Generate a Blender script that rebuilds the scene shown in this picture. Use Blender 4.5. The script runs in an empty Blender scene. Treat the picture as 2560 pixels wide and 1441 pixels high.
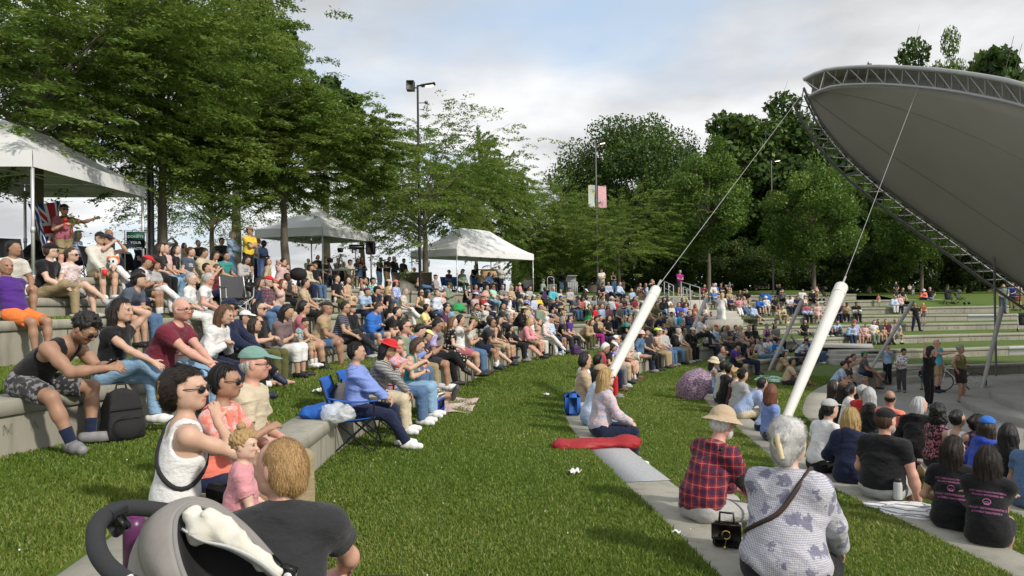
import bpy, math, random, hashlib
import numpy as np
from mathutils import Vector, Matrix
from mathutils.bvhtree import BVHTree
R = math.radians
SC = bpy.context.scene
COL = SC.collection
rnd = random.Random(7)
rng = np.random.default_rng(7)

# ------------------------------------------------------------------ camera
F_PX = 1790.0
CAM = np.array([0.0, 0.0, 3.79])          # plaza is z = 0
ROLL = R(0.788); PITCH = R(0.445)
_Rr = np.array([math.cos(ROLL), 0, -math.sin(ROLL)])
_U0 = np.array([math.sin(ROLL), 0, math.cos(ROLL)])
_F0 = np.array([0, 1.0, 0])
_F = _F0 * math.cos(PITCH) + _U0 * math.sin(PITCH)
_U = _U0 * math.cos(PITCH) - _F0 * math.sin(PITCH)

def ray(px, py):
    return _F + _Rr * (px - 1280) / F_PX + _U * (720.5 - py) / F_PX
def at(px, py, d):
    r = ray(px, py)
    return CAM + r * (d / r[1])
def project(P):
    v = np.asarray(P, float) - CAM
    z = v @ _F
    return np.stack([1280 + F_PX * (v @ _Rr) / z, 720.5 - F_PX * (v @ _U) / z], -1)

cam = bpy.data.cameras.new('camera')
cam.sensor_width = 36; cam.lens = 36 * F_PX / 2560
cam.clip_start = 0.05; cam.clip_end = 3000
camo = bpy.data.objects.new('camera', cam)
COL.objects.link(camo)
camo.matrix_world = Matrix(((_Rr[0], _U[0], -_F[0], CAM[0]), (_Rr[1], _U[1], -_F[1], CAM[1]),
                            (_Rr[2], _U[2], -_F[2], CAM[2]), (0, 0, 0, 1)))
SC.camera = camo

# ------------------------------------------------------------------ mesh helpers
def mesh_np(name, V, F, smooth=True, mats=None, mi=None):
    """V (n,3); F either an (m,k) array or a list of such arrays"""
    me = bpy.data.meshes.new(name)
    Fs = [np.asarray(f, np.int32) for f in (F if isinstance(F, (list, tuple)) else [F]) if len(f)]
    V = np.asarray(V, np.float32)
    me.vertices.add(len(V)); me.vertices.foreach_set('co', V.ravel())
    if Fs:
        loops = np.concatenate([f.ravel() for f in Fs])
        tot = np.concatenate([np.full(len(f), f.shape[1], np.int32) for f in Fs])
        st = np.concatenate([[0], np.cumsum(tot)[:-1]]).astype(np.int32)
        me.loops.add(len(loops)); me.loops.foreach_set('vertex_index', loops)
        me.polygons.add(len(tot)); me.polygons.foreach_set('loop_start', st); me.polygons.foreach_set('loop_total', tot)
        if smooth: me.polygons.foreach_set('use_smooth', np.ones(len(tot), bool))
        if mi is not None: me.polygons.foreach_set('material_index', np.asarray(mi, np.int32))
    for m in mats or []: me.materials.append(m)
    me.update(calc_edges=True)
    return me

class MB:
    """collects shapes, links them as ONE mesh object"""
    def __init__(s): s.V = []; s.F3 = []; s.F4 = []; s.n = 0
    def add(s, V, F):
        F = [np.asarray(f) for f in (F if isinstance(F, (list, tuple)) else [F])]
        for f in F:
            if len(f): (s.F3 if f.shape[1] == 3 else s.F4).append(f + s.n)
        s.V.append(np.asarray(V, float)); s.n += len(V); return s
    def box(s, c, size, rot=None, bev=0.0):
        c = np.array(c, float); h = np.array(size, float) / 2
        b = min(bev, h.min() * .49)
        V = []; 
        if b <= 0:
            q = np.array([[x, y, z] for x in (-1, 1) for y in (-1, 1) for z in (-1, 1)], float) * h
            F = np.array([[0, 1, 3, 2], [4, 6, 7, 5], [0, 4, 5, 1], [2, 3, 7, 6], [0, 2, 6, 4], [1, 5, 7, 3]])
            F3 = np.zeros((0, 3), int)
        else:
            q = []; 
            for x in (-1, 1):
                for y in (-1, 1):
                    for z in (-1, 1):
                        for a in range(3):
                            p = np.array([x, y, z], float) * (h - b); p[a] += (x, y, z)[a] * b; q.append(p)
            q = np.array(q); I = lambda x, y, z, a: ((x > 0) * 4 + (y > 0) * 2 + (z > 0)) * 3 + a
            F = []; F3 = []
            for a in range(3):
                u, v = (a + 1) % 3, (a + 2) % 3
                for sg in (-1, 1):
                    k = []
                    for (su, sv) in ((-1, -1), (1, -1), (1, 1), (-1, 1)):
                        t = [0, 0, 0]; t[a] = sg; t[u] = su; t[v] = sv; k.append(I(*t, a))
                    F.append(k if sg > 0 else k[::-1])
                for su in (-1, 1):
                    for sv in (-1, 1):
                        t0 = [0, 0, 0]; t0[u] = su; t0[v] = sv; t1 = list(t0); t0[a] = -1; t1[a] = 1
                        k = [I(*t0, u), I(*t1, u), I(*t1, v), I(*t0, v)]
                        F.append(k if su * sv > 0 else k[::-1])
            for x in (-1, 1):
                for y in (-1, 1):
                    for z in (-1, 1):
                        k = [I(x, y, z, 0), I(x, y, z, 1), I(x, y, z, 2)]
                        F3.append(k if x * y * z > 0 else k[::-1])
            F = np.array(F); F3 = np.array(F3)
        if rot is not None: q = q @ np.array(rot).T
        return s.add(q + c, [F, F3])
    def tube(s, pts, r, n=8, cap=True, closed=False):
        pts = np.array(pts, float); m = len(pts)
        r = np.full(m, r, float) if np.isscalar(r) else np.array(r, float)
        T = np.gradient(pts, axis=0) if not closed else np.roll(pts, -1, 0) - np.roll(pts, 1, 0)
        T /= np.linalg.norm(T, axis=1)[:, None] + 1e-12
        u = np.cross(T[0], [0, 0, 1.0]); 
        if np.linalg.norm(u) < .05: u = np.cross(T[0], [1.0, 0, 0])
        u /= np.linalg.norm(u); V = []
        a = np.arange(n) * 2 * math.pi / n
        for i in range(m):
            u = u - T[i] * (u @ T[i]); u /= np.linalg.norm(u) + 1e-12; w = np.cross(T[i], u)
            V.append(pts[i] + r[i] * (np.cos(a)[:, None] * u + np.sin(a)[:, None] * w))
        V = np.concatenate(V); F = []
        j = np.arange(n); j2 = (j + 1) % n
        for i in range(m if closed else m - 1):
            k = (i + 1) % m
            F.append(np.stack([i * n + j, i * n + j2, k * n + j2, k * n + j], 1))
        s.add(V, np.concatenate(F))
        if cap and not closed:
            for i, sg in ((0, 1), (m - 1, -1)):
                c = len(V); Vc = np.concatenate([V[i * n:(i + 1) * n], pts[i:i + 1]])
                f = np.stack([j2, j, np.full(n, n)], 1)
                s.add(Vc, f if sg > 0 else f[:, ::-1])
        return s
    def lathe(s, c, prof, n=16, rot=None, sc=(1, 1)):
        prof = np.array(prof, float); a = np.arange(n) * 2 * math.pi / n; m = len(prof)
        V = np.concatenate([np.stack([p[0] * np.cos(a) * sc[0], p[0] * np.sin(a) * sc[1], np.full(n, p[1])], 1) for p in prof])
        j = np.arange(n); j2 = (j + 1) % n
        F = np.concatenate([np.stack([i * n + j, i * n + j2, (i + 1) * n + j2, (i + 1) * n + j], 1) for i in range(m - 1)])
        if rot is not None: V = V @ np.array(rot).T
        return s.add(V + np.array(c, float), F)
    def grid(s, P):
        """P (a,b,3) grid of points"""
        a, b = P.shape[:2]; i = np.arange(a * b).reshape(a, b)
        return s.add(P.reshape(-1, 3), np.stack([i[:-1, :-1], i[1:, :-1], i[1:, 1:], i[:-1, 1:]], -1).reshape(-1, 4))
    def ell(s, c, r, rot=None, n=12, m=8):
        t = np.linspace(0, math.pi, m + 1); prof = [(max(math.sin(x), 1e-4), -math.cos(x)) for x in t]
        k = len(s.V); s.lathe((0, 0, 0), prof, n)
        q = s.V[-1] * np.array(r, float)
        if rot is not None: q = q @ np.array(rot).T
        s.V[-1] = q + np.array(c, float); return s
    def data(s, name, smooth=True, mats=None):
        V = np.concatenate(s.V) if s.V else np.zeros((0, 3))
        Fs = [np.concatenate(f) for f in (s.F3, s.F4) if f]
        return mesh_np(name, V, Fs, smooth, mats)
    def build(s, name, m=None, parent=None, smooth=True, loc=None, rotz=0):
        return obj(name, s.data(name, smooth), m, parent, loc, rotz)

def obj(name, me, m=None, parent=None, loc=None, rotz=0, M=None):
    o = bpy.data.objects.new(name, me); COL.objects.link(o)
    if m is not None:
        if len(me.materials) == 0: me.materials.append(None)
        for i, mm in enumerate(m if isinstance(m, (list, tuple)) else [m]):
            if i >= len(me.materials): me.materials.append(None)
            o.material_slots[i].link = 'OBJECT'; o.material_slots[i].material = mm
    if parent is not None: o.parent = parent
    if M is not None: o.matrix_local = M
    elif loc is not None:
        o.location = Vector([float(v) for v in loc]); o.rotation_euler = (0, 0, rotz)
    return o
def empty(name, loc=(0, 0, 0), rotz=0, M=None):
    o = bpy.data.objects.new(name, None); COL.objects.link(o); o.empty_display_size = .1
    if M is not None: o.matrix_local = M
    else: o.location = Vector([float(v) for v in loc]); o.rotation_euler = (0, 0, rotz)
    return o
LABELS = {}
def tag(o, label=None, cat=None, group=None, kind=None):
    if label: o['label'] = label; LABELS.setdefault(label, []).append(o.name)
    if cat: o['category'] = cat
    if group: o['group'] = group
    if kind: o['kind'] = kind
    return o
def thing(name, label, cat, loc=(0, 0, 0), rotz=0, group=None):
    return tag(empty(name, loc, rotz), label, cat, group)
def copy_tree(o, parent=None):
    c = o.copy(); COL.objects.link(c)
    if parent is not None: c.parent = parent
    for ch in o.children: copy_tree(ch, c)
    return c
def rotz(a):
    c, s = math.cos(a), math.sin(a); return np.array([[c, -s, 0], [s, c, 0], [0, 0, 1.0]])
def rotx(a):
    c, s = math.cos(a), math.sin(a); return np.array([[1.0, 0, 0], [0, c, -s], [0, s, c]])
def roty(a):
    c, s = math.cos(a), math.sin(a); return np.array([[c, 0, s], [0, 1.0, 0], [-s, 0, c]])
def unit(v):
    v = np.asarray(v, float); return v / (np.linalg.norm(v) + 1e-12)

# ------------------------------------------------------------------ materials
_MC = {}
class NT:
    def __init__(s, name):
        s.m = bpy.data.materials.new(name); s.m.use_nodes = True
        s.t = s.m.node_tree; s.t.nodes.clear()
        s.out = s.n('ShaderNodeOutputMaterial')
    def n(s, typ, **kw):
        x = s.t.nodes.new(typ)
        for k, v in kw.items():
            if k[0] == '_': setattr(x, k[1:], v)
            else:
                i = x.inputs[int(k[1:])] if k[0] == 'i' and k[1:].isdigit() else x.inputs[k.replace('__', ' ')]
                if isinstance(v, bpy.types.NodeSocket): s.t.links.new(v, i)
                else: i.default_value = v
        return x
    def ln(s, a, b): s.t.links.new(a, b)
    def ramp(s, fac, stops, interp='LINEAR'):
        x = s.n('ShaderNodeValToRGB'); s.ln(fac, x.inputs[0]); e = x.color_ramp.elements
        x.color_ramp.interpolation = interp
        while len(e) > 1: e.remove(e[-1])
        for i, (p, c) in enumerate(stops):
            k = e[0] if i == 0 else e.new(p)
            k.position = p; k.color = (*c, 1) if len(c) == 3 else c
        return x.outputs[0]
    def mix(s, fac, a, b, mode='MIX'):
        x = s.n('ShaderNodeMix', _data_type='RGBA', _blend_type=mode)
        for i, v in ((0, fac), (6, a), (7, b)):
            if isinstance(v, bpy.types.NodeSocket): s.ln(v, x.inputs[i])
            else: x.inputs[i].default_value = (*v, 1) if isinstance(v, (tuple, list)) and len(v) == 3 else v
        return x.outputs[2]
    def noise(s, scale, detail=3, vec=None, rough=.55, out=0):
        x = s.n('ShaderNodeTexNoise', Scale=scale, Detail=detail, Roughness=rough)
        if vec is not None: s.ln(vec, x.inputs['Vector'])
        return x.outputs[out]
    def coord(s, which='Object', scale=None):
        o = s.n('ShaderNodeTexCoord').outputs[which]
        if scale is not None:
            mp = s.n('ShaderNodeMapping', Scale=scale); s.ln(o, mp.inputs[0]); o = mp.outputs[0]
        return o
    def bump(s, h, strength=.3, dist=.01):
        return s.n('ShaderNodeBump', Strength=strength, Distance=dist, Height=h).outputs[0]
    def math(s, op, a, b=0.0, c=0.0):
        x = s.n('ShaderNodeMath', _operation=op)
        for i, v in enumerate((a, b, c)):
            if isinstance(v, bpy.types.NodeSocket): s.ln(v, x.inputs[i])
            else: x.inputs[i].default_value = v
        return x.outputs[0]
    def pbr(s, color, rough=.6, normal=None, **kw):
        b = s.n('ShaderNodeBsdfPrincipled', Roughness=rough)
        i = b.inputs['Base Color']
        if isinstance(color, bpy.types.NodeSocket): s.ln(color, i)
        else: i.default_value = (*color, 1)
        if normal is not None: s.ln(normal, b.inputs['Normal'])
        for k, v in kw.items():
            i = b.inputs[k.replace('_', ' ')]
            if isinstance(v, bpy.types.NodeSocket): s.ln(v, i)
            else: i.default_value = v
        s.ln(b.outputs[0], s.out.inputs[0]); return b

def mixc(c, f): return tuple(min(1, max(0, v * f)) for v in c)
def mat(name, color, rough=.6, var=.15, scale=8, bump=.0, bscale=60, metal=0, coat=0):
    """plain procedural material: noise-varied colour and a fine bump"""
    k = (name, color, rough, var, scale, bump, bscale, metal)
    if k in _MC: return _MC[k]
    t = NT(name); co = t.coord('Object')
    c = t.mix(t.noise(scale, 4, co), mixc(color, 1 - var), mixc(color, 1 + var))
    nrm = t.bump(t.noise(bscale, 3, co), bump, .01) if bump else None
    t.pbr(c, rough, nrm, Metallic=metal)
    _MC[k] = t.m; return t.m
# ------------------------------------------------------------------ terraces
# every seat wall: front top edge as (px, py, depth) readings, near end first; plus plan points off the frame
WALLS = {
 'g': dict(pre=[(6.2, -5, 1.2), (6.0, 3, 1.2)], pts=[(2560,1250,8.3),(2283,1132,11),(2180,1090,12.5),(2080,1055,14.2),(2060,1010,17.5),(2080,975,21.5),(2173,939,26.5),(2212,930,28.3),(2330,919,30.2),(2435,914,30.8),(2560,909,31.3)]),
 'f': dict(pre=[(4.6, -5, 1.55), (4.5, 2.5, 1.55)], pts=[(2680,1440,5.57),(2465,1343,6.43),(2245,1246,7.7),(2045,1163,9.3),(1900,1062,12.5),(1815,1003,15.7),(1790,955,20),(1850,918,25),(1920,900,29),(2000,892,31.5),(2080,886,33),(2190,877,33.7),(2222,874,34),(2366,873,34.4),(2560,866,34.8)]),
 'e': dict(pre=[(2.1, -5, 2.0), (1.95, 1, 2.0)], pts=[(1985,1441,4.45),(1794,1290,5.7),(1580,1130,8.2),(1490,1050,10.6),(1480,985,14),(1520,940,17.5),(1570,907,21),(1650,885,24.5),(1745,870,28),(1850,864,31.5),(1940,855,34.5),(2055,846,36.5),(2256,840,38),(2560,833,38.8)]),
 'd': dict(pre=[(-1.5, -5, 2.5), (-1.55, 0, 2.5)], pts=[(445,1385,3.6),(590,1230,4.9),(746,1107,6.6),(844,1036,8.4),(1010,938,11.5),(1142,893,15.3),(1270,866,20.5),(1350,857,23.5),(1480,845,27.5),(1560,838,30.5),(1680,825,35),(1780,821,38.5),(2007,816,41),(2164,812,41.7),(2425,808,42.3),(2560,806,42.5)]),
 'c': dict(pre=[(-6.2, -5, 2.94), (-5.6, 1, 2.94)], pts=[(0,1004,6.04),(245,966,7),(361,955,7.3),(560,918,9.3),(707,890,11.3),(802,874,13.3),(922,852,16),(1090,830,21),(1252,818,26),(1432,812,31.5),(1657,800,37),(1890,797,43.5),(2052,791,44.5),(2335,787,45.2),(2560,785,45.5)]),
 'b': dict(pre=[(-8.2, -5, 3.5), (-7.6, 4, 3.5)], pts=[(-30,806,9.3),(60,800,9.9),(270,797,11.5),(470,795,13.5),(640,790,15.8),(815,786,18.5),(1000,785,23),(1165,786,27.5),(1405,783,35),(1680,781,40.5),(1812,775,46.5),(2042,772,47),(2331,768,47.5),(2523,764.5,47.8)]),
 'a': dict(pre=[(-10, -5, 3.9), (-9.2, 5, 3.88)], pts=[(-60,743,10.6),(72,744,11.2),(215,747,12.3),(430,751,15),(710,755,19.5),(790,757,21.5),(1000,758,27),(1130,758,31),(1400,758,40),(1625,757,46),(1754,757.5,49.5),(1921,755,50.5),(2105,753,51),(2215,750.6,51.5),(2355,748,52)]),
 'h': dict(pre=[(-11.6, -5, 4.3), (-10.9, 6, 4.3)], pts=[(-80,690,12.4),(100,692,12.9),(230,693,13.7),(430,702,16.8),(640,714,21),(800,719,25),(1030,728,31),(1140,732,33.5),(1312,737,38.5),(1500,740,44),(1660,741,47.5),(1875,739,52.5),(2141,735.6,54)]),
}
ORDER = ['g', 'f', 'e', 'd', 'c', 'b', 'a', 'h']           # lowest first

def catmull(P, n=12):
    P = np.array(P, float); Q = np.concatenate([[2 * P[0] - P[1]], P, [2 * P[-1] - P[-2]]]); out = []
    for i in range(1, len(Q) - 2):
        p0, p1, p2, p3 = Q[i - 1:i + 3]
        d01, d12, d23 = [max(np.linalg.norm(a - b), 1e-3) ** .5 for a, b in ((p1, p0), (p2, p1), (p3, p2))]
        m1 = (p1 - p0) / d01 - (p2 - p0) / (d01 + d12) + (p2 - p1) / d12
        m2 = (p2 - p1) / d12 - (p3 - p1) / (d12 + d23) + (p3 - p2) / d23
        m1, m2 = m1 * d12, m2 * d12
        for t in np.linspace(0, 1, n, endpoint=False):
            out.append((2 * t**3 - 3 * t**2 + 1) * p1 + (t**3 - 2 * t**2 + t) * m1 + (-2 * t**3 + 3 * t**2) * p2 + (t**3 - t**2) * m2)
    out.append(P[-1]); return np.array(out)
def resample(P, step=None, n=None):
    L = np.concatenate([[0], np.cumsum(np.linalg.norm(np.diff(P, axis=0), axis=1))])
    s = np.linspace(0, L[-1], n if n else int(L[-1] / step) + 1)
    return np.stack([np.interp(s, L, P[:, k]) for k in range(3)], 1)
def smooth1(P, it):
    P = P.copy()
    for _ in range(it): P[1:-1] = .25 * P[:-2] + .5 * P[1:-1] + .25 * P[2:]
    return P
NW = 420
CURVE = {}
for k in ORDER:
    w = WALLS[k]
    P = [np.array(p, float) for p in w['pre']] + [at(*p) for p in w['pts']]
    if k in 'gfedc': P.append(P[-1] + np.array([30, 1.5, 0]))
    C = catmull(P)
    C = smooth1(resample(C, .3), 12)
    CURVE[k] = resample(C, n=NW)
def normals(C):
    T = np.gradient(C, axis=0); T[:, 2] = 0
    T /= np.linalg.norm(T, axis=1)[:, None]
    return np.stack([T[:, 1], -T[:, 0], np.zeros(len(T))], 1)      # towards the stage
NORM = {k: smooth1(normals(CURVE[k]), 6) for k in ORDER}
CAPW = .46

def concrete(name, base=(.30, .288, .235), stain=.7):
    t = NT(name); co = t.coord('Object')
    n1 = t.noise(.7, 5, co); n2 = t.noise(9, 5, co, .65); n3 = t.noise(90, 2, co)
    vs = t.noise(3.0, 5, t.coord('Object', (2.2, 2.2, .18)), .7)
    c = t.mix(t.ramp(n1, [(.35, (0, 0, 0)), (.7, (1, 1, 1))]), mixc(base, .82), mixc(base, 1.14))
    c = t.mix(t.math('MULTIPLY', n2, .45), c, mixc(base, .7))
    c = t.mix(t.math('MULTIPLY', t.ramp(vs, [(.5, (0, 0, 0)), (.72, (1, 1, 1))]), stain), c, (.13, .125, .085))
    c = t.mix(t.ramp(n3, [(.66, (0, 0, 0)), (.74, (.6, .6, .6))]), c, mixc(base, .45))
    t.pbr(c, .88, t.bump(t.mix(.5, n2, n3), .35, .006)); return t.m
M_WALL = concrete('weathered_concrete'); M_CAP = concrete('concrete_cap', (.335, .322, .27), .5)
M_PLAZA = concrete('plaza_concrete', (.31, .305, .28), .25)
M_STEP = concrete('step_concrete', (.40, .39, .345), .2)
t = NT('grey_granite'); co = t.coord('Object')
t.pbr(t.mix(t.ramp(t.noise(160, 2, co), [(.4, (0, 0, 0)), (.6, (1, 1, 1))]), (.24, .25, .265), (.48, .49, .50)), .6); M_GRANITE = t.m

def grass_ground(name):
    t = NT(name); co = t.coord('Object')
    n1 = t.noise(.35, 5, co, .6); n2 = t.noise(2.2, 6, co, .7); n3 = t.noise(38, 4, t.coord('Object', (1, .55, 1)), .75); n4 = t.noise(170, 2, co)
    c = t.mix(t.ramp(n3, [(.36, (0, 0, 0)), (.66, (1, 1, 1))]), (.050, .095, .013), (.125, .195, .028))
    c = t.mix(t.ramp(n2, [(.40, (0, 0, 0)), (.78, (.75, .75, .75))]), c, (.135, .155, .035))
    c = t.mix(t.ramp(n1, [(.35, (0, 0, 0)), (.65, (.55, .55, .55))]), c, (.055, .105, .013))
    c = t.mix(t.ramp(n4, [(.5, (0, 0, 0)), (.75, (.5, .5, .5))]), c, (.16, .22, .05))
    t.pbr(c, .75, t.bump(t.mix(.4, n3, n4), .9, .03), Specular_IOR_Level=.25); return t.m
M_GRASS = grass_ground('lawn_grass')

WALL_LABEL = {
 'g': 'lowest curved concrete seat wall bordering the paved plaza', 'f': 'second lowest curved concrete seat wall carrying the black shirted girls',
 'e': 'curved concrete seat wall under the red bag and the plaid shirt', 'd': 'curved concrete seat wall beside the blue folding chair in the left foreground',
 'c': 'curved concrete seat wall behind the black backpack at far left', 'b': 'long concrete seat wall just above the backpack wall, purple shirt on it',
 'a': 'second highest long concrete seat wall, crossed legs in khaki on it', 'h': 'highest long concrete seat wall in front of the white tents'}
TERR_V = []; TERR_F = []; _tn = 0
def terr_add(P):
    global _tn
    a, b = P.shape[:2]; i = np.arange(a * b).reshape(a, b) + _tn
    TERR_V.append(P.reshape(-1, 3)); TERR_F.append(np.stack([i[:-1, :-1], i[1:, :-1], i[1:, 1:], i[:-1, 1:]], -1).reshape(-1, 4)); _tn += a * b
FOOT = {}
def strip(lines):
    return np.stack(lines, 1)
lawns = {}
for q, k in enumerate(ORDER):
    C, N = CURVE[k], NORM[k]
    foot_z = (np.zeros(NW) if q == 0 else None)
    if q:
        lo = CURVE[ORDER[q - 1]]
        # height of the lawn below: nearest point of the lower wall
        d2 = ((C[:, None, :2] - lo[None, :, :2]) ** 2).sum(-1); j = d2.argmin(1)
        foot_z = smooth1(np.stack([lo[j, 2]] * 3, 1), 10)[:, 0] + .005
        foot_z = np.minimum(foot_z, C[:, 2] - .2)
    FOOT[k] = foot_z
    Z = np.array([0, 0, 1.0]); lip = .13; ov = .035
    A = C + N * 0                        # front top edge
    def off(n, z): return C + N * n + Z * z
    base = np.concatenate([C[:, :2] - N[:, :2] * ov, foot_z[:, None] - .25], 1)
    back = off(-CAPW, 0)
    m = MB()
    m.grid(strip([back - Z * .35, back - Z * .012, off(-CAPW + .012, 0), off(-.014, 0), off(0, -.014), off(0, -lip), off(-.012, -lip - .004), off(-.05, -lip - .006)]))
    seg = m.data('seat_cap', False)
    # vertical joints: thin dark strips
    L = np.concatenate([[0], np.cumsum(np.linalg.norm(np.diff(C[:, :2], axis=0), axis=1))])
    jm = MB(); jm.grid(strip([off(-ov - .02, -lip + .02), off(-ov, -lip - .022), base])); njoin = len(base) * 2 - 2
    for s_ in np.arange(1.1, L[-1], 2.45):
        p = np.array([np.interp(s_, L, C[:, i]) for i in range(3)]); i = int(np.searchsorted(L, s_)); n = N[min(i, NW - 1)]; fz = foot_z[min(i, NW - 1)]
        yaw = math.atan2(n[1], n[0]); hh = p[2] - lip - .02 - fz
        if hh > .05: jm.box(p - n * ov + np.array([0, 0, -lip - .02 - hh / 2]), (.008, .016, hh), rotz(yaw))
    wme = jm.data('seat_wall', False); wme.materials.append(None); wme.materials.append(None)
    mi = np.ones(len(wme.polygons), np.int32); mi[:njoin] = 0; wme.polygons.foreach_set('material_index', mi)
    root = obj('seat_wall', wme, [M_WALL, mat('dark_wall_joint', (.05, .048, .04), .9)])
    tag(root, WALL_LABEL[k], 'seat wall', 'curved concrete seat walls', 'thing')
    obj('seat_cap', seg, M_CAP, root)
    terr_add(strip([back - Z * .01, C]))
    if q:
        # the lawn between the lower wall's back edge and this wall's foot
        lk = ORDER[q - 1]; lo, ln = CURVE[lk], NORM[lk]
        b0 = lo - ln * CAPW + Z * .012
        d2 = ((lo[:, None, :2] - C[None, :, :2]) ** 2).sum(-1); j = np.maximum.accumulate(d2.argmin(1))
        js = smooth1(np.stack([j] * 3, 1).astype(float), 14)[:, 0]
        ii = np.arange(NW)
        f1 = np.stack([np.interp(js, ii, C[:, 0] - N[:, 0] * .12), np.interp(js, ii, C[:, 1] - N[:, 1] * .12), np.interp(js, ii, foot_z)], 1)
        us = np.linspace(0, 1, 9)[:, None, None]
        G = np.moveaxis(b0[None] * (1 - us) + f1[None] * us, 0, 1)
        G = np.concatenate([(lo - ln * (CAPW - .014) - Z * .03)[:, None], G], 1)
        lawns[lk] = G; terr_add(G)
        lw = MB().grid(G).build('lawn_terrace', M_GRASS); tag(lw, kind='structure')
# top lawn: from the highest wall outwards
C, N = CURVE['h'], NORM['h']
TOPDZ = .42
rows = [C - N * (CAPW - .014) - Z * .03, C - N * CAPW + np.array([0, 0, .012])]
for dd, dz in ((2, .06), (5, .22), (9, .35), (16, .38), (30, .2), (70, -1.0), (200, -4)):
    Q = C - N * dd; Q = smooth1(Q, int(6 + dd)); Q[:, 2] = smooth1(C, 60)[:, 2] + dz; rows.append(Q)
Gt = strip(rows); terr_add(Gt)
tag(MB().grid(Gt).build('lawn', M_GRASS), kind='structure')
# right hand end of the top: a bank behind walls a, b, h
def bank(pts):
    P = np.array(pts, float); terr_add(P); tag(MB().grid(P).build('lawn_bank', M_GRASS), kind='structure')
e8, e7, e6 = CURVE['h'][-1], CURVE['a'][-1], CURVE['b'][-1]
c5 = CURVE['c']
iC = np.where(c5[:, 0] > 28)[0]
lowline = c5[iC] - NORM['c'][iC] * CAPW + np.array([0, 0, .012])
xs = lowline[:, 0]
P1 = lowline.copy(); P1[:, 1] += 2.0; P1[:, 2] += .1
P2 = lowline.copy(); P2[:, 1] += 5; P2[:, 2] = lowline[:, 2] + .85
P3 = lowline.copy(); P3[:, 1] += 9; P3[:, 2] = lowline[:, 2] + 1.25
P4 = lowline.copy(); P4[:, 1] += 40; P4[:, 2] = lowline[:, 2] + 1.3
P5 = lowline.copy(); P5[:, 1] += 160; P5[:, 2] = lowline[:, 2] - 2
G = np.stack([lowline, P1, P2, P3, P4, P5], 1); G[:, :, 2] -= .10
bank(G)
# plaza sheet + everything else at the horizon
pl = MB().grid(np.array([[[x, y, 0] for y in (-30, 0, 15, 25, 35, 45)] for x in (1.0, 6, 10, 16, 24, 40, 80)], float))
plz = pl.build('plaza_paving', M_PLAZA, None, False); tag(plz, kind='structure')
terr_add(np.array([[[x, y, 0] for y in (-30, 60)] for x in (1.0, 80)], float))
tag(MB().grid(np.array([[[x, y, -.6] for y in (-400, 0, 900)] for x in (-900, 0, 900)], float)).build('ground', mat('far_ground', (.07, .09, .04), .9, .3, .02)), kind='structure')
TV = np.concatenate(TERR_V); TF = np.concatenate(TERR_F)
BVH = BVHTree.FromPolygons([Vector(v) for v in TV.tolist()], TF.tolist())
def ground(px, py):
    r = ray(px, py); h = BVH.ray_cast(Vector(CAM), Vector(unit(r)))
    return np.array(h[0]) if h[0] is not None else CAM + r * 30
def floor_z(x, y):
    h = BVH.ray_cast(Vector((x, y, 30)), Vector((0, 0, -1)))
    return h[0].z if h[0] is not None else 0.0
def on_wall(k, px, py, up=.84):
    """the point of wall k whose seated head would show nearest to (px, py)"""
    C = CURVE[k]; hb = .13 if up > .4 else 0; Q = project(C + np.array([0, 0, up]) - NORM[k] * hb); ok = (C[:, 1] > 1)
    d = np.where(ok, (Q[:, 0] - px) ** 2 + .6 * (Q[:, 1] - py) ** 2, 1e9); i = int(d.argmin())
    best = (d[i], C[i], NORM[k][i], FOOT[k][i])
    for a, b in ((i - 1, i), (i, i + 1)):
        if 0 <= a and b < NW:
            for t_ in np.linspace(0, 1, 9):
                p = C[a] * (1 - t_) + C[b] * t_; q = project(p + np.array([0, 0, up]) - NORM[k][a] * hb); dd = (q[0] - px) ** 2 + .6 * (q[1] - py) ** 2
                if dd < best[0]: best = (dd, p, NORM[k][a] * (1 - t_) + NORM[k][b] * t_, FOOT[k][a])
    return best[1], unit(best[2]), best[3], math.sqrt(best[0])
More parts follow.
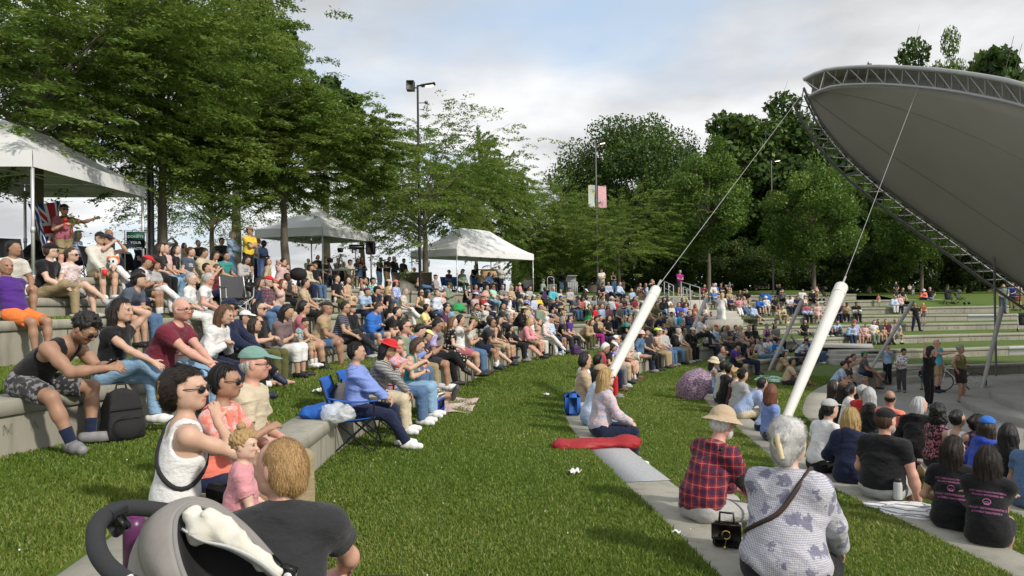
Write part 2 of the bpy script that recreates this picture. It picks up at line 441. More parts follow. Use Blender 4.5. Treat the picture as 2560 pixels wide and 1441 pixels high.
# ------------------------------------------------------------------ bodies and clothes as smooth implicit surfaces
class Field:
    def __init__(s, h): s.h = h; s.pr = []
    def cone(s, a, b, ra, rb, k=.03, flat=False, flat0=False):
        """tapered capsule from a to b; flat ends cut it square"""
        a, b = np.array(a, float), np.array(b, float); m = max(ra, rb)
        s.pr.append(('c', a, b, ra, rb, k, flat, flat0, np.minimum(a, b) - m, np.maximum(a, b) + m)); return s
    def ell(s, c, r, M=None, k=.03):
        c, r = np.array(c, float), np.array(r, float); M = np.eye(3) if M is None else np.array(M)
        e = np.abs(M) @ r
        s.pr.append(('e', c, r, M, k, c - e, c + e)); return s
    def cut(s, p, n, lo=None, hi=None):
        """remove everything on the side n points to"""
        s.pr.append(('x', np.array(p, float), unit(n), lo, hi)); return s
    def func(s, f): s.pr.append(('f', f)); return s
    def mesh(s):
        h = s.h; pad = 2.5 * h
        lo = np.min([p[-2] for p in s.pr if p[0] in 'ce'], 0) - pad - .03; hi = np.max([p[-1] for p in s.pr if p[0] in 'ce'], 0) + pad + .03
        n = np.ceil((hi - lo) / h).astype(int) + 1
        ax = [lo[i] + np.arange(n[i]) * h for i in range(3)]
        A = np.full(n, .2, np.float32)
        for p in s.pr:
            if p[0] in 'ce':
                k = p[4] if p[0] == 'e' else p[5]
                mg = max(k, 2.2 * h) + h
                i0 = np.maximum(((p[-2] - mg - lo) / h).astype(int), 0); i1 = np.minimum(((p[-1] + mg - lo) / h).astype(int) + 2, n)
                sl = tuple(slice(a, b) for a, b in zip(i0, i1))
                X = np.stack(np.meshgrid(*[ax[i][i0[i]:i1[i]] for i in range(3)], indexing='ij'), -1).astype(np.float32)
                if p[0] == 'c':
                    a, b, ra, rb = p[1:5]; d = b - a; L = np.linalg.norm(d) + 1e-9
                    t0 = (X - a.astype(np.float32)) @ (d / L / L).astype(np.float32); t = np.clip(t0, 0, 1)
                    D = X - a.astype(np.float32) - t[..., None] * d.astype(np.float32)
                    f = np.sqrt((D * D).sum(-1)) - (ra + (rb - ra) * t)
                    if p[6] or p[7]:
                        D = X - a.astype(np.float32) - t0[..., None] * d.astype(np.float32)
                        fr = np.sqrt((D * D).sum(-1)) - (ra + (rb - ra) * t)
                        if p[6]: f = np.where(t0 > 1, np.maximum(fr, (t0 - 1) * L), f); f = np.maximum(f, (t0 - 1) * L)
                        if p[7]: f = np.maximum(f, -t0 * L)
                else:
                    c, r, M = p[1:4]
                    q = ((X - c.astype(np.float32)) @ M.astype(np.float32)) / r.astype(np.float32)
                    l = np.sqrt((q * q).sum(-1)); g = np.sqrt(((q / r.astype(np.float32)) ** 2).sum(-1)) + 1e-6
                    f = np.where(l > 1e-4, l * (l - 1) / g, -r.min())
                o = A[sl]
                if k > 0:
                    hh = np.maximum(k - np.abs(o - f), 0) / k
                    A[sl] = np.minimum(o, f) - hh * hh * k * .25
                else: A[sl] = np.minimum(o, f)
            else:
                X = np.stack(np.meshgrid(*ax, indexing='ij'), -1).astype(np.float32)
                if p[0] == 'f': A = p[1](X, A).astype(np.float32)
                else:
                    f = (X - p[1].astype(np.float32)) @ p[2].astype(np.float32)
                    if p[3] is not None: f = np.where(((X > np.array(p[3])) & (X < np.array(p[4]))).all(-1), f, -1)
                    A = np.maximum(A, f)
        for i in range(3):          # keep it closed at the border
            sl = [slice(None)] * 3
            for e in (0, -1): sl[i] = e; A[tuple(sl)] = np.maximum(A[tuple(sl)], h)
        return nets(A, lo, h)

_CO = np.array([[x, y, z] for x in (0, 1) for y in (0, 1) for z in (0, 1)])
_ED = [(a, b) for a in range(8) for b in range(a + 1, 8) if np.abs(_CO[a] - _CO[b]).sum() == 1]
def nets(A, lo, h):
    ins = A < 0
    c = np.zeros(tuple(x - 1 for x in A.shape), np.uint8)
    for x, y, z in _CO: c += ins[x:x + c.shape[0], y:y + c.shape[1], z:z + c.shape[2]]
    I = np.argwhere((c > 0) & (c < 8))
    if len(I) == 0: return np.zeros((0, 3)), np.zeros((0, 4), int)
    v = np.stack([A[I[:, 0] + x, I[:, 1] + y, I[:, 2] + z] for x, y, z in _CO], 1)
    P = np.zeros((len(I), 3)); W = np.zeros(len(I))
    for a, b in _ED:
        m = (v[:, a] < 0) != (v[:, b] < 0)
        t = np.where(m, v[:, a] / np.where(m, v[:, a] - v[:, b], 1), 0)
        P += np.where(m[:, None], _CO[a] + t[:, None] * (_CO[b] - _CO[a]), 0); W += m
    P = lo + (I + P / W[:, None]) * h
    idx = np.full(c.shape, -1, np.int32); idx[I[:, 0], I[:, 1], I[:, 2]] = np.arange(len(I))
    Fs = []
    for ax in range(3):
        u, w = (ax + 1) % 3, (ax + 2) % 3
        s0 = [slice(None)] * 3; s1 = [slice(None)] * 3; s0[ax] = slice(0, -1); s1[ax] = slice(1, None)
        for q in (u, w): s0[q] = slice(1, -1); s1[q] = slice(1, -1)
        a, b = ins[tuple(s0)], ins[tuple(s1)]
        E = np.argwhere(a != b); 
        if len(E) == 0: continue
        fl = a[E[:, 0], E[:, 1], E[:, 2]]
        E = E.copy(); E[:, u] += 1; E[:, w] += 1
        q = []
        for du, dw in ((-1, -1), (0, -1), (0, 0), (-1, 0)):
            k = E.copy(); k[:, u] += du; k[:, w] += dw; q.append(idx[k[:, 0], k[:, 1], k[:, 2]])
        q = np.stack(q, 1); q = np.where(fl[:, None], q, q[:, ::-1]); Fs.append(q[(q >= 0).all(1)])
    return P, np.concatenate(Fs)

def ik(a, t, l1, l2, pole):
    a, t = np.array(a, float), np.array(t, float); d = t - a; L = np.linalg.norm(d); u = d / (L + 1e-9)
    if L > (l1 + l2) * .995: L = (l1 + l2) * .995; t = a + u * L
    x = (l1 * l1 - l2 * l2 + L * L) / (2 * L + 1e-9); x = max(-l1, min(l1, x)); hgt = math.sqrt(max(l1 * l1 - x * x, 0))
    p = np.array(pole, float); p = p - u * (p @ u); p = unit(p)
    return a + u * x + p * hgt, t

# ---- poses: everything in a frame where the person faces +Y, right hand side +X, origin = seat edge (or feet)
def base_pose(kind, arms, legs, sh=.42, q=0):
    ok = {'sit': 'dwxekay', 'grass': 'eqnm', 'stand': 'dwsu'}[kind]
    if legs not in ok: legs = {'sit': 'dkexd', 'grass': 'nnqee', 'stand': 'ddddd'}[kind][q % 5]
    if arms not in 'lkocphbtniurgjw': arms = 'l'
    P = dict(kind=kind, lean=4, side=0, hyaw=0, hpitch=0, hroll=0, twist=0, fem=False)
    if kind == 'sit':
        P['pel'] = (0, -.17, .105)
        P['feet'] = {'d': ((-.10, .27, -sh), (.10, .27, -sh)), 'w': ((-.17, .25, -sh), (.17, .27, -sh)), 'x': ((-.08, .32, -sh), (-.10, .50, -sh + .26)),
                     'e': ((-.09, .56, -sh), (.09, .60, -sh)), 'k': ((-.10, .10, -sh), (.10, .12, -sh)), 'a': ((-.1, .28, -sh), (-.24, .26, .10)),
                     'y': ((.08, .48, -sh), (-.08, .52, -sh))}[legs]
        P['poles'] = ((-.1, .5, 1), (.1, .5, 1))
        if legs == 'a': P['poles'] = ((-.1, .5, 1), (1, .5, .3))
        if legs == 'w': P['poles'] = ((-.4, .5, 1), (.4, .5, 1))
    elif kind == 'grass':
        P['pel'] = (0, 0, .10)
        P['feet'] = {'e': ((-.09, .84, .03), (.09, .86, .03)), 'q': ((.16, .30, .03), (-.16, .36, .05)), 'n': ((-.10, .44, .0), (.10, .46, .0)), 'm': ((-.09, .82, .03), (.12, .44, .0))}[legs]
        P['poles'] = ((-.1, .2, 1), (.1, .2, 1)) if legs != 'q' else ((-1, .3, .12), (1, .3, .12))
        if arms == 'l': P['lean'] = 8
    else:
        P['pel'] = (0, 0, .93)
        P['feet'] = {'d': ((-.10, 0, 0), (.10, .02, 0)), 'w': ((-.24, 0, 0), (.24, .02, 0)), 's': ((-.09, .26, 0), (.09, -.24, .03)), 'u': ((-.09, 0, 0), (.11, .28, .36))}[legs]
        P['poles'] = ((0, 1, 0), (0, 1, 0))
    P['legs'] = legs; P['arms'] = arms
    p = np.array(P['pel'], float)
    def off(*v): return tuple(p + np.array(v))
    st = kind == 'stand'
    A = {'l': (off(-.10, .26, .09), off(.10, .27, .09)), 'k': (off(-.03, .50, .06), off(.035, .50, .07)), 'o': (off(-.14, .36, .08), off(.14, .38, .08)),
         'c': (off(.10, .20, .29), off(-.11, .22, .27)), 'p': (off(-.04, .34, .22), off(.05, .34, .21)), 'h': (off(-.06, .28, .10), off(.02, .20, .58)),
         'b': (off(-.27, -.26, -.09), off(.27, -.26, -.09)), 't': (off(-.06, .34, .62), off(.08, .35, .62)), 'n': (off(-.05, .46, .26), off(.05, .47, .25)),
         'i': (off(-.24, .04, -.10), off(.24, .05, -.10)), 'u': (off(-.33, .14, .86), off(.33, .14, .86)), 'r': (off(-.22, .06, -.02), off(.05, .46, .38)),
         'g': (off(-.22, .03, .05), off(.24, .02, .05)), 'j': (off(-.02, .30, .16), off(.03, .30, .17)), 'w': (off(-.10, .26, .09), off(.30, .12, -.08))}[arms]
    P['hands'] = A
    P['lean'] = {'k': 34, 'p': 14, 'b': -22, 'n': 22, 'o': 10, 'h': 12, 'c': 3, 't': 4}.get(arms, 6)
    if st: P['lean'] = {'k': 20}.get(arms, 2)
    if kind == 'grass' and legs == 'e' and arms != 'b': P['lean'] = 10
    P['hpitch'] = {'p': -28, 'k': 0}.get(arms, -2)
    P['elb'] = ((-.8, -.5, -.6), (.8, -.5, -.6))
    if arms == 'c': P['elb'] = ((-.9, .1, -.7), (.9, .1, -.7))
    if arms == 'b': P['elb'] = ((-.3, -1, .2), (.3, -1, .2))
    if arms in 'tu': P['elb'] = ((-.9, .1, -.6), (.9, .1, -.6))
    if arms == 'g': P['elb'] = ((-1, -.3, .1), (1, -.3, .1))
    P['curl'] = {'k': .9, 'c': .5, 'p': .8, 'h': .7, 't': .8, 'n': .8, 'j': .8}.get(arms, .35)
    return P

def skeleton(P):
    S = {}; fem = P['fem']; bulk = P.get('bulk', 1.0)
    pel = np.array(P['pel'], float); th = R(P['lean']); sd = R(P['side'])
    up = np.array([math.sin(sd), math.sin(th) * math.cos(sd), math.cos(th) * math.cos(sd)])
    th2 = th * P.get('hunch', 1.25); up2 = unit([math.sin(sd), math.sin(th2), math.cos(th2)])
    tw = R(P['twist']); rt = np.array([math.cos(tw), -math.sin(tw), 0]); rt = unit(rt - up2 * (rt @ up2))
    S['pel'] = pel; S['up'] = up; S['rt'] = rt
    S['waist'] = pel + up * .17; S['chest'] = S['waist'] + up2 * .15; S['neck'] = S['waist'] + up2 * .325
    fw = np.cross(up2, rt); S['fw'] = fw; S['up2'] = up2
    sw = .152 if fem else .178
    S['sh'] = [S['neck'] - up2 * .066 - rt * sw, S['neck'] - up2 * .066 + rt * sw]
    hy, hp, hr = R(P['hyaw']), R(P['hpitch']), R(P['hroll'])
    H = rotz(-hy) @ rotx(hp) @ roty(hr)          # head axes: columns right, forward, up
    S['H'] = H; nk = unit(up2 * .75 + H[:, 2] * .45 + H[:, 1] * .12)
    S['head'] = S['neck'] + nk * .085 + H @ np.array([0, .012, .098])
    S['arm'] = []; S['leg'] = []
    for i in (0, 1):
        e, w = ik(S['sh'][i], P['hands'][i], .28, .245, P['elb'][i]); S['arm'].append((S['sh'][i], e, w))
        sg = -1 if i == 0 else 1
        hip = pel + np.array([sg * (.088 if fem else .085), .0, -.02])
        ft = np.array(P['feet'][i], float) + np.array([0, 0, .075])
        kn, an = ik(hip, ft, .425, .40, P['poles'][i]); S['leg'].append((hip, kn, an))
    return S

def head_fn(S, P): return lambda v: S['head'] + S['H'] @ np.array(v, float) * HS
HS = 1.0
def body_field(S, P, h):
    f = Field(h); fem = P['fem']; b = P.get('bulk', 1.0); H = S['H']; hd = head_fn(S, P)
    up, rt, fw, up2 = S['up'], S['rt'], S['fw'], S['up2']
    T = np.stack([rt, fw, up2], 1); T1 = np.stack([unit(rt - up * (rt @ up)), np.cross(up, unit(rt - up * (rt @ up))), up], 1)
    f.ell(S['pel'] + np.array([0, 0, .01]), (.158 * b, .115 * b, .115), T1, .05)
    f.ell(S['waist'], ((.125 if fem else .142) * b, .10 * b, .15), T1, .06)
    f.ell(S['chest'] + fw * .005, ((.138 if fem else .16) * b, .103, .17), T, .06)
    if fem: f.ell(S['chest'] + fw * .07 - up2 * .02, (.12, .055, .06), T, .05)
    for i_ in (0, 1): f.cone(S['neck'] - up2 * .035, S['sh'][i_], .058, .05, .06)
    f.cone(S['neck'] - up2 * .03, S['head'] - H[:, 2] * .05 - H[:, 1] * .015, .056 if not fem else .05, .05 if not fem else .045, .03)
    g = 1.0 if not fem else .86
    for i in (0, 1):
        a, e, w = S['arm'][i]; al = P.get('arm', 1) * g
        f.cone(a, a + (e - a) * .55, .05 * al, .046 * al, .05); f.cone(a + (e - a) * .5, e, .046 * al, .038 * al, .03)
        f.cone(e, e + (w - e) * .35, .039 * al, .041 * al, .03); f.cone(e + (w - e) * .3, w, .041 * al, .026 * al, .03)
        hand(f, P, S, i, e, w)
        hp, kn, an = S['leg'][i]; lg = P.get('leg', 1)
        f.cone(hp, kn, .085 * lg * (1 + .3 * (b - 1)), .056, .05)
        f.cone(kn, kn + (an - kn) * .4, .055, .054 * lg, .03); f.cone(kn + (an - kn) * .35, an, .053 * lg, .036, .03)
        toe = foot_dir(S, P, i); fl = unit(np.array([toe[0], toe[1], 0]))
        f.cone(an - np.array([0, 0, .035]) - toe * .045, an - np.array([0, 0, .045]) + toe * .06, .030, .031, .03)
        f.cone(an - np.array([0, 0, .043]) + toe * .06, an + toe * .15 - np.array([0, 0, .046]) , .031, .022, .03)
    # head
    f.ell(hd((0, -.012, .022)), (.077, .098, .094), H, .02); f.ell(hd((0, .022, -.03)), (.062, .072, .086), H, .03)
    f.ell(hd((0, .056, -.088)), (.032, .032, .026), H, .03); f.ell(hd((.05, .0, -.055)), (.022, .05, .04), H, .03); f.ell(hd((-.05, .0, -.055)), (.022, .05, .04), H, .03)
    nz = P.get('nose', 1)
    f.cone(hd((0, .086, .004)), hd((0, .106 * nz, -.03)), .008, .0125, .012); f.ell(hd((0, .094, -.036)), (.018, .014, .010), H, .01)
    f.cone(hd((-.042, .078, .022)), hd((.042, .078, .022)), .011, .011, .02)
    f.ell(hd((.03, .066, -.02)), (.024, .022, .022), H, .02); f.ell(hd((-.03, .066, -.02)), (.024, .022, .022), H, .02)
    f.ell(hd((0, .088, -.060)), (.022, .010, .006), H, .008); f.ell(hd((0, .085, -.073)), (.019, .011, .007), H, .008)
    for sx in (-1, 1): f.ell(hd((sx * .079, -.008, -.008)), (.010, .02, .032), H, .008)
    return f
def foot_dir(S, P, i):
    hp, kn, an = S['leg'][i]
    if 'toes' in P: return unit(P['toes'][i])
    if P['kind'] == 'grass' and P['legs'] in 'em' and abs(an[1] - hp[1]) > .6: return unit([(-.25, .25)[i], .35, .95])
    if P['legs'] == 'q': return unit([(.8, -.8)[i], .5, -.05])
    d = kn - hp; d = np.array([d[0], d[1], 0]); 
    if P['legs'] == 'x' and i == 1: return unit([-.1, .8, -.5])
    if P['legs'] == 'a' and i == 1: return unit([-.75, .35, -.45])
    if P['kind'] == 'stand': d = np.array([(-.25, .25)[i], 1, 0])
    return unit(d + np.array([(-.06, .06)[i], 0, 0]))
def hand(f, P, S, i, e, w):
    d = unit(w - e); sg = (-1, 1)[i]
    hd_ = P.get('hdir', (None, None))[i]
    if hd_ is not None: d = unit(hd_)
    elif P['arms'] in 'ol' and P['kind'] == 'sit': d = unit(d + np.array([0, .4, -.3]))
    elif P['arms'] == 'b': d = unit([sg * .4, -.8, -.1])
    # palm faces: inwards/down
    pn = P.get('palm', (None, None))[i]
    pn = np.array(pn, float) if pn is not None else np.array([-sg * .7, 0, -.7])
    pn = unit(pn - d * (pn @ d)); sd = np.cross(d, pn) * sg      # sd points to the thumb side
    if sd @ np.array([0, 0, 1]) < 0 and P.get('palm') is None: sd = -sd
    c = P['curl']; c = c[i] if isinstance(c, tuple) else c; z = .9 if P['fem'] else 1.0
    M = np.stack([d, sd, np.cross(d, sd)], 1); k0 = .006
    f.cone(w - d * .02, w + d * .03, .024 * z, .024 * z, .02)
    f.ell(w + d * .055 * z, (.046 * z, .038 * z, .0155 * z), M, .014)
    for q, (o, l) in enumerate(((.028, .074), (.0095, .083), (-.0095, .077), (-.027, .060))):
        p = w + (d * (.088 - .004 * abs(q - 1.2)) + sd * o) * z; dd = unit(d + sd * o * 3); ang = c * (.75 + .12 * q)
        for j, fr in enumerate((.46, .31, .23)):
            dd = dd * math.cos(ang * .9) + pn * math.sin(ang * .9); dd = unit(dd); p2 = p + dd * l * fr * z
            f.cone(p, p2, (.0095 - .0009 * j) * z, (.009 - .001 * j) * z, k0); p = p2; 
            pn2 = unit(pn - dd * (pn @ dd)); ang = c * .9
    p = w + (d * .03 + sd * .03) * z; dd = unit(d * .7 + sd * .75 + pn * .35 * c)
    p2 = p + dd * .042 * z; f.cone(p, p2, .0125 * z, .0105 * z, .012)
    dd = unit(dd + d * .6 + pn * .5 * c); f.cone(p2, p2 + dd * .034 * z, .0105 * z, .0085 * z, .006)

def wrinkle(amp, seed, fr=1.0):
    r = np.random.default_rng(seed); K = r.normal(size=(5, 3)) * np.array([14, 14, 26]) * fr; ph = r.uniform(0, 6.28, 5); W = r.normal(size=(3, 3)) * 9
    def fn(X, A):
        near = np.abs(A) < .05
        Y = X[near].astype(np.float64); Y = Y + .03 * np.sin(Y @ W.T)
        g = np.zeros(len(Y))
        for k, p in zip(K, ph): g += 1 - np.abs(np.sin(Y @ k * .5 + p)) * 2
        A = A.copy(); A[near] -= (amp * np.clip(g / 3.2 + .42, 0, 1.3)).astype(np.float32); return A
    return fn

def shirt_field(S, P, h, sleeve, infl=.016, hem=.0, loose=1.0, wr=.006, neck=.0):
    """sleeve: fraction of the whole arm that is covered"""
    f = Field(h); fem = P['fem']; b = P.get('bulk', 1.0); up, rt, fw, up2 = S['up'], S['rt'], S['fw'], S['up2']
    T = np.stack([rt, fw, up2], 1); r1 = unit(rt - up * (rt @ up)); T1 = np.stack([r1, np.cross(up, r1), up], 1); q = infl
    sit = P['kind'] != 'stand'
    f.ell(S['pel'] + up * (.06 - hem * .5), ((.150 if fem else .152) * b * loose + q, .118 * b * loose + q, .135 + hem * .5), T1, .05)
    f.ell(S['waist'], ((.125 if fem else .142) * b * loose + q, .10 * b * loose + q, .15 + q), T1, .06)
    f.ell(S['chest'] + fw * .005, ((.138 if fem else .16) * b + q, .103 + q, .17 + q * .5), T, .06)
    if fem: f.ell(S['chest'] + fw * .07 - up2 * .02, (.12 + q * .7, .055 + q * .7, .06 + q), T, .05)
    for i_ in (0, 1): f.cone(S['neck'] - up2 * .037, S['sh'][i_], .058 + q * .9, .052 + q, .06)
    if P.get('belly'): f.ell(S['waist'] + fw * .06 - up * .03, (.14 * b, .1, .13), T1, .06)
    al = P.get('arm', 1) * (.88 if fem else 1)
    for i in (0, 1):
        a, e, w = S['arm'][i]
        if sleeve > 0:
            t = min(sleeve / .55, 1); r0 = .052 * al + q; r1_ = (.05 if t < .95 else .043) * al + q
            f.cone(a, a + (e - a) * t, r0, r1_, .045, flat=(t < .98))
            if sleeve > .55:
                t2 = (sleeve - .55) / .45; f.cone(e, e + (w - e) * t2 * .96, .042 * al + q, .034 * al + q, .03, flat=True)
    f.cut(S['neck'] + up2 * (.022 - neck) , unit(up2 * 1 + fw * .25))
    f.func(wrinkle(wr * 1.2, P.get('seed', 1) + 3, .45)); f.func(wrinkle(wr, P.get('seed', 1), 1.15))
    return f
def hem_cut(f, S, P, d):
    """cut the shirt below the hips"""
    f.cut(S['pel'] - S['up'] * d, -S['up']); return f
def tank_field(S, P, h, infl=.012, wr=.004, strap=.055):
    f = shirt_field(S, P, h, 0, infl, wr=wr); up2, rt, fw = S['up2'], S['rt'], S['fw']
    def fn(X, A):
        Y = (X - S['neck'].astype(np.float32)); a = Y @ rt.astype(np.float32); u = Y @ up2.astype(np.float32)
        sw = .152 if P['fem'] else .178
        arm = (.082 if P['fem'] else .092) - np.sqrt((np.abs(a) - sw - .02) ** 2 + np.maximum(u + .066, -(u + .066) * .62) ** 2)
        nk = np.where(u > -.16, (.066 + .03 * np.clip((u + .0) / .15, -1, .3)) - np.sqrt(a * a + np.minimum(u + .06, 0) ** 2 * .9), -1)
        return np.maximum(np.maximum(A, arm), nk)
    return f.func(fn)
def pants_field(S, P, h, length, infl=.016, wr=.006, flare=0.0):
    """length: 0..1 hip to knee, 1..2 knee to ankle"""
    f = Field(h); b = P.get('bulk', 1.0); up = S['up']; rt = S['rt']; r1 = unit(rt - up * (rt @ up)); T1 = np.stack([r1, np.cross(up, r1), up], 1); q = infl
    f.ell(S['pel'] + np.array([0, 0, .0]), (.160 * b + q * .6, .118 * b + q * .6, .118 + q * .3), T1, .05)
    f.ell(S['pel'] + up * .07, (.142 * b + q * .4, .108 * b + q * .4, .09), T1, .05)
    lg = P.get('leg', 1)
    for i in (0, 1):
        hp, kn, an = S['leg'][i]; t = min(length, 1); r0 = .088 * lg * (1 + .3 * (b - 1)) + q; r1_ = .060 + q + flare
        f.cone(hp, hp + (kn - hp) * t, r0, r0 + (r1_ - r0) * t, .045, flat=(t < .99))
        if length > 1:
            t2 = length - 1; f.cone(kn, kn + (an - kn) * t2 * .97, r1_, .046 + q + flare, .03, flat=True)
    f.func(wrinkle(wr * 1.3, P.get('seed', 1) + 9, .6)); f.func(wrinkle(wr, P.get('seed', 1) + 4, 1.4)); return f
def skirt_field(S, P, h, length=1.0, infl=.02, wr=.008):
    f = Field(h); b = P.get('bulk', 1.0); q = infl; up = S['up']; rt = S['rt']; r1 = unit(rt - up * (rt @ up)); T1 = np.stack([r1, np.cross(up, r1), up], 1)
    f.ell(S['pel'] + up * .03, (.160 * b + q, .118 * b + q, .14), T1, .05)
    ks = []
    for i in (0, 1):
        hp, kn, an = S['leg'][i]; t = min(length, 1); e = hp + (kn - hp) * t; f.cone(hp, e, .09 + q, .085 + q, .08, flat=(length <= 1))
        if length > 1: e2 = kn + (an - kn) * (length - 1); f.cone(kn, e2, .085 + q, .10 + q, .08, flat=True); ks.append((kn, e2))
        else: ks.append((hp + (e - hp) * .3, e))
    m0 = (ks[0][0] + ks[1][0]) / 2; m1 = (ks[0][1] + ks[1][1]) / 2; f.cone(m0, m1, .1, .11, .1, flat=True)
    f.func(wrinkle(wr, P.get('seed', 1) + 5, .7)); return f
def shoe_field(S, P, h, i, high=0):
    f = Field(h); hp, kn, an = S['leg'][i]; toe = foot_dir(S, P, i); dn = np.array([0, 0, -1.0]); dn = unit(dn - toe * (dn @ toe))
    f.cone(an + dn * .026 - toe * .05, an + dn * .034 + toe * .08, .048, .050, .02); f.cone(an + dn * .034 + toe * .08, an + dn * .040 + toe * .165, .050, .040, .03)
    f.cone(an - unit(an - kn) * .03, an + dn * .03, .043, .043, .03)
    f.cut(an + dn * .076, dn); f.cut(an - unit(an - kn) * (.012 + high), -unit(an - kn)); return f
def hair_field(S, P, h, style):
    f = Field(h); hd = head_fn(S, P); H = S['H']; amp = .005
    back = unit(-H[:, 1] + np.array([0, 0, -.2])); dn = np.array([0, 0, -1.0])
    if style == 'curly':
        f.ell(hd((0, -.02, .045)), (.098, .115, .10), H, .02); amp = .014
    elif style == 'curlylong':
        f.ell(hd((0, -.03, .04)), (.105, .12, .105), H, .03); f.ell(hd((0, -.06, -.09)), (.13, .085, .11), H, .05); amp = .02
    elif style == 'hijab':
        f.ell(hd((0, -.012, .02)), (.094, .113, .108), H, .02); f.cone(hd((0, .0, -.05)), S['neck'] - S['up2'] * .02, .085, .125, .05); amp = .004
    elif style == 'fringe':
        f.ell(hd((0, -.018, .0)), (.083, .098, .085), H, .02); f.cut(hd((0, 0, .035)), H[:, 2] * 1 - H[:, 1] * .35)
    else:
        f.ell(hd((0, -.016, .027)), (.084, .105, .100), H, .02); f.ell(hd((0, -.04, -.02)), (.077, .072, .072), H, .03)
    if style in ('long', 'longer', 'bob', 'pony', 'bun', 'shag'):
        L = {'long': .26, 'longer': .42, 'bob': .09, 'shag': .14}.get(style)
        if L:
            for sx in (-1, 1):
                p0 = hd((sx * .062, -.02, .02)); p1 = hd((sx * .072, -.045, -.08)); f.cone(p0, p1, .036, .036, .03)
                p2 = p1 + dn * L * .8 + H[:, 0] * sx * .012 + back * .02
                f.cone(p1, p2, .036, .03, .03)
            q0 = hd((0, -.06, -.03)); q1 = q0 + dn * (L + .05) + back * .035 - 0 * dn
            f.cone(q0, q1, .07, .055 if L > .2 else .065, .05); f.cone(q0 + H[:, 0] * .04, q1 + H[:, 0] * .045, .05, .04, .05); f.cone(q0 - H[:, 0] * .04, q1 - H[:, 0] * .045, .05, .04, .05)
        elif style == 'bun': f.ell(hd((0, -.115, .035)), (.045, .04, .042), H, .02)
        else: f.cone(hd((0, -.105, .035)), hd((0, -.15, -.03)), .03, .036, .02); f.cone(hd((0, -.15, -.03)), hd((0, -.15, -.03)) + dn * .15, .036, .018, .03)
    # open the face
    if style == 'hijab':
        def fn(X, A):
            q = (X - S['head'].astype(np.float32)) @ H.astype(np.float32)
            return np.maximum(A, np.where(q[..., 1] > .02, 1 - np.sqrt((q[..., 0] / .062) ** 2 + ((q[..., 2] + .01) / .085) ** 2), -1) * .06)
    else:
        fr = .055 if style not in ('bangs',) else .03
        def fn(X, A):
            q = (X - S['head'].astype(np.float32)) @ H.astype(np.float32); x, y, z = q[..., 0], q[..., 1], q[..., 2]
            face = np.minimum(y - .012 - .022 * np.clip((z - .02) / .05, 0, 3), (.070 + .012 * (z < -.02)) - z)
            face = np.maximum(np.minimum(face, 9), np.where((z < -.085) & (z > -.2), np.minimum(y + .035, .055 - np.abs(x)), -9)) if style not in ('curly', 'fringe') else face
            face = np.minimum(face, .074 + .0 * x - np.abs(x) + np.clip((y - .03) * .8, 0, .05))
            if style in ('bun', 'pony', 'fringe'): face = np.maximum(face, np.minimum(y + .014, .040 - z))
            elif style == 'short': face = np.maximum(face, np.minimum(y - .004, .024 - z))
            ear = np.where(np.abs(x) > .06, .022 - np.sqrt((y - .002) ** 2 + ((z + .012) * .7) ** 2), -1) if style in ('short', 'bun', 'pony', 'fringe') else -1
            A = A + .011 * np.clip((face + .028) / .028, 0, 1) if style not in ('curly', 'curlylong') else A
            return np.maximum(np.maximum(A, face), ear)
    f.func(fn)
    if style in ('short', 'fringe', 'pony', 'bun'):
        f.cut(hd((0, -.06, -.085)), unit(-H[:, 2] + H[:, 1] * .2), None)
    r = np.random.default_rng(P.get('seed', 1)); 
    def strand(X, A):
        near = np.abs(A) < .06; Y = ((X[near] - S['head'].astype(np.float32)) @ H.astype(np.float32)).astype(np.float64)
        if style in ('curly', 'curlylong'):
            g = np.sin(Y @ np.array([70, 31, 12]) + 2 * np.sin(Y @ np.array([20, 60, 33]))) * np.sin(Y @ np.array([-25, 66, 41]) + 1.3) * np.sin(Y @ np.array([13, -30, 75]))
        else:
            an = np.arctan2(Y[:, 0], -Y[:, 1] + .02); g = np.sin(an * 17 + 2 * np.sin(Y[:, 2] * 14 + r.uniform(0, 6))) * .6 + np.sin(an * 31 + Y[:, 2] * 20) * .4
        A = A.copy(); A[near] -= (amp * g).astype(np.float32); return A
    f.func(strand); return f
def hat_field(S, P, h, kind):
    f = Field(h); hd = head_fn(S, P); H = S['H']; T = H
    if kind in ('cap', 'capback'):
        sg = -1 if kind == 'capback' else 1
        f.ell(hd((0, -.014, .035)), (.093, .115, .098), H, 0); f.cut(hd((0, 0, .048)), -H[:, 2])
        tilt = rotx(R(-12 * sg)); M = H @ tilt
        f.ell(hd((0, sg * .115, .054)), (.078, .085, .009), M, .012)
    elif kind == 'visor':
        f.ell(hd((0, -.014, .03)), (.094, .115, .06), H, 0); f.cut(hd((0, 0, .045)), -H[:, 2]); f.cut(hd((0, 0, .075)), H[:, 2]); f.ell(hd((0, .11, .05)), (.1, .1, .009), H @ rotx(R(-14)), .012)
    elif kind == 'bucket':
        f.ell(hd((0, -.012, .05)), (.096, .112, .09), H, 0); f.cut(hd((0, 0, .04)), -H[:, 2]); f.cone(hd((0, -.012, .045)), hd((0, -.012, .0)), .105, .17, .02, flat=True, flat0=True)
    else:
        rb = {'straw': .19, 'sun': .24, 'fedora': .165}[kind]
        f.ell(hd((0, -.012, .06)), (.092, .11, .088), H, 0); f.cut(hd((0, 0, .05)), -H[:, 2])
        if kind == 'fedora': f.cut(hd((0, 0, .135)), H[:, 2] - H[:, 1] * .2)
        f.ell(hd((0, -.005, .052)), (rb * .92, rb * 1.02, .011), H, .015)
        def droop(X, A): return A
    if h < .016 and kind in ('bucket', 'sun', 'straw', 'cap'): f.func(wrinkle(.003, 3))
    return f
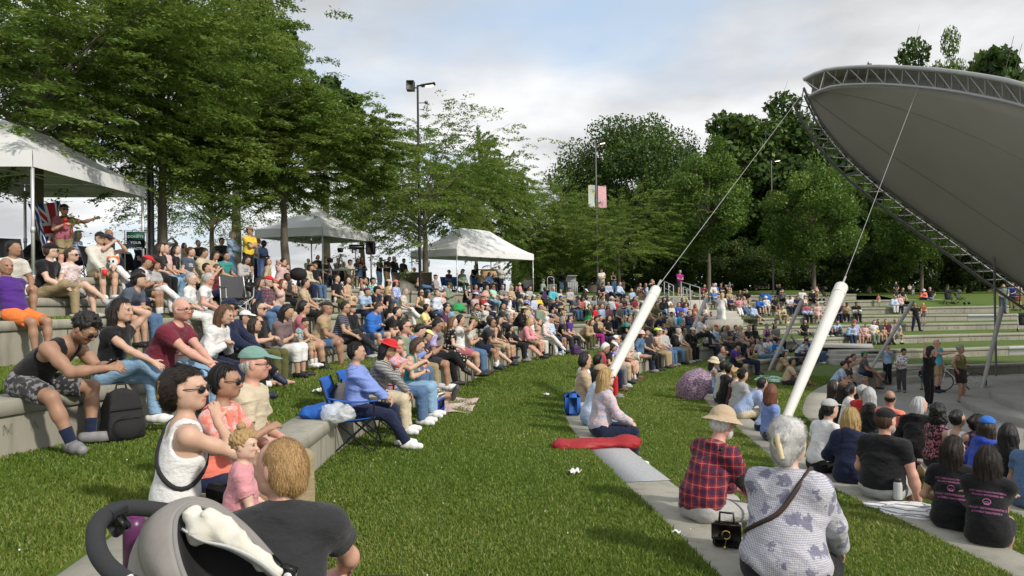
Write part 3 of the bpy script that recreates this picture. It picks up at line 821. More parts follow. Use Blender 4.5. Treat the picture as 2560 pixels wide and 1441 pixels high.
# ------------------------------------------------------------------ people
CN = dict(black=(.010,.010,.012), charcoal=(.028,.029,.033), darkgrey=(.06,.06,.065), grey=(.20,.20,.21), lightgrey=(.42,.42,.42), white=(.72,.72,.72), offwhite=(.60,.58,.52), cream=(.58,.50,.36),
 beige=(.48,.37,.25), tan=(.40,.29,.17), khaki=(.33,.26,.15), brown=(.12,.065,.035), darkbrown=(.045,.026,.017), rust=(.30,.09,.04), red=(.55,.025,.03), maroon=(.16,.022,.04), burgundy=(.09,.018,.028),
 pink=(.68,.30,.34), palepink=(.66,.46,.45), rose=(.40,.12,.16), coral=(.85,.22,.16), orange=(.80,.20,.04), yellow=(.78,.55,.06), paleyellow=(.78,.70,.30), lime=(.45,.70,.06), neon=(.55,.80,.08), green=(.03,.22,.07),
 darkgreen=(.02,.07,.035), olive=(.10,.10,.035), sage=(.20,.27,.20), mint=(.45,.68,.56), teal=(.04,.27,.26), turquoise=(.10,.48,.58), cyan=(.03,.42,.68), lightblue=(.34,.48,.68), paleblue=(.48,.58,.74), periwinkle=(.20,.28,.62),
 blue=(.03,.15,.52), royal=(.03,.07,.42), navy=(.012,.018,.05), slate=(.08,.10,.14), denim=(.07,.13,.24), darkdenim=(.022,.036,.075), lightdenim=(.20,.33,.48), purple=(.075,.025,.21), plum=(.11,.03,.12), lavender=(.42,.36,.62), mauve=(.17,.12,.125), magenta=(.32,.02,.20))
SKIN = dict(p=(.60,.42,.33), f=(.53,.35,.26), m=(.45,.285,.20), t=(.34,.20,.135), b=(.16,.09,.06), d=(.075,.042,.03), r=(.56,.32,.25))
HAIRC = dict(k=(.008,.007,.007), d=(.022,.014,.010), b=(.06,.032,.018), c=(.13,.07,.035), a=(.14,.045,.02), l=(.42,.28,.12), y=(.52,.36,.15), s=(.25,.25,.25), g=(.42,.42,.42), w=(.86,.84,.80), r=(.10,.012,.02), o=(.44,.27,.115))
def skin_mat(c, stub=0):
    k = ('skin', c)
    if k in _MC: return _MC[k]
    t = NT('skin'); co = t.coord('Object'); b = SKIN[c]
    at_ = t.n('ShaderNodeAttribute', _attribute_name='tint')
    n = t.noise(22, 4, co)
    col = t.mix(n, mixc(b, .88), (b[0] * 1.1, b[1] * 1.04, b[2] * 1.02))
    col = t.mix(1.0, col, at_.outputs['Color'], 'MULTIPLY')
    t.pbr(col, .52, t.bump(t.noise(240, 2, co), .12, .002), Subsurface_Weight=.08, Subsurface_Radius=(.02, .008, .004), Subsurface_Scale=.4, Specular_IOR_Level=.35)
    _MC[k] = t.m; return t.m
def hair_mat(c):
    k = ('hair', c)
    if k in _MC: return _MC[k]
    t = NT('hair'); b = HAIRC[c]
    n = t.noise(9, 4, t.coord('Object', (7, 7, .8)), .7); n2 = t.noise(30, 3, t.coord('Object', (9, 9, .7)), .6)
    col = t.mix(t.ramp(n2, [(.3, (0, 0, 0)), (.7, (1, 1, 1))]), mixc(b, .55), mixc(b, 1.35))
    t.pbr(col, .42, t.bump(t.mix(.5, n, n2), .8, .012), Specular_IOR_Level=.4); _MC[k] = t.m; return t.m
def cloth(c, pat=None, c2=None, rough=.85):
    k = ('cloth', c, pat, c2, rough)
    if k in _MC: return _MC[k]
    t = NT('cloth_' + c); co = t.coord('Object'); b = CN[c]
    n = t.noise(6, 4, co); fine = t.noise(300, 2, co)
    base = t.mix(n, mixc(b, .86), mixc(b, 1.10))
    b2 = CN[c2] if c2 else (.7, .7, .7)
    s = t.n('ShaderNodeSeparateXYZ'); t.ln(co, s.inputs[0]); X, Y, Z = s.outputs
    def band(v, f, w, ph=0.0):
        return t.math('LESS_THAN', t.math('FRACT', t.math('MULTIPLY_ADD', v, f, ph)), w)
    U = t.math('ADD', X, t.math('MULTIPLY', Y, .8))
    if pat == 'stripe': base = t.mix(band(Z, 26, .38), base, b2)
    elif pat == 'thin': base = t.mix(band(Z, 55, .3), base, b2)
    elif pat == 'vert': base = t.mix(band(U, 34, .4), base, b2)
    elif pat == 'plaid':
        base = t.mix(t.math('MULTIPLY', band(Z, 13, .5), .62), base, b2); base = t.mix(t.math('MULTIPLY', band(U, 13, .5), .62), base, b2)
        base = t.mix(t.math('MULTIPLY', band(Z, 13, .07, .3), .3), base, (.5, .45, .4)); base = t.mix(t.math('MULTIPLY', band(U, 13, .07, .3), .3), base, (.5, .45, .4))
    elif pat == 'check': 
        base = t.mix(t.math('MULTIPLY', band(Z, 20, .5), .5), base, b2); base = t.mix(t.math('MULTIPLY', band(U, 20, .5), .5), base, b2)
    elif pat == 'lilac':
        base = t.mix(t.math('MULTIPLY', t.math('ADD', band(Z, 95, .5), band(U, 95, .5)), .38), base, (.72, .70, .70))
        v = t.n('ShaderNodeTexVoronoi', Scale=9); t.ln(co, v.inputs['Vector']); nn = t.noise(12, 2, co)
        base = t.mix(t.ramp(t.math('ADD', v.outputs['Distance'], t.math('MULTIPLY', t.noise(26, 3, co, .7), 1.1)), [(.86, (.8, .8, .8)), (.93, (0, 0, 0))]), base, (.13, .13, .21))
    elif pat in ('floral', 'print', 'camo'):
        v = t.n('ShaderNodeTexVoronoi', Scale={'floral': 26, 'print': 15, 'camo': 9}[pat]); t.ln(co, v.inputs['Vector'])
        nn = t.noise({'floral': 30, 'print': 22, 'camo': 8}[pat], 3, co)
        base = t.mix(t.ramp(nn, [(.5, (0, 0, 0)), (.56, (1, 1, 1))]), base, b2)
        if pat == 'floral': base = t.mix(t.ramp(v.outputs['Distance'], [(.16, (.8, .8, .8)), (.24, (0, 0, 0))]), base, t.mix(.5, v.outputs['Color'], (.5, .22, .28)))
    elif pat == 'dots':
        v = t.n('ShaderNodeTexVoronoi', Scale=15, Randomness=.35); t.ln(co, v.inputs['Vector'])
        base = t.mix(t.ramp(v.outputs['Distance'], [(.30, (1, 1, 1)), (.36, (0, 0, 0))]), base, b2)
    elif pat == 'logo':
        q = t.math('MULTIPLY', t.math('LESS_THAN', t.math('ABSOLUTE', X), .075), t.math('GREATER_THAN', Y, .0))
        nn = t.noise(45, 1, t.coord('Object', (1, .2, 1.5))); zr = t.math('LESS_THAN', t.math('ABSOLUTE', t.math('SUBTRACT', Z, .42)), .045)
        base = t.mix(t.math('MULTIPLY', t.math('MULTIPLY', q, zr), t.math('GREATER_THAN', nn, .52)), base, b2)
    elif pat == 'tie':
        nn = t.noise(16, 4, co, .7); base = t.mix(t.ramp(nn, [(.45, (0, 0, 0)), (.58, (1, 1, 1))]), base, b2)
    elif pat == 'block': base = t.mix(t.math('GREATER_THAN', Z, .36), base, b2)
    if 'denim' in c:
        base = t.mix(t.math('MULTIPLY', t.noise(130, 2, t.coord('Object', (1, 1, .25))), .4), base, mixc(b, 1.9))
    w = t.noise(13, 4, t.coord('Object', (1, 1, 1.7)), .6)
    t.pbr(base, rough, t.bump(t.mix(.08, t.mix(.5, w, t.noise(5, 3, t.coord('Object', (1, 1, 2.2)), .5)), fine), .75, .05), Sheen_Weight=.12, Sheen_Roughness=.5, Specular_IOR_Level=.2)
    _MC[k] = t.m; return t.m
M_LENS = mat('dark_lens', (.012, .010, .012), .12, .0); M_FRAME = mat('glasses_frame', (.02, .018, .018), .35, .0)
M_PHONE = mat('phone_glass', (.012, .012, .015), .15, .05)

def tint_attr(me, V, S, P):
    H = S['H']; q = (V - S['head']) @ H; n = len(V); C = np.ones((n, 4), np.float32)
    def put(m, col): C[m, :3] *= np.array(col, np.float32)
    fr = q[:, 1] > .03; x = np.abs(q[:, 0])
    put(fr & (((q[:, 0] / .024) ** 2 + ((q[:, 2] + .066) / .011) ** 2) < 1), (.82, .50, .52))
    put(fr & ((((x - .032) / .0145) ** 2 + ((q[:, 2] - .001) / .0075) ** 2) < 1), (.10, .10, .12))
    put(fr & ((((x - .033) / .021) ** 2 + ((q[:, 2] - .0215 + x * .08) / .0055) ** 2) < 1), (.28, .24, .22))
    if P.get('stubble'): put((q[:, 1] > .0) & (q[:, 2] < -.035) & (q[:, 2] > -.13) & (np.sqrt(q[:, 0] ** 2 + (q[:, 1] - .02) ** 2) < .11) & ~((q[:, 1] > .05) & (x < .026) & (np.abs(q[:, 2] + .066) < .012)), P['stubble'])
    put(np.ones(n, bool) & (np.linalg.norm(q - np.array([0, .095, -.035]), axis=1) < .03), (1.0, .88, .86))
    a = me.attributes.new('tint', 'FLOAT_COLOR', 'POINT'); a.data.foreach_set('color', C.ravel())

_PM = {}
def psig(P): return tuple(sorted((k, str(v)) for k, v in P.items() if k != 'seed'))
def part_mesh(key, name, fn, tint=None):
    if key not in _PM:
        V, F = fn().mesh(); me = mesh_np(name, V, F)
        if tint is not None: tint_attr(me, V, *tint)
        _PM[key] = me
    return _PM[key]
TOPS = dict(tee=.30, polo=.30, shirt=.34, long=1.0, jacket=1.0, hoodie=1.0, elbow=.58, rolled=.72, tank=0, cap=.14)
BOTS = dict(pants=2, jeans=2, shorts=.80, brief=.5, capri=1.55, long=1.25)
def glasses_mesh():
    if 'gl' in _PM: return _PM['gl'], _PM['gf']
    l = MB(); g = MB()
    for s in (-1, 1):
        l.ell((s * .034, .098, -.004), (.025, .005, .018), rotz(-s * .25), 10, 6)
        g.tube([(s * .058, .088, .004), (s * .078, .06, .006), (s * .081, 0, .004), (s * .079, -.03, -.012)], .003, 5)
        a = np.linspace(0, 2 * math.pi, 13)[:-1]
        g.tube(np.stack([s * .034 + .026 * np.cos(a), .097 - .007 * np.cos(a) * 1, -.004 + .019 * np.sin(a)], 1), .0022, 4, closed=True)
    g.tube([(-.012, .102, .004), (0, .104, .006), (.012, .102, .004)], .0025, 5)
    _PM['gl'], _PM['gf'] = l.data('sunglass_lens'), g.data('glasses_frame'); return _PM['gl'], _PM['gf']

def person(label, M, P, skin='f', hair=('short', 'k'), top=('tee', 'black'), bot=('jeans', 'denim'), shoes='black', hat=None, glasses=None, h=.02, sc=1.0, group=None, name='person', socks=None, open_=None):
    """the body is one mesh; hair, clothes, hat, shoes and glasses are its children"""
    S = skeleton(P); sg = (psig(P), h)
    Mw = Matrix(M) @ Matrix.Scale(sc, 4)
    body = obj(name, part_mesh((sg, 'body'), 'body', lambda: body_field(S, P, h), (S, P)), skin_mat(skin), None, M=Mw)
    tag(body, label, 'person', group or 'seated and standing spectators')
    pat = top[2] if len(top) > 2 else None; c2 = top[3] if len(top) > 3 else None
    tt = top[0]; q = max(.013, h * .75)
    loose = P.get('loose', 1.07)
    dress = tt in ('dress', 'longdress'); tt0 = 'tee' if dress else tt
    def mk():
        if tt0 == 'tank': f = tank_field(S, P, h, q)
        else: f = shirt_field(S, P, h, TOPS[tt0], q * (1.5 if tt0 in ('jacket', 'hoodie') else 1.15), .02, loose, .017 if tt0 in ('jacket', 'hoodie', 'long', 'shirt') else .012)
        if tt0 == 'hoodie': f.pr.insert(-2, ('e', S['neck'] - S['fw'] * .07 - S['up2'] * .01, np.array([.10, .06, .065]), np.stack([S['rt'], S['fw'], S['up2']], 1), .05, S['neck'] - .2, S['neck'] + .2))
        return hem_cut(f, S, P, .07 if P['kind'] != 'stand' else .09)
    nm = {'tee': 'shirt', 'polo': 'shirt', 'long': 'shirt', 'elbow': 'shirt', 'rolled': 'shirt', 'cap': 'shirt', 'tank': 'tank_top', 'dress': 'dress', 'longdress': 'dress'}.get(tt, tt)
    obj(nm, part_mesh((sg, tt0, loose), nm, mk), cloth(top[1], pat, c2), body)
    if dress: obj('skirt', part_mesh((sg, 'skirt', tt), 'skirt', lambda: skirt_field(S, P, h, 1.3 if tt == 'longdress' else .95, q * 1.4)), cloth(top[1], pat, c2), body)
    elif bot[0] in ('skirt', 'longskirt'): obj('skirt', part_mesh((sg, 'skirt', bot[0]), 'skirt', lambda: skirt_field(S, P, h, 1.5 if bot[0] == 'longskirt' else .7, q * 1.4)), cloth(*bot[1:]), body)
    else:
        n2 = 'shorts' if bot[0] in ('shorts', 'brief') else 'trousers'
        obj(n2, part_mesh((sg, bot[0]), n2, lambda: pants_field(S, P, h, BOTS[bot[0]], q, flare=.012 if bot[0] in ('shorts', 'capri') else 0)), cloth(*bot[1:]), body)
    if shoes:
        for i in (0, 1): obj('shoe', part_mesh((sg, 'shoe', i), 'shoe', lambda i=i: shoe_field(S, P, h * .8, i)), mat('shoe_' + shoes, CN[shoes], .6, .2, 30), body)
        if socks:
            for i in (0, 1):
                def sk(i=i):
                    f = Field(h * .8); hp, kn, an = S['leg'][i]; u = unit(kn - an); f.cone(an, an + u * .13, .043, .050, 0, flat=True); return f
                obj('sock', part_mesh((sg, 'sock', i), 'sock', sk), cloth(socks), body)
    if hair: obj('headscarf' if hair[0] == 'hijab' else 'hair', part_mesh((sg, 'hair', hair[0]), 'hair', lambda: hair_field(S, P, h * .8, hair[0])), hair_mat(hair[1]) if hair[0] != 'hijab' else cloth(hair[1]), body)
    if hat: obj({'capback': 'cap'}.get(hat[0], hat[0] if hat[0] in ('cap', 'visor') else 'hat'), part_mesh((sg, 'hat', hat[0]), 'hat', lambda: hat_field(S, P, h * .8, hat[0])), cloth(*hat[1:]), body)
    if glasses:
        hm = Matrix.Translation(Vector(S['head'])) @ Matrix([list(r) for r in S['H']]).to_4x4()
        l, g = glasses_mesh()
        go = obj('sunglasses' if glasses == 'sun' else 'glasses', g, M_FRAME, body, M=hm)
        if glasses == 'sun': obj('lens', l, M_LENS, go)
    return body, S, Mw
def frame(p, fwd, yaw=0):
    """matrix of a person at p facing fwd (turned by yaw degrees to the left)"""
    f = unit([fwd[0], fwd[1], 0]); a = R(yaw); f = np.array([f[0] * math.cos(a) - f[1] * math.sin(a), f[0] * math.sin(a) + f[1] * math.cos(a), 0])
    r = np.array([f[1], -f[0], 0])
    return Matrix(((r[0], f[0], 0, p[0]), (r[1], f[1], 0, p[1]), (0, 0, 1, p[2]), (0, 0, 0, 1)))
# ------------------------------------------------------------------ trees
def leaf_mat(name, c1, c2, c3, tr=.5):
    t = NT(name); a = t.n('ShaderNodeAttribute', _attribute_name='leafv')
    col = t.ramp(a.outputs['Fac'], [(0, c1), (.55, c2), (1, c3)])
    d = t.n('ShaderNodeBsdfPrincipled', Roughness=.55, Specular_IOR_Level=.0) if False else t.n('ShaderNodeBsdfDiffuse')
    t.ln(col, d.inputs[0]); g = t.n('ShaderNodeBsdfTranslucent'); t.ln(t.mix(.5, col, (.16, .24, .03), 'MIX'), g.inputs[0])
    gl = t.n('ShaderNodeBsdfGlossy', Roughness=.45); gl.inputs[0].default_value = (.5, .55, .5, 1)
    m1 = t.n('ShaderNodeMixShader'); m1.inputs[0].default_value = tr; t.ln(d.outputs[0], m1.inputs[1]); t.ln(g.outputs[0], m1.inputs[2])
    m2 = t.n('ShaderNodeMixShader'); m2.inputs[0].default_value = .04; t.ln(m1.outputs[0], m2.inputs[1]); t.ln(gl.outputs[0], m2.inputs[2])
    t.ln(m2.outputs[0], t.out.inputs[0]); return t.m
LEAF = dict(locust=leaf_mat('locust_leaves', (.088, .152, .024), (.180, .270, .050), (.30, .34, .085)),
            dark=leaf_mat('dark_leaves', (.028, .058, .014), (.055, .105, .022), (.11, .165, .036), .25),
            oval=leaf_mat('green_leaves', (.045, .095, .014), (.09, .165, .024), (.16, .23, .04), .3),
            bush=leaf_mat('shrub_leaves', (.014, .030, .008), (.035, .065, .012), (.10, .13, .025), .25))
t = NT('bark'); co = t.coord('Object', (1, 1, .25)); n = t.noise(14, 6, co, .7)
t.pbr(t.mix(n, (.05, .042, .032), (.20, .175, .13)), .9, t.bump(n, .8, .02)); M_BARK = t.m

def leaves_mesh(name, cen, nrm, ax, L, W, val, fold=.0):
    """one quad per leaf"""
    n = len(cen); b = np.cross(nrm, ax); b /= np.linalg.norm(b, axis=1)[:, None] + 1e-9
    L = np.broadcast_to(L, n)[:, None]; W = np.broadcast_to(W, n)[:, None]
    V = np.stack([cen - ax * L * .5, cen + b * W * .5, cen + ax * L * .5, cen - b * W * .5], 1).reshape(-1, 3)
    me = mesh_np(name, V, np.arange(4 * n).reshape(n, 4), False)
    a = me.attributes.new('leafv', 'FLOAT', 'FACE'); a.data.foreach_set('value', np.asarray(val, np.float32)); return me
def ru(r, n):
    v = r.normal(size=(n, 3)); return v / np.linalg.norm(v, axis=1)[:, None]
def crown(kind, seed, n, rad, hgt):
    """rad, hgt: half width and full height of the crown, base of crown at z = 0"""
    r = np.random.default_rng(seed); c = np.array([0, 0, hgt / 2]); sc = np.array([rad, rad, hgt / 2])
    nb = {'locust': 46, 'dark': 72, 'oval': 72, 'bush': 22}[kind]
    # boughs: anchor points inside an irregular hull
    d = ru(r, nb * 3); d[:, 2] = d[:, 2] * .85 + .1
    lob = 1 + .22 * np.sin(d @ np.array([3.1, 1.7, 2.3]) + seed) + .16 * np.sin(d @ np.array([-2.2, 4.1, 3.0]) + 2 * seed)
    rr = r.uniform(.45, .98, len(d)) ** .6
    B = d * rr[:, None] * lob[:, None]
    if kind == 'oval':
        tp = 1 - .45 * np.clip(B[:, 2], 0, 1) ** 1.5; B[:, :2] *= tp[:, None]
    if kind == 'locust': B[:, 2] = np.where(B[:, 2] < -.55, -.55 + .3 * (B[:, 2] + .55), B[:, 2])
    keep = [0]
    for i in range(1, len(B)):
        if len(keep) >= nb: break
        if np.min(np.linalg.norm(B[keep] - B[i], axis=1)) > {'locust': .22, 'dark': .22, 'oval': .18, 'bush': .25}[kind]: keep.append(i)
    B = B[keep]; P = c + B * sc; nb = len(P)
    out = P - c; out[:, 2] *= .5; out /= np.linalg.norm(out, axis=1)[:, None] + 1e-6
    w = r.uniform(.5, 1.5, nb); w /= w.sum(); k = r.choice(nb, n, p=w)
    s = min(rad, hgt / 2)
    if kind == 'locust':
        # flat drooping sprays on each bough
        ns = 26; sp = r.normal(size=(nb, ns, 3)) * np.array([.30, .30, .22]) * s; sp += out[:, None] * r.uniform(-.1, .42, (nb, ns, 1)) * s
        sp[..., 2] -= .10 * s * (np.linalg.norm(sp[..., :2], axis=-1) / (.35 * s)) ** 2 * .4
        j = r.integers(0, ns, n); base = P[k] + sp[k, j]
        dr = sp[..., :] + out[:, None] * .3 * s; dr[..., 2] = dr[..., 2] * .3 - .06 * s; dr /= np.linalg.norm(dr, axis=-1)[..., None]
        t_ = r.uniform(-.5, .6, n); ln = .30 * s ** .5
        ax = dr[k, j]; side = np.cross(ax, [0, 0, 1.0]); side /= np.linalg.norm(side, axis=1)[:, None] + 1e-6
        cen = base + ax * (t_ * ln * 1.3)[:, None] + side * (r.normal(size=n) * ln * .26)[:, None]; cen[:, 2] -= (np.abs(t_) * .08 + np.abs(r.normal(size=n)) * .035) * s ** .5
        axl = side * np.sign(r.normal(size=n))[:, None] * .8 + ax * .6 + r.normal(size=(n, 3)) * .4; axl /= np.linalg.norm(axl, axis=1)[:, None]
        nr = np.array([0, 0, 1.0]) + r.normal(size=(n, 3)) * .75
        L, W = r.uniform(.10, .18, n), r.uniform(.034, .056, n)
    else:
        sg = {'dark': .21, 'oval': .17, 'bush': .24}[kind]
        q = r.normal(size=(n, 3)); q /= np.linalg.norm(q, axis=1)[:, None]; q *= (r.uniform(.25, 1, n) ** .5 * sg * 1.7)[:, None]
        q[:, 2] *= .8
        cen = P[k] + q * s; axl = ru(r, n); nr = q / np.linalg.norm(q, axis=1)[:, None] * .8 + np.array([0, 0, .5]) + r.normal(size=(n, 3)) * .5
        a, b = {'dark': (.20, .38), 'oval': (.13, .24), 'bush': (.12, .24)}[kind]
        L = r.uniform(a, b, n); W = L * r.uniform(.5, .75, n)
        axl[:, 2] -= .3; axl /= np.linalg.norm(axl, axis=1)[:, None]
    nr /= np.linalg.norm(nr, axis=1)[:, None]
    val = np.clip(.45 + .22 * r.normal(size=n) + .18 * r.normal(size=nb)[k], 0, 1)
    return leaves_mesh('crown', cen, nr, axl, L, W, val), P
def trunk_mb(P, zb, r0, seed, tall):
    """trunk from z = -zb up to the crown with limbs to the boughs P"""
    r = np.random.default_rng(seed); m = MB(); hgt = P[:, 2].max()
    top = np.array([0, 0, hgt * (.75 if tall else .45)])
    z = np.linspace(-zb - .3, top[2], 9); wob = np.cumsum(r.normal(size=(9, 2)) * .03, 0) * (zb + hgt) * .12; wob -= wob[0]
    ax = np.concatenate([wob, z[:, None]], 1); rad = np.interp(z, [-zb - .3, -zb + .4, top[2]], [r0 * 1.35, r0, r0 * .28]); m.tube(ax, rad, 10)
    for p in P[r.permutation(len(P))[:26]]:
        zs = np.clip(p[2] * .45 - .2, -zb * .25, top[2] * .95); s0 = np.array([np.interp(zs, z, ax[:, 0]), np.interp(zs, z, ax[:, 1]), zs])
        mid = s0 * .45 + p * .55 + np.array([0, 0, .12 * np.linalg.norm(p - s0)]) + r.normal(size=3) * .15
        b0 = np.interp(zs, z, rad) * .5
        tt = np.linspace(0, 1, 7)[:, None]; q = (1 - tt) ** 2 * s0 + 2 * tt * (1 - tt) * mid + tt ** 2 * p
        m.tube(q, np.linspace(b0, .012, 7), 6)
        for _ in range(3):
            e = p + r.normal(size=3) * .5; m.tube([q[4], (q[4] + e) / 2 + r.normal(size=3) * .1, e], [b0 * .35, b0 * .2, .006], 5)
    return m
_TREE = {}
def tree(label, px, top, bot, hw, d, kind, variant=0, n=20000, tall=False, group=None, name=None, trunk_px=None):
    p0 = at(px, (top + bot) / 2, d); rad = hw * d / F_PX; ztop = at(px, top, d)[2]; zbot = at(px, bot, d)[2]; hgt = ztop - zbot
    gz = floor_z(p0[0], p0[1]); 
    if gz < 1: gz = zbot - 1.2
    zb = max(zbot - gz, .3)
    key = (kind, variant)
    if key not in _TREE:
        me, P = crown(kind, 31 * variant + len(kind), n, rad, hgt); _TREE[key] = (me, P, rad, hgt, {})
    me, P, r0, h0, tr = _TREE[key]
    s = (rad / r0, rad / r0, hgt / h0)
    nm = name or {'locust': 'locust_tree', 'dark': 'broadleaf_tree', 'oval': 'young_tree', 'bush': 'shrub'}[kind]
    root = thing(nm, label, 'tree' if kind != 'bush' else 'shrub', (p0[0], p0[1], gz), 0, group)
    c = obj('crown', me, LEAF[kind], root, (0, 0, zb)); c.scale = s
    zr = round(zb / s[2], 1)
    if kind != 'bush':
        if zr not in tr: tr[zr] = trunk_mb(P, zr, .16 if kind != 'dark' else .3, variant, tall).data('trunk')
        k = obj('trunk', tr[zr], M_BARK, root, (0, 0, zb)); k.scale = s
    return root
TREES = [
 # label, px, top, bottom of crown, half width, depth, kind, variant, leaves
 ('big feathery locust tree arching over the first white tent', 90, -190, 430, 340, 17.5, 'locust', 1, 115000),
 ('feathery locust tree in front of the white double banner', 400, -90, 480, 270, 21, 'locust', 2, 115000),
 ('locust tree with fine leaves, slim trunk just before the middle tent', 712, 262, 500, 225, 24.5, 'locust', 3, 115000),
 ('smaller locust tree with a thin dark trunk behind the man bending over', 530, 300, 600, 150, 34, 'locust', 4, 30000),
 ('locust tree with two pale trunks around the tall lamp post', 1060, 318, 610, 195, 33, 'locust', 5, 65000),
 ('locust tree crown between middle tent and tall lamp post', 905, 320, 600, 130, 39, 'locust', 4, 30000),
 ('drooping locust tree hanging over the far white tent', 1190, 385, 620, 100, 42, 'locust', 3, 30000),
 ('pale low locust tree just beyond the far tent', 1320, 470, 690, 85, 52, 'locust', 2, 30000),
 ('yellowish locust tree near the wire trolley', 1410, 450, 690, 80, 54, 'locust', 4, 30000),
 ('locust tree with fine yellowish leaves under the banner post', 1545, 500, 680, 125, 53, 'locust', 5, 30000),
 ('tall dark broadleaf tree rising behind the locusts', 585, 10, 420, 125, 38, 'dark', 1, 42000),
 ('dark rounded broadleaf crown peeking out above the middle locust', 810, 195, 430, 70, 44, 'dark', 2, 42000),
 ('broad domed dark tree behind the banner post', 1590, 305, 640, 158, 70, 'dark', 3, 42000),
 ('tallest dark tree in the grove, behind the long cable', 1900, 275, 680, 130, 76, 'dark', 1, 42000),
 ('dark tree with ragged top next to the canopy tip', 2030, 310, 690, 120, 80, 'dark', 2, 42000),
 ('fresh green oval tree with forked ivy clad trunk', 1768, 365, 665, 100, 54, 'oval', 1, 26000),
 ('fresh green oval tree with straight trunk beside the canopy edge', 2030, 392, 690, 108, 53, 'oval', 2, 26000),
 ('dark tree just behind the canopy tip', 2165, 205, 700, 130, 84, 'dark', 3, 42000),
 ('dark tree whose top shows over the middle of the canopy', 2235, 152, 690, 110, 88, 'dark', 1, 42000),
 ('pointed tree top sticking out above the canopy', 2360, 118, 690, 80, 84, 'oval', 1, 26000),
 ('rounded tree top above the canopy, next to the pointed one', 2452, 128, 690, 125, 86, 'dark', 2, 42000),
 ('last tree top above the canopy at the picture edge', 2570, 155, 690, 110, 86, 'oval', 2, 26000),
 ('slim tree with bare ivy clad stem behind the girl with the pushchair', 2300, 420, 690, 95, 60, 'oval', 2, 26000),
 ('dark tree filling the gap between domed tree and oval tree', 1690, 420, 700, 95, 78, 'dark', 1, 42000),
 ('dark tree behind the yellowish locust', 1480, 430, 700, 80, 80, 'dark', 2, 42000),
 ('dark tree under the lower canopy truss', 2420, 430, 700, 120, 70, 'dark', 3, 42000),
]
for a in TREES: tree(a[0], *a[1:8], n=a[8], tall=a[6] == 'oval', group='park trees around the amphitheatre')
sh = np.random.default_rng(5); SHR = []
for i, px in enumerate(list(range(1350, 2640, 78))):
    top = 610 + sh.uniform(-30, 30); SHR.append((px + sh.uniform(-15, 15), top, 738 if px < 2160 else 744, 62 + sh.uniform(0, 16), 64 + sh.uniform(-2, 5)))
SPOT = ['beyond the wire trolley', 'beyond the grey bin', 'beyond the banner post', 'beyond the black tank top', 'beyond the shorter white tube', 'beyond the stair railing', 'beyond the magenta shirt', 'beyond the forked oval tree', 'beyond the blue hat', 'beyond the slim lamp post', 'beyond the folded blue umbrella', 'beyond the straight oval tree', 'beyond the taller white tube', 'beyond the grass picnickers', 'beyond the couple in hoodies', 'beyond the orange top', 'beyond the low wall end', 'under the truss foot']
r = np.random.default_rng(77); n = 60000; px_ = r.uniform(1280, 2900, n); d_ = r.uniform(84, 104, n); tp = 560 - 40 * np.sin(px_ / 83) - 30 * np.sin(px_ / 37 + 1); py_ = tp + (750 - tp) * r.random(n) ** .8
r_ = _F + _Rr * ((px_ - 1280) / F_PX)[:, None] + _U * ((720.5 - py_) / F_PX)[:, None]; cen = CAM + r_ * (d_ / r_[:, 1])[:, None]; L = r.uniform(.35, .7, n)
wd = obj('woods', leaves_mesh('woods', cen, ru(r, n), ru(r, n), L, L * .7, np.clip(.35 + .25 * r.normal(size=n), 0, 1)), LEAF['dark']); tag(wd, kind='stuff')
for i, s_ in enumerate(SHR): tree('dense dark shrub at the grove edge ' + SPOT[i % len(SPOT)], *s_, 'bush', i % 3 + 1, n=12000, group='shrubs along the edge of the grove')
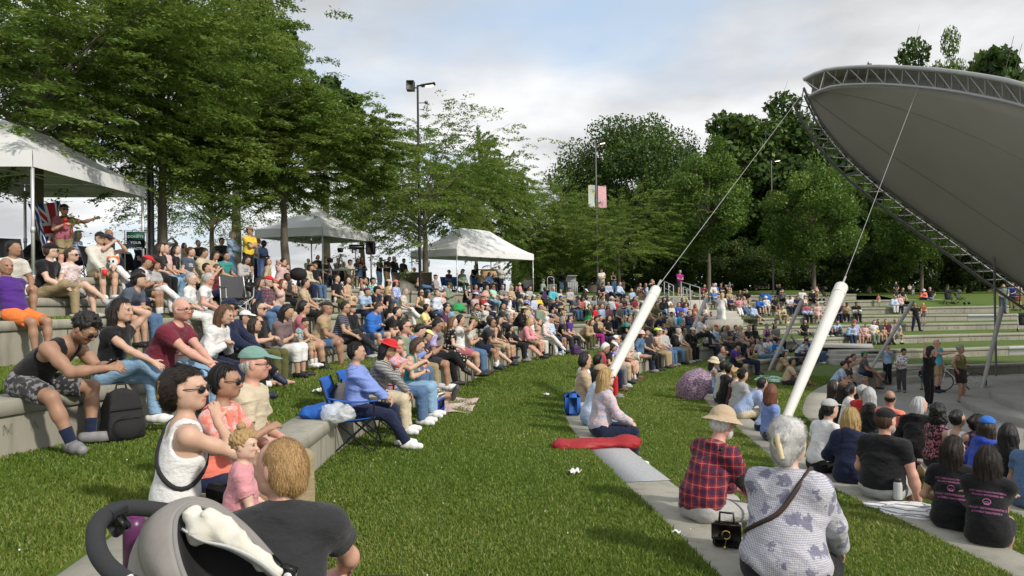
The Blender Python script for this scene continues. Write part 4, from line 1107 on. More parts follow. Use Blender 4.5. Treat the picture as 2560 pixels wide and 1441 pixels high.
# ------------------------------------------------------------------ the crowd, read off the photograph one by one
# wall head-x head-y arms+legs sex+skin hair top bottom [extras]
CROWD = '''
h 388 632 ol ff ld tee:charcoal jeans:black
h 412 634 ll ff bd tee:palepink:logo:plum jeans:lightdenim
h 436 632 ll ff bd tee:black:logo:white shorts:denim
h 462 630 ll ff ub tee:slate:logo:white jeans:black hy=-20
h 499 640 pd mm sk jacket:cream pants:khaki
h 521 646 pd fm bd long:beige jeans:denim
h 558 628 od mm sk tee:teal pants:rust
h 600 637 pe fm ld hoodie:lightgrey:logo:black pants:black
h 664 651 lx ff ld long:beige skirt:darkbrown socks=white
h 697 647 hd mm sk polo:palepink shorts:black
h 712 655 hd ff bd tee:beige shorts:black sc=.82
h 758 650 kd fm ld long:cream jeans:navy hat=fedora:brown
h 783 648 ld mm sk tee:black:logo:teal jeans:denim hat=cap:black
h 1050 687 la mr sk long:rose:plaid:cream jeans:denim hat=cap:black
h 1300 695 ll ff bk tee:pink pants:white hat=bucket:cream sc=.7
h 1357 696 ll mf sg long:lightgrey:check:green pants:black hat=cap:green
h 1496 701 kd mm sk tee:navy shorts:darkgrey hat=cap:navy
h 1508 708 ld fm lk tee:white pants:charcoal sc=.75
h 1519 704 ll mm sk long:blue:plaid:white jeans:navy g
h 1546 703 od mf fg long:paleblue pants:navy
h 1613 706 ll fm ld tee:navy:logo:white shorts:denim
h 1627 704 od mm sk tee:slate:thin:black shorts:khaki
h 1755 702 kd mf sk tee:maroon shorts:khaki
h 1781 710 ll fp sy long:white jeans:lightdenim
h 1789 702 ld mp - tee:blue shorts:navy hat=cap:white
h 1802 702 cd mf sd tee:navy jeans:darkdenim g
h 1818 705 hd mf sd tank:black shorts:charcoal hat=bucket:grey
h 1946 725 hx fm ld tee:black pants:black
h 2036 713 ll ff ld long:palepink:print:rust shorts:tan g
a 20 600 ol mt sk tee:offwhite shorts:white
a 118 612 oa mp sb tee:black pants:khaki hat=cap:black g
a 166 628 lx fp ub tee:palepink:floral:white skirt:grey g
a 345 652 pd mt sk polo:white shorts:black hat=cap:red
a 374 655 px fm ld tee:lightgrey pants:white hat=cap:black
a 520 650 tx fm sd tee:cream jeans:navy
a 536 642 hx ff Lc tee:maroon jeans:denim
a 720 682 ll fd sk tee:charcoal jeans:black sc=.9
a 841 690 le mf sb tee:black shorts:olive
a 868 697 ll ff ld tank:beige skirt:cream
a 905 694 hd mt sk tank:white jeans:denim
a 927 693 ol mm sk polo:teal:print:mint shorts:black hat=cap:navy
a 968 707 ll fm bk tee:offwhite jeans:denim hat=cap:palepink
a 990 702 ll fm bk long:periwinkle:print:white pants:black hat=cap:coral
a 1116 709 pe mr sb jacket:sage pants:sage hat=cap:olive
a 1165 717 pd fm sk tank:black pants:black g
a 1188 718 ld fm bk long:rose:plaid:navy jeans:black
a 1211 718 cd ff ld tank:cream jeans:navy
a 1233 713 ld mt sk tee:mint jeans:lightdenim g
a 1256 715 ld mf fg tee:grey jeans:navy
a 1275 716 ld fp by long:beige jeans:navy g
a 1289 720 lx fm bk jacket:black pants:cream g
a 1321 718 ld mm sk polo:lightgrey jeans:navy
a 1358 720 ld fd sk tank:purple skirt:charcoal
a 1377 719 od mp fg long:turquoise shorts:tan gl
a 1391 724 kd ff bd tee:offwhite shorts:rose g
a 1424 722 ld mp sb tee:lightgrey:logo:navy shorts:navy hat=cap:slate
a 1455 721 pd fm ld jacket:black pants:white hat=cap:white
a 1580 722 ld mr fw tee:lightblue shorts:navy
a 1601 726 ld ft bd tank:tan pants:white
a 1729 719 ll fm ld tank:charcoal jeans:black g
a 1757 722 ll fm bk tank:black jeans:denim
a 1785 720 cd mp sg tee:blue shorts:grey hat=bucket:beige
a 1823 725 ll fp by tee:tan shorts:denim hat=cap:beige
a 1846 723 ll fm bd tee:charcoal pants:darkgrey
a 1865 724 hd mm sk tee:black shorts:khaki
a 1955 741 hx mm ld tee:grey:print:black pants:black
a 2004 737 ll mf sk tee:white jeans:navy g
a 2028 738 ox ff ud elbow:black longskirt:black g
a 2081 740 pd mm sk tee:black:logo:white jeans:denim
a 2241 707 ld mp sd tee:charcoal shorts:khaki hat=cap:olive
a 2253 718 od mp sd tee:black shorts:beige
a 2304 716 kd fp bd long:coral jeans:navy hat=bucket:white g
a 2324 713 gy mf sd tee:black jeans:denim
b 294 684 kd mm sk tee:slate shorts:charcoal hat=capback:black
b 333 698 pd fm Lk hoodie:navy:logo:white jeans:denim
b 468 684 ld fp pg elbow:white pants:white
b 502 682 od mr sg tee:white:logo:black pants:lightgrey g
b 638 725 ld fm bd tee:navy jeans:denim
b 660 727 lx mp sg shirt:slate:plaid:maroon jeans:denim hat=cap:red gl
b 691 739 hd fp ba tee:palepink:print:beige jeans:beige
b 760 710 od mm sk tee:beige pants:black
b 897 727 kd fm uk shirt:lightblue jeans:navy hat=capback:plum
b 917 744 kd mm sk tee:black jeans:navy hat=cap:black
b 939 719 od mr - polo:navy pants:black g
b 969 722 ll fp Ly tee:black jeans:black g
b 1001 728 ox ff bs tee:offwhite pants:white
b 1046 727 lx ff Ld tank:olive pants:black g
b 1064 733 ll fm lk tee:white pants:black sc=.88
b 1090 729 ll fp us long:paleblue:vert:white jeans:denim
b 1104 731 hd fp ub tee:palepink jeans:lightdenim
b 1187 742 ll fm bk tee:rose:check:white skirt:navy hat=sun:paleblue
b 1211 748 ll fp bl tee:charcoal:plaid:red jeans:navy hat=bucket:pink
b 1256 736 hd mp sb tee:navy shorts:grey hat=cap:tan
b 1270 739 hd fp us tee:white skirt:white g
b 1318 748 ll ff bb tee:lightgrey:print:royal shorts:royal hat=cap:paleblue
b 1334 738 ll fp bb elbow:paleblue jeans:navy hat=cap:white
b 1346 744 od mp sg tee:yellow pants:cream hat=cap:sage
b 1380 740 kd mm sk tee:navy shorts:charcoal
b 1391 742 nd mf sb tee:charcoal shorts:tan hat=cap:royal
b 1434 743 pd mm sk tee:slate jeans:denim hat=cap:charcoal
b 1449 744 pd fm ld tee:coral jeans:black
b 1484 741 ll fm lk tee:white jeans:denim
b 1501 739 ll mm sk tee:grey pants:black
b 1526 741 ll fp bs long:lightblue:plaid:white jeans:navy hat=bucket:palepink
b 1538 742 hd fm lk tank:red jeans:black
b 1556 743 pd fm uk tee:black:logo:red jeans:denim
b 1584 747 ll fm Lk tee:maroon pants:white
b 1657 742 ol fm Lk jacket:black jeans:lightdenim
b 1668 749 ll fm ld tee:white jeans:denim
b 1696 745 kd mt sk tee:black shorts:black
b 1707 751 kd mm sk tee:black pants:charcoal hat=cap:neon
b 1826 741 cd mt - tee:navy:logo:white shorts:charcoal
b 1845 742 ll fm sd tee:pink pants:white g
b 1861 746 ll ff bl tank:paleblue:print:navy jeans:denim
b 1896 740 kd mp sg long:blue shorts:charcoal hat=bucket:olive
b 1914 742 ld fp sw long:white shorts:charcoal hat=bucket:white
b 1937 757 od mt sk tee:black shorts:navy hat=cap:black
b 1974 760 pd mm sk tee:white:logo:charcoal jeans:navy
b 1993 755 pd mm sk tee:navy jeans:charcoal
b 2012 759 cd ff sd tank:white skirt:black hat=cap:black
b 2101 760 ll ff ld tee:lightgrey:print:navy jeans:black
b 2229 731 kd mm sk hoodie:paleblue pants:white
b 2246 733 ll fm ld hoodie:palepink jeans:navy
c 583 836 kd fm ld tee:charcoal jeans:black sc=.8
c 738 800 pd mm sk tee:lightgrey:print:teal shorts:navy sc=.7
c 690 762 pd fm lk elbow:mauve capri:white
c 748 741 ow mm sk tee:rose:logo:palepink shorts:beige g
c 800 763 ow mt - shirt:tan shorts:denim hat=cap:charcoal g
c 850 755 ox mm sd polo:navy:stripe:grey pants:charcoal gl
c 881 757 ld ff bb long:black jeans:navy hat=straw:tan
c 922 755 pw mf sb jacket:blue shorts:denim
c 955 759 kw mf sk polo:black shorts:charcoal
c 976 757 ll ff bd tank:white skirt:palepink
c 1049 768 nd fm sk tee:paleyellow pants:black
c 1096 763 kx fm sk shirt:plum:print:black shorts:beige
c 1114 766 hd fm uk tee:grey jeans:black
c 1184 760 hx fm Lk long:black:floral:white pants:black
c 1209 765 hx ff bk tee:offwhite shorts:black hat=cap:white
c 1250 758 od mm sk tee:charcoal jeans:darkdenim
c 1291 767 kd fm bk long:black pants:black hat=sun:cream
c 1314 762 cd mm sk tee:lightgrey:block:beige pants:grey hat=cap:black
c 1327 780 ld mm sk tee:royal shorts:navy sc=.72
c 1346 760 ld mm sk jacket:sage jeans:charcoal
c 1377 769 ld mm sk tee:navy:print:white shorts:navy sc=.75
c 1389 762 nx fm lk tee:charcoal shorts:black hat=sun:tan
c 1471 762 hw mf sb tee:green:block:darkgreen shorts:beige
c 1486 766 ll fm Lb tee:red jeans:black
c 1504 759 ld mf sc polo:lightblue jeans:navy
c 1521 763 ll ff bb elbow:mauve:vert:rose jeans:navy
c 1546 759 ld mp sw tee:grey shorts:black
c 1614 764 ll fp lr elbow:rose:plaid:white skirt:red hat=straw:cream
c 1637 752 oe mt sd tee:olive shorts:khaki
c 1677 762 ll fp ly tee:offwhite jeans:lightdenim g
c 1695 758 od mr sb tee:royal shorts:charcoal
c 1714 759 ll ff bb tee:periwinkle jeans:navy
c 1736 760 ll ff Lc tee:rust skirt:brown
c 1752 758 kd mm sk tee:white jeans:black
c 1883 763 lx ff ub jacket:lightblue skirt:grey hat=bucket:mauve
c 1951 780 kw mp sb tee:cream pants:khaki
c 2017 783 ld mm - long:lightblue:block:rose pants:black
c 2043 781 ll fp Ly tee:palepink skirt:palepink
c 2061 777 ll fm ud long:offwhite:vert:brown pants:white
c 2090 785 kd mt sk tee:navy pants:navy
c 2111 781 pd ft ck tee:tan jeans:black
c 2139 778 pd mt ck jacket:offwhite:block:black pants:black
d 1018 820 pd mf sk long:periwinkle jeans:denim sc=.95
d 1042 832 pd mm sk tee:black:logo:red pants:khaki hat=cap:paleyellow sc=.78
d 1064 807 pd mt sk tee:lavender shorts:charcoal gl
d 1082 826 hx mt sd tee:grey pants:black
d 1125 792 ll fp lc dress:black:dots:cream - shoes=black
d 1149 789 td mm sk tee:white shorts:rose
d 1166 802 pd mm sk tee:offwhite jeans:denim hat=cap:olive
d 1203 801 kw mt sd tee:charcoal shorts:navy g
d 1214 822 oe mp sb tee:lightblue shorts:beige
d 1243 805 ld fm bk tank:black shorts:beige
d 1257 816 kd mm sk tee:black shorts:charcoal sc=.72
d 1277 794 ld mm ss long:black pants:black g
d 1304 796 ke mr ll long:pink shorts:charcoal
d 1325 794 ow mr sg shirt:white shorts:khaki
d 1337 798 hd ff lc tee:beige pants:offwhite sc=.9
d 1357 797 ox fp h:white long:palepink:floral:white pants:white shoes=white
d 1369 794 cd mm sk long:paleblue pants:navy hat=cap:navy
d 1382 793 hw mt fw tee:charcoal shorts:navy
d 1401 794 od fm bs tee:black jeans:charcoal
d 1423 793 ld mf sd tee:purple pants:charcoal hat=cap:plum g
d 1424 805 lx ff lk tee:offwhite:print:grey pants:beige sc=.85
d 1457 796 kd fp ba jacket:tan pants:olive
d 1464 803 ld mm sk tee:white jeans:charcoal sc=.75
d 1481 794 pd fm sk jacket:black pants:magenta
d 1496 791 ll ff bk long:brown:block:tan pants:navy
d 1515 788 ld ff Ld tee:black pants:black
d 1552 790 kx mm sk tee:black:block:teal pants:black
d 1566 786 hd mm sk tee:offwhite jeans:black
d 1595 787 cx fm ld jacket:beige pants:lightgrey
d 1620 791 ld fm pk tee:darkgrey jeans:black
d 1641 789 kd mm sk tee:navy jeans:charcoal
d 1655 788 pd mm sk tee:black pants:black hat=cap:black
d 1674 783 od mm sk tee:cream pants:charcoal hat=capback:black
d 1698 784 jd mm sk polo:cyan shorts:navy
d 1721 785 ld mf sd long:navy jeans:navy
d 1737 786 ll mr sg tee:maroon pants:khaki
d 1756 786 ll fp bd tee:navy skirt:lightgrey g
d 1775 792 ld mm sk tee:grey pants:cream
d 1783 797 ld fm bd tee:palepink pants:cream sc=.72
e 1490 846 pd mt sw tee:navy:plaid:red pants:red
e 1507 843 pd fm bk tee:black jeans:navy hat=cap:white
e 1521 847 ld mm sd tee:royal:vert:white jeans:grey hat=cap:navy
e 1533 838 ld mr sw tee:lavender pants:beige
e 1548 832 ow mr sd tee:offwhite shorts:burgundy g
e 1440 868 kd mm sk jacket:charcoal jeans:darkdenim
e 1563 866 pw mp sg tee:offwhite shorts:tan
e 1599 827 gd fm ld jacket:denim jeans:navy hat=bucket:palepink
e 1617 826 ld mm sk tee:charcoal jeans:black hat=cap:black
e 1638 820 od mt lk shirt:rose:plaid:cream pants:khaki hat=cap:neon
e 1646 834 ld ff bb tee:cream pants:tan hat=cap:offwhite
e 1659 824 ld ff sk long:lightgrey jeans:denim hat=visor:black g
e 1681 826 pd ff ug long:black jeans:denim
e 1696 820 ow mp sd shirt:offwhite pants:khaki hat=cap:slate
e 1716 821 kd mm sk long:black pants:black hat=cap:white
e 1766 815 ld fp sw elbow:white jeans:navy
e 1787 815 ll mr sw shirt:lightblue jeans:navy hat=cap:red
e 1812 814 ld fm Lk tee:grey pants:charcoal
e 1816 825 cw mt fg shirt:navy:logo:gold shorts:black
e 1829 822 ld mm sk tee:navy shorts:navy sc=.72
e 1838 806 ld mm sk shirt:navy:print:white jeans:navy
e 1853 808 lw fp ly tank:beige shorts:beige g
e 1865 807 ow mr sb tee:black shorts:denim
e 1888 809 le fm Ck jacket:black jeans:denim
e 1915 809 ld mf sd tank:purple:logo:yellow shorts:purple hat=visor:lavender
e 1940 808 ld ff bb tee:grey pants:black
e 2119 818 kd mm sd long:lightblue jeans:darkdenim g
e 2138 803 od mr sb tee:lavender shorts:paleblue hat=bucket:rose
e 2160 809 ld fm ub dress:palepink - sc=.75
e 2180 802 ld fp lb tee:white pants:sage
e 2197 799 ld mm sk tee:darkgrey shorts:beige
e 2214 803 ll mm sk tee:burgundy jeans:black
e 2235 800 ow mm sk shirt:lightgrey shorts:offwhite hat=fedora:tan
e 2187 789 ld fp sy tee:yellow shorts:beige sc=.55
e 2205 788 ld mp sl tee:beige pants:cream sc=.55
f 1783 896 ld fm bk tank:lightblue jeans:denim hat=bucket:cream
f 1801 911 ld mm sk shirt:offwhite pants:black
f 1806 927 ld mm sk jacket:black pants:black g
f 1832 926 ll fp ul tank:burgundy pants:black
f 1851 945 kd mm sk long:paleblue:vert:periwinkle pants:cream gl
f 1893 1000 kd mf sk tee:lightblue shorts:navy sc=.72
f 1926 968 ll fp ba tee:periwinkle jeans:charcoal
f 1800 868 hd mt sk tee:grey jeans:black
f 1836 869 pd mm sk tee:navy:block:purple shorts:black hat=cap:black
f 1867 865 pd ft ud tank:black pants:navy
f 1852 898 ld mm sk tee:lightgrey shorts:black hat=capback:black
f 1996 841 kd mm sk shirt:lightblue:plaid:white jeans:darkdenim hat=cap:black
f 2014 842 ld mr sb tee:black:logo:red pants:charcoal g
f 2037 841 ld md sk tee:cyan jeans:denim
g 2160 888 ol mt sk tee:slate shorts:navy hat=cap:green
g 2134 892 td ft sk tank:offwhite skirt:grey
g 2117 901 ld ff bd tee:white:block:slate pants:grey
g 2101 905 kd mt sk tee:charcoal jeans:black hat=capback:burgundy
g 2088 915 kd fm ck tee:lightblue jeans:navy
g 2108 940 ld fm Lk tee:black jeans:black hat=cap:brown
g 2119 955 ll fm pk long:white jeans:denim
g 2067 958 kd fm bd hoodie:black pants:black
g 2089 958 ll fm ld tank:black skirt:black
g 2147 966 ll fp cg tee:red jeans:navy
g 2163 984 ll fp lg jacket:black jeans:charcoal
g 2221 986 ll mt fk tee:slate:block:coral shorts:charcoal
g 2338 1022 ll fm Ck tee:black:floral:rose pants:black
g 2386 1026 ll fm uk tank:white jeans:navy
g 2447 1056 ll fm ld hoodie:royal jeans:navy hat=cap:blue
g 2506 1066 ll fm Lk tee:black pants:khaki
S 413 580 690 td mm sk tee:white:logo:coral pants:black
S 462 606 715 ld fm lk tee:beige pants:black
S 497 600 700 ld mm sk tee:charcoal pants:black
S 578 577 706 cd mp sg long:lightblue jeans:denim
S 556 594 706 ld mm sk tee:charcoal jeans:black hat=cap:black
S 621 566 708 cd mm sk tee:yellow shorts:black hat=cap:khaki
S 642 593 705 ld mt - tee:white jeans:navy
S 656 600 716 jd fd sk longdress:periwinkle - hat=visor:darkbrown
S 948 642 724 pd fm uk tee:black jeans:lightdenim
S 967 640 724 pd mm sk tee:charcoal pants:tan
S 986 640 726 hd fm h:lightgrey long:black pants:black
S 1006 646 728 jd fm sk long:black pants:white hat=cap:black
S 843 640 712 td mm sk long:grey pants:black
S 892 645 722 pd fm lk tee:black skirt:charcoal
S 905 642 722 ld fm h:rust long:charcoal pants:black
S 770 640 712 ld mt - shirt:sage pants:grey
S 793 637 712 ld fm pk tee:black jeans:black
S 1182 660 734 kd fp sg tee:black pants:white
S 1252 662 736 cd mp sg shirt:lightgrey pants:navy
S 1378 677 737 ld fm bk jacket:black pants:black
S 1404 681 738 ld fm bk jacket:black jeans:lightdenim
S 1505 671 738 jd mm sk tee:offwhite shorts:grey hat=cap:black
S 1535 678 738 jd ff lk tank:black jeans:denim hat=cap:black
S 1559 700 737 ld fm bk dress:palepink - hy=0
S 1630 669 738 gd mf sd long:paleblue pants:navy g
S 1629 680 739 hd fm lk tee:black shorts:black sc=.8
S 1699 675 738 jd mf sg polo:magenta shorts:charcoal
S 1783 735 794 ld fp sb long:lightblue jeans:darkdenim hat=straw:tan y=150
S 1803 724 801 ls fp Ly longdress:white - y=150
S 2290 757 832 gw mm sk tee:black pants:navy g
S 2309 757 831 jd mp - tee:rust shorts:slate
S 2220 861 971 td mf sb shirt:lightblue pants:black y=-60
S 2255 871 986 jd ft ck elbow:white:print:slate pants:darkgrey y=-70
S 2343 848 968 rd mr - tee:turquoise shorts:tan g
S 2402 863 990 gd ft cs tank:olive skirt:black:print:darkbrown
S 2320 863 995 ud fm Ck long:black pants:black
S 2310 926 1043 jd mt sk jacket:black shorts:teal hat=cap:green y=-80
S 1972 826 880 ld fp sy tee:paleyellow:logo:rust skirt:lavender
S 1981 813 875 hd mf sk long:white shorts:red
S 1936 842 925 ld fm ld tee:cream pants:beige hat=cap:paleblue
S 2033 797 838 ld mm sb tee:white pants:offwhite
S 2274 724 763 ld mp sb tee:offwhite pants:charcoal hat=cap:red
S 2283 727 765 ld mp sd jacket:charcoal pants:lightgrey
S 2241 704 762 ld ff sd tee:black jeans:charcoal hat=visor:cream
S 2507 694 762 ld mf sd tee:sage jeans:slate
S 2529 704 768 kd mt sk tee:royal shorts:navy
S 2546 706 768 ld ff lb tank:green skirt:rust
S 2530 742 772 ld ff sd tee:palepink:print:pink pants:lightgrey
S 2199 838 880 ld fm sk tank:coral:print:red skirt:palepink
G 1598 703 735 ld fm sd tank:royal shorts:grey
G 2008 706 745 ll ff Ld tee:black jeans:black
G 2062 700 740 nn fm sd tee:rose pants:navy
G 2085 699 740 nn mm sk tee:lightblue pants:slate
G 1965 901 970 nq mt sk tee:beige shorts:charcoal
G 1986 897 966 nn mt sk tee:grey shorts:black
G 1905 894 945 be fm ld tee:lightgrey jeans:denim
G 1918 893 944 ln mm sk tee:white:logo:black jeans:lightdenim
G 1938 892 944 pn mm sk tee:blue jeans:lightdenim
G 1949 886 940 nn fm bd tee:tan pants:beige
G 1570 877 946 le fm ld dress:offwhite - hat=fedora:tan shoes=black
G 1596 868 932 nn mp sd tee:burgundy shorts:black
G 1553 853 890 nn mm sk tee:grey jeans:denim
C 205 567 690 ld fp bs long:blue:plaid:white jeans:navy
C 88 560 690 kd mt sk jacket:black pants:black
C 272 562 690 hd mt - tee:black pants:navy
C 365 597 705 ld mf fd shirt:navy jeans:navy
C 320 604 700 lx fm sd tee:white pants:plum
C 820 645 722 ld mm sk tee:black jeans:navy g
C 862 655 724 ld ff ly tee:white pants:grey
C 877 650 724 ld mm sk tee:offwhite pants:khaki hat=cap:black
C 905 658 727 td ff ld long:denim jeans:black hat=cap:black
C 1040 675 733 ld mr sg long:sage pants:khaki g
C 1096 663 733 jd mr sg tee:slate:stripe:white jeans:denim hat=cap:navy
C 1126 679 735 ld ft ug elbow:periwinkle:block:plum skirt:blue g
C 1158 674 735 ld fp bs elbow:sage pants:darkgreen hat=fedora:brown
C 1205 679 737 cd fp sl elbow:tan jeans:navy
C 1224 686 738 ld fm lk jacket:denim jeans:black
C 1237 689 738 ld fm bk tee:black jeans:black
C 1253 690 739 cd mp sg tee:navy jeans:navy
C 1758 832 912 lx fp sg shirt:white pants:charcoal
C 2093 822 872 pd fm ld tee:black jeans:denim
'''
HSTY = dict(s='short', l='long', L='longer', b='bob', u='bun', p='pony', f='fringe', c='curly', C='curlylong')
HNAME = dict(o='sandy', k='black', d='dark', b='brown', c='light brown', a='auburn', l='fair', y='blonde', s='grey', g='grey', w='white', r='red')
CWORD = dict(lightgrey='light grey', darkgrey='dark grey', offwhite='off white', darkbrown='dark brown', palepink='pale pink', paleyellow='pale yellow', darkgreen='dark green', lightblue='light blue', paleblue='pale blue', periwinkle='periwinkle blue', royal='royal blue', darkdenim='dark denim', lightdenim='pale denim', slate='slate grey', fadedteal='faded teal', plaidred='red', gold='yellow')
CN['gold'] = (.6, .4, .06); CN['fadedteal'] = (.17, .31, .27); CN['plaidred'] = (.34, .014, .022); CN['lilac'] = (.30, .30, .40)
def cw(c): return CWORD.get(c, c)
PATW = dict(stripe='striped', thin='finely striped', vert='striped', plaid='plaid', check='checked', floral='floral', print='patterned', camo='patterned', dots='polka dot', logo='printed', tie='tie dye', block='two tone')
TOPW = dict(tee='tee', polo='polo shirt', shirt='shirt', long='long sleeved top', jacket='jacket', hoodie='hoodie', elbow='blouse', rolled='shirt', tank='tank top', cap='tee', dress='dress', longdress='long dress')
BOTW = dict(pants='trousers', jeans='jeans', shorts='shorts', brief='shorts', capri='cropped trousers', skirt='skirt', longskirt='long skirt', long='shorts')
HATW = dict(cap='cap', capback='backwards cap', bucket='bucket hat', straw='straw hat', sun='wide sun hat', fedora='brimmed hat', visor='visor')
LM = [(60, 640, 'near the hanging flag'), (235, 640, 'near the plaid shirt under the first tent'), (370, 660, 'near the thick black lamp post'), (590, 745, 'near the empty grey camp chair'), (800, 660, 'under the middle tent'), (900, 700, 'near the loudspeaker stand'), (1050, 700, 'near the tall lamp post'),
      (1200, 690, 'by the far white tent'), (1345, 710, 'by the wire trolley'), (1430, 710, 'near the grey bin'), (1500, 700, 'near the banner post'), (1560, 830, 'behind the shorter white tube'), (1640, 770, 'right by the shorter white tube'), (1690, 725, 'at the stair railing'), (1745, 800, 'by the grey strut with the cup'), (1800, 760, 'beside the stairs'),
      (1880, 800, 'above the lower stairs'), (1965, 830, 'by the far stroller'), (2060, 800, 'behind the taller white tube'), (2150, 830, 'by the folding chair girl'), (2230, 820, 'by the strut above the bicycle'), (2280, 730, 'near the distant shrubs'), (2500, 740, 'under the canopy truss'), (2320, 920, 'on the paved plaza'),
      (1740, 970, 'by the purple umbrella'), (1900, 930, 'near the mint blanket'), (2120, 960, 'by the plaza edge'), (2300, 1080, 'in front of the paved plaza'), (1480, 980, 'by the red bag'), (1110, 900, 'by the wall end near the picnic blanket'), (950, 830, 'behind the blue folding chairs'), (700, 830, 'behind the teal cap'), (1300, 860, 'near the water bottle'), (2450, 1090, 'in front of the stage steps')]
WALLW = dict(h='on the top wall', a='on the second wall', b='on the third wall', c='on the fourth wall', d='on the fifth wall', e='on the sixth wall', f='on the seventh wall', g='on the lowest wall', S='standing', G='sitting on the grass', C='sitting in a chair')
POSEW = {'t': 'raising hands to the face', 'u': 'with both arms raised', 'g': 'hands on hips', 'k': 'leaning forward', 'c': 'arms crossed', 'p': 'looking down at a phone', 'h': 'hand at the chin', 'b': 'leaning back', 'n': 'hugging knees'}

def parse(l):
    t = l.split(); r = dict(w=t[0], x=float(t[1]), y=float(t[2])); i = 3
    if r['w'] in 'SGC': r['y2'] = float(t[3]); i = 4
    pz, sk, hr, tp, bt = t[i:i + 5]; ex = t[i + 5:]
    r.update(arms=pz[0], legs=pz[1], fem=sk[0] == 'f', skin=sk[1])
    r['hair'] = None if hr == '-' else (('hijab', hr[2:]) if hr.startswith('h:') else (HSTY[hr[0]], hr[1]))
    r['top'] = tuple(tp.split(':')); r['bot'] = ('jeans', 'denim') if bt == '-' else tuple(bt.split(':')); r['nobot'] = bt == '-'
    r['hat'] = None; r['gl'] = None; r['sc'] = .965 if r['fem'] else 1.0; r['yaw'] = 0; r['hy'] = None; r['shoes'] = None; r['socks'] = None; r['free'] = False
    for e in ex:
        if e == 'g': r['gl'] = 'sun'
        elif e == 'gl': r['gl'] = 'gl'
        elif e.startswith('hat='): r['hat'] = tuple(e[4:].split(':'))
        elif e.startswith('sc='): r['sc'] = float(e[3:]); r['kid'] = r['sc'] < .8
        elif e.startswith('y='): r['yaw'] = float(e[2:])
        elif e.startswith('hy='): r['hy'] = float(e[3:])
        elif e.startswith('shoes='): r['shoes'] = e[6:]
        elif e.startswith('socks='): r['socks'] = e[6:]
    return r
def describe(r):
    tp = r['top']; w = cw(tp[1]) + ' ' + (PATW[tp[2]] + ' ' if len(tp) > 2 else '') + TOPW[tp[0]]
    b = '' if r['nobot'] else ' and ' + cw(r['bot'][1]) + ' ' + ('' if r['bot'][0] == 'jeans' and 'denim' in r['bot'][1] else '') + BOTW[r['bot'][0]]
    b = b.replace('denim jeans', 'denim')
    h = (cw(r['hat'][1]) + ' ' + HATW[r['hat'][0]] + ', ') if r['hat'] else (cw(r['hair'][1]) + ' headscarf, ' if r['hair'] and r['hair'][0] == 'hijab' else '')
    return 'person in ' + h + w + b
def landmark(r):
    return min(LM, key=lambda m: (m[0] - r['x']) ** 2 + 1.6 * (m[1] - r['y']) ** 2)[2]
rows = [parse(l) for l in CROWD.strip().split('\n')]
def words16(s): return len(s.split()) <= 16
used = {}
for r in rows:
    d = describe(r); w = WALLW[r['w']]; lm = landmark(r); pz = POSEW.get(r['arms'], '')
    hr = (HNAME.get(r['hair'][1], '') + ' haired ') if r['hair'] and not r['hat'] and r['hair'][0] != 'hijab' else ''
    d2 = d.replace('person in ', 'person with ' + hr.strip() + ' hair, ', 1) if hr else d
    d2 = d2.replace(' haired hair', ' hair')
    short = d.split(' and ')[0] if 'two tone' not in d else d
    cands = ['%s, %s %s' % (d, w, lm), '%s, %s, %s' % (d, w, pz), '%s, %s' % (d, w), '%s, %s %s' % (short, w, lm), '%s, %s' % (d2, w)]
    cands = [c.strip(' ,') for c in cands if words16(c) and 'standing standing' not in c]
    r['label'] = next((c for c in cands if c not in used), cands[0] if cands else d); used[r['label']] = 1
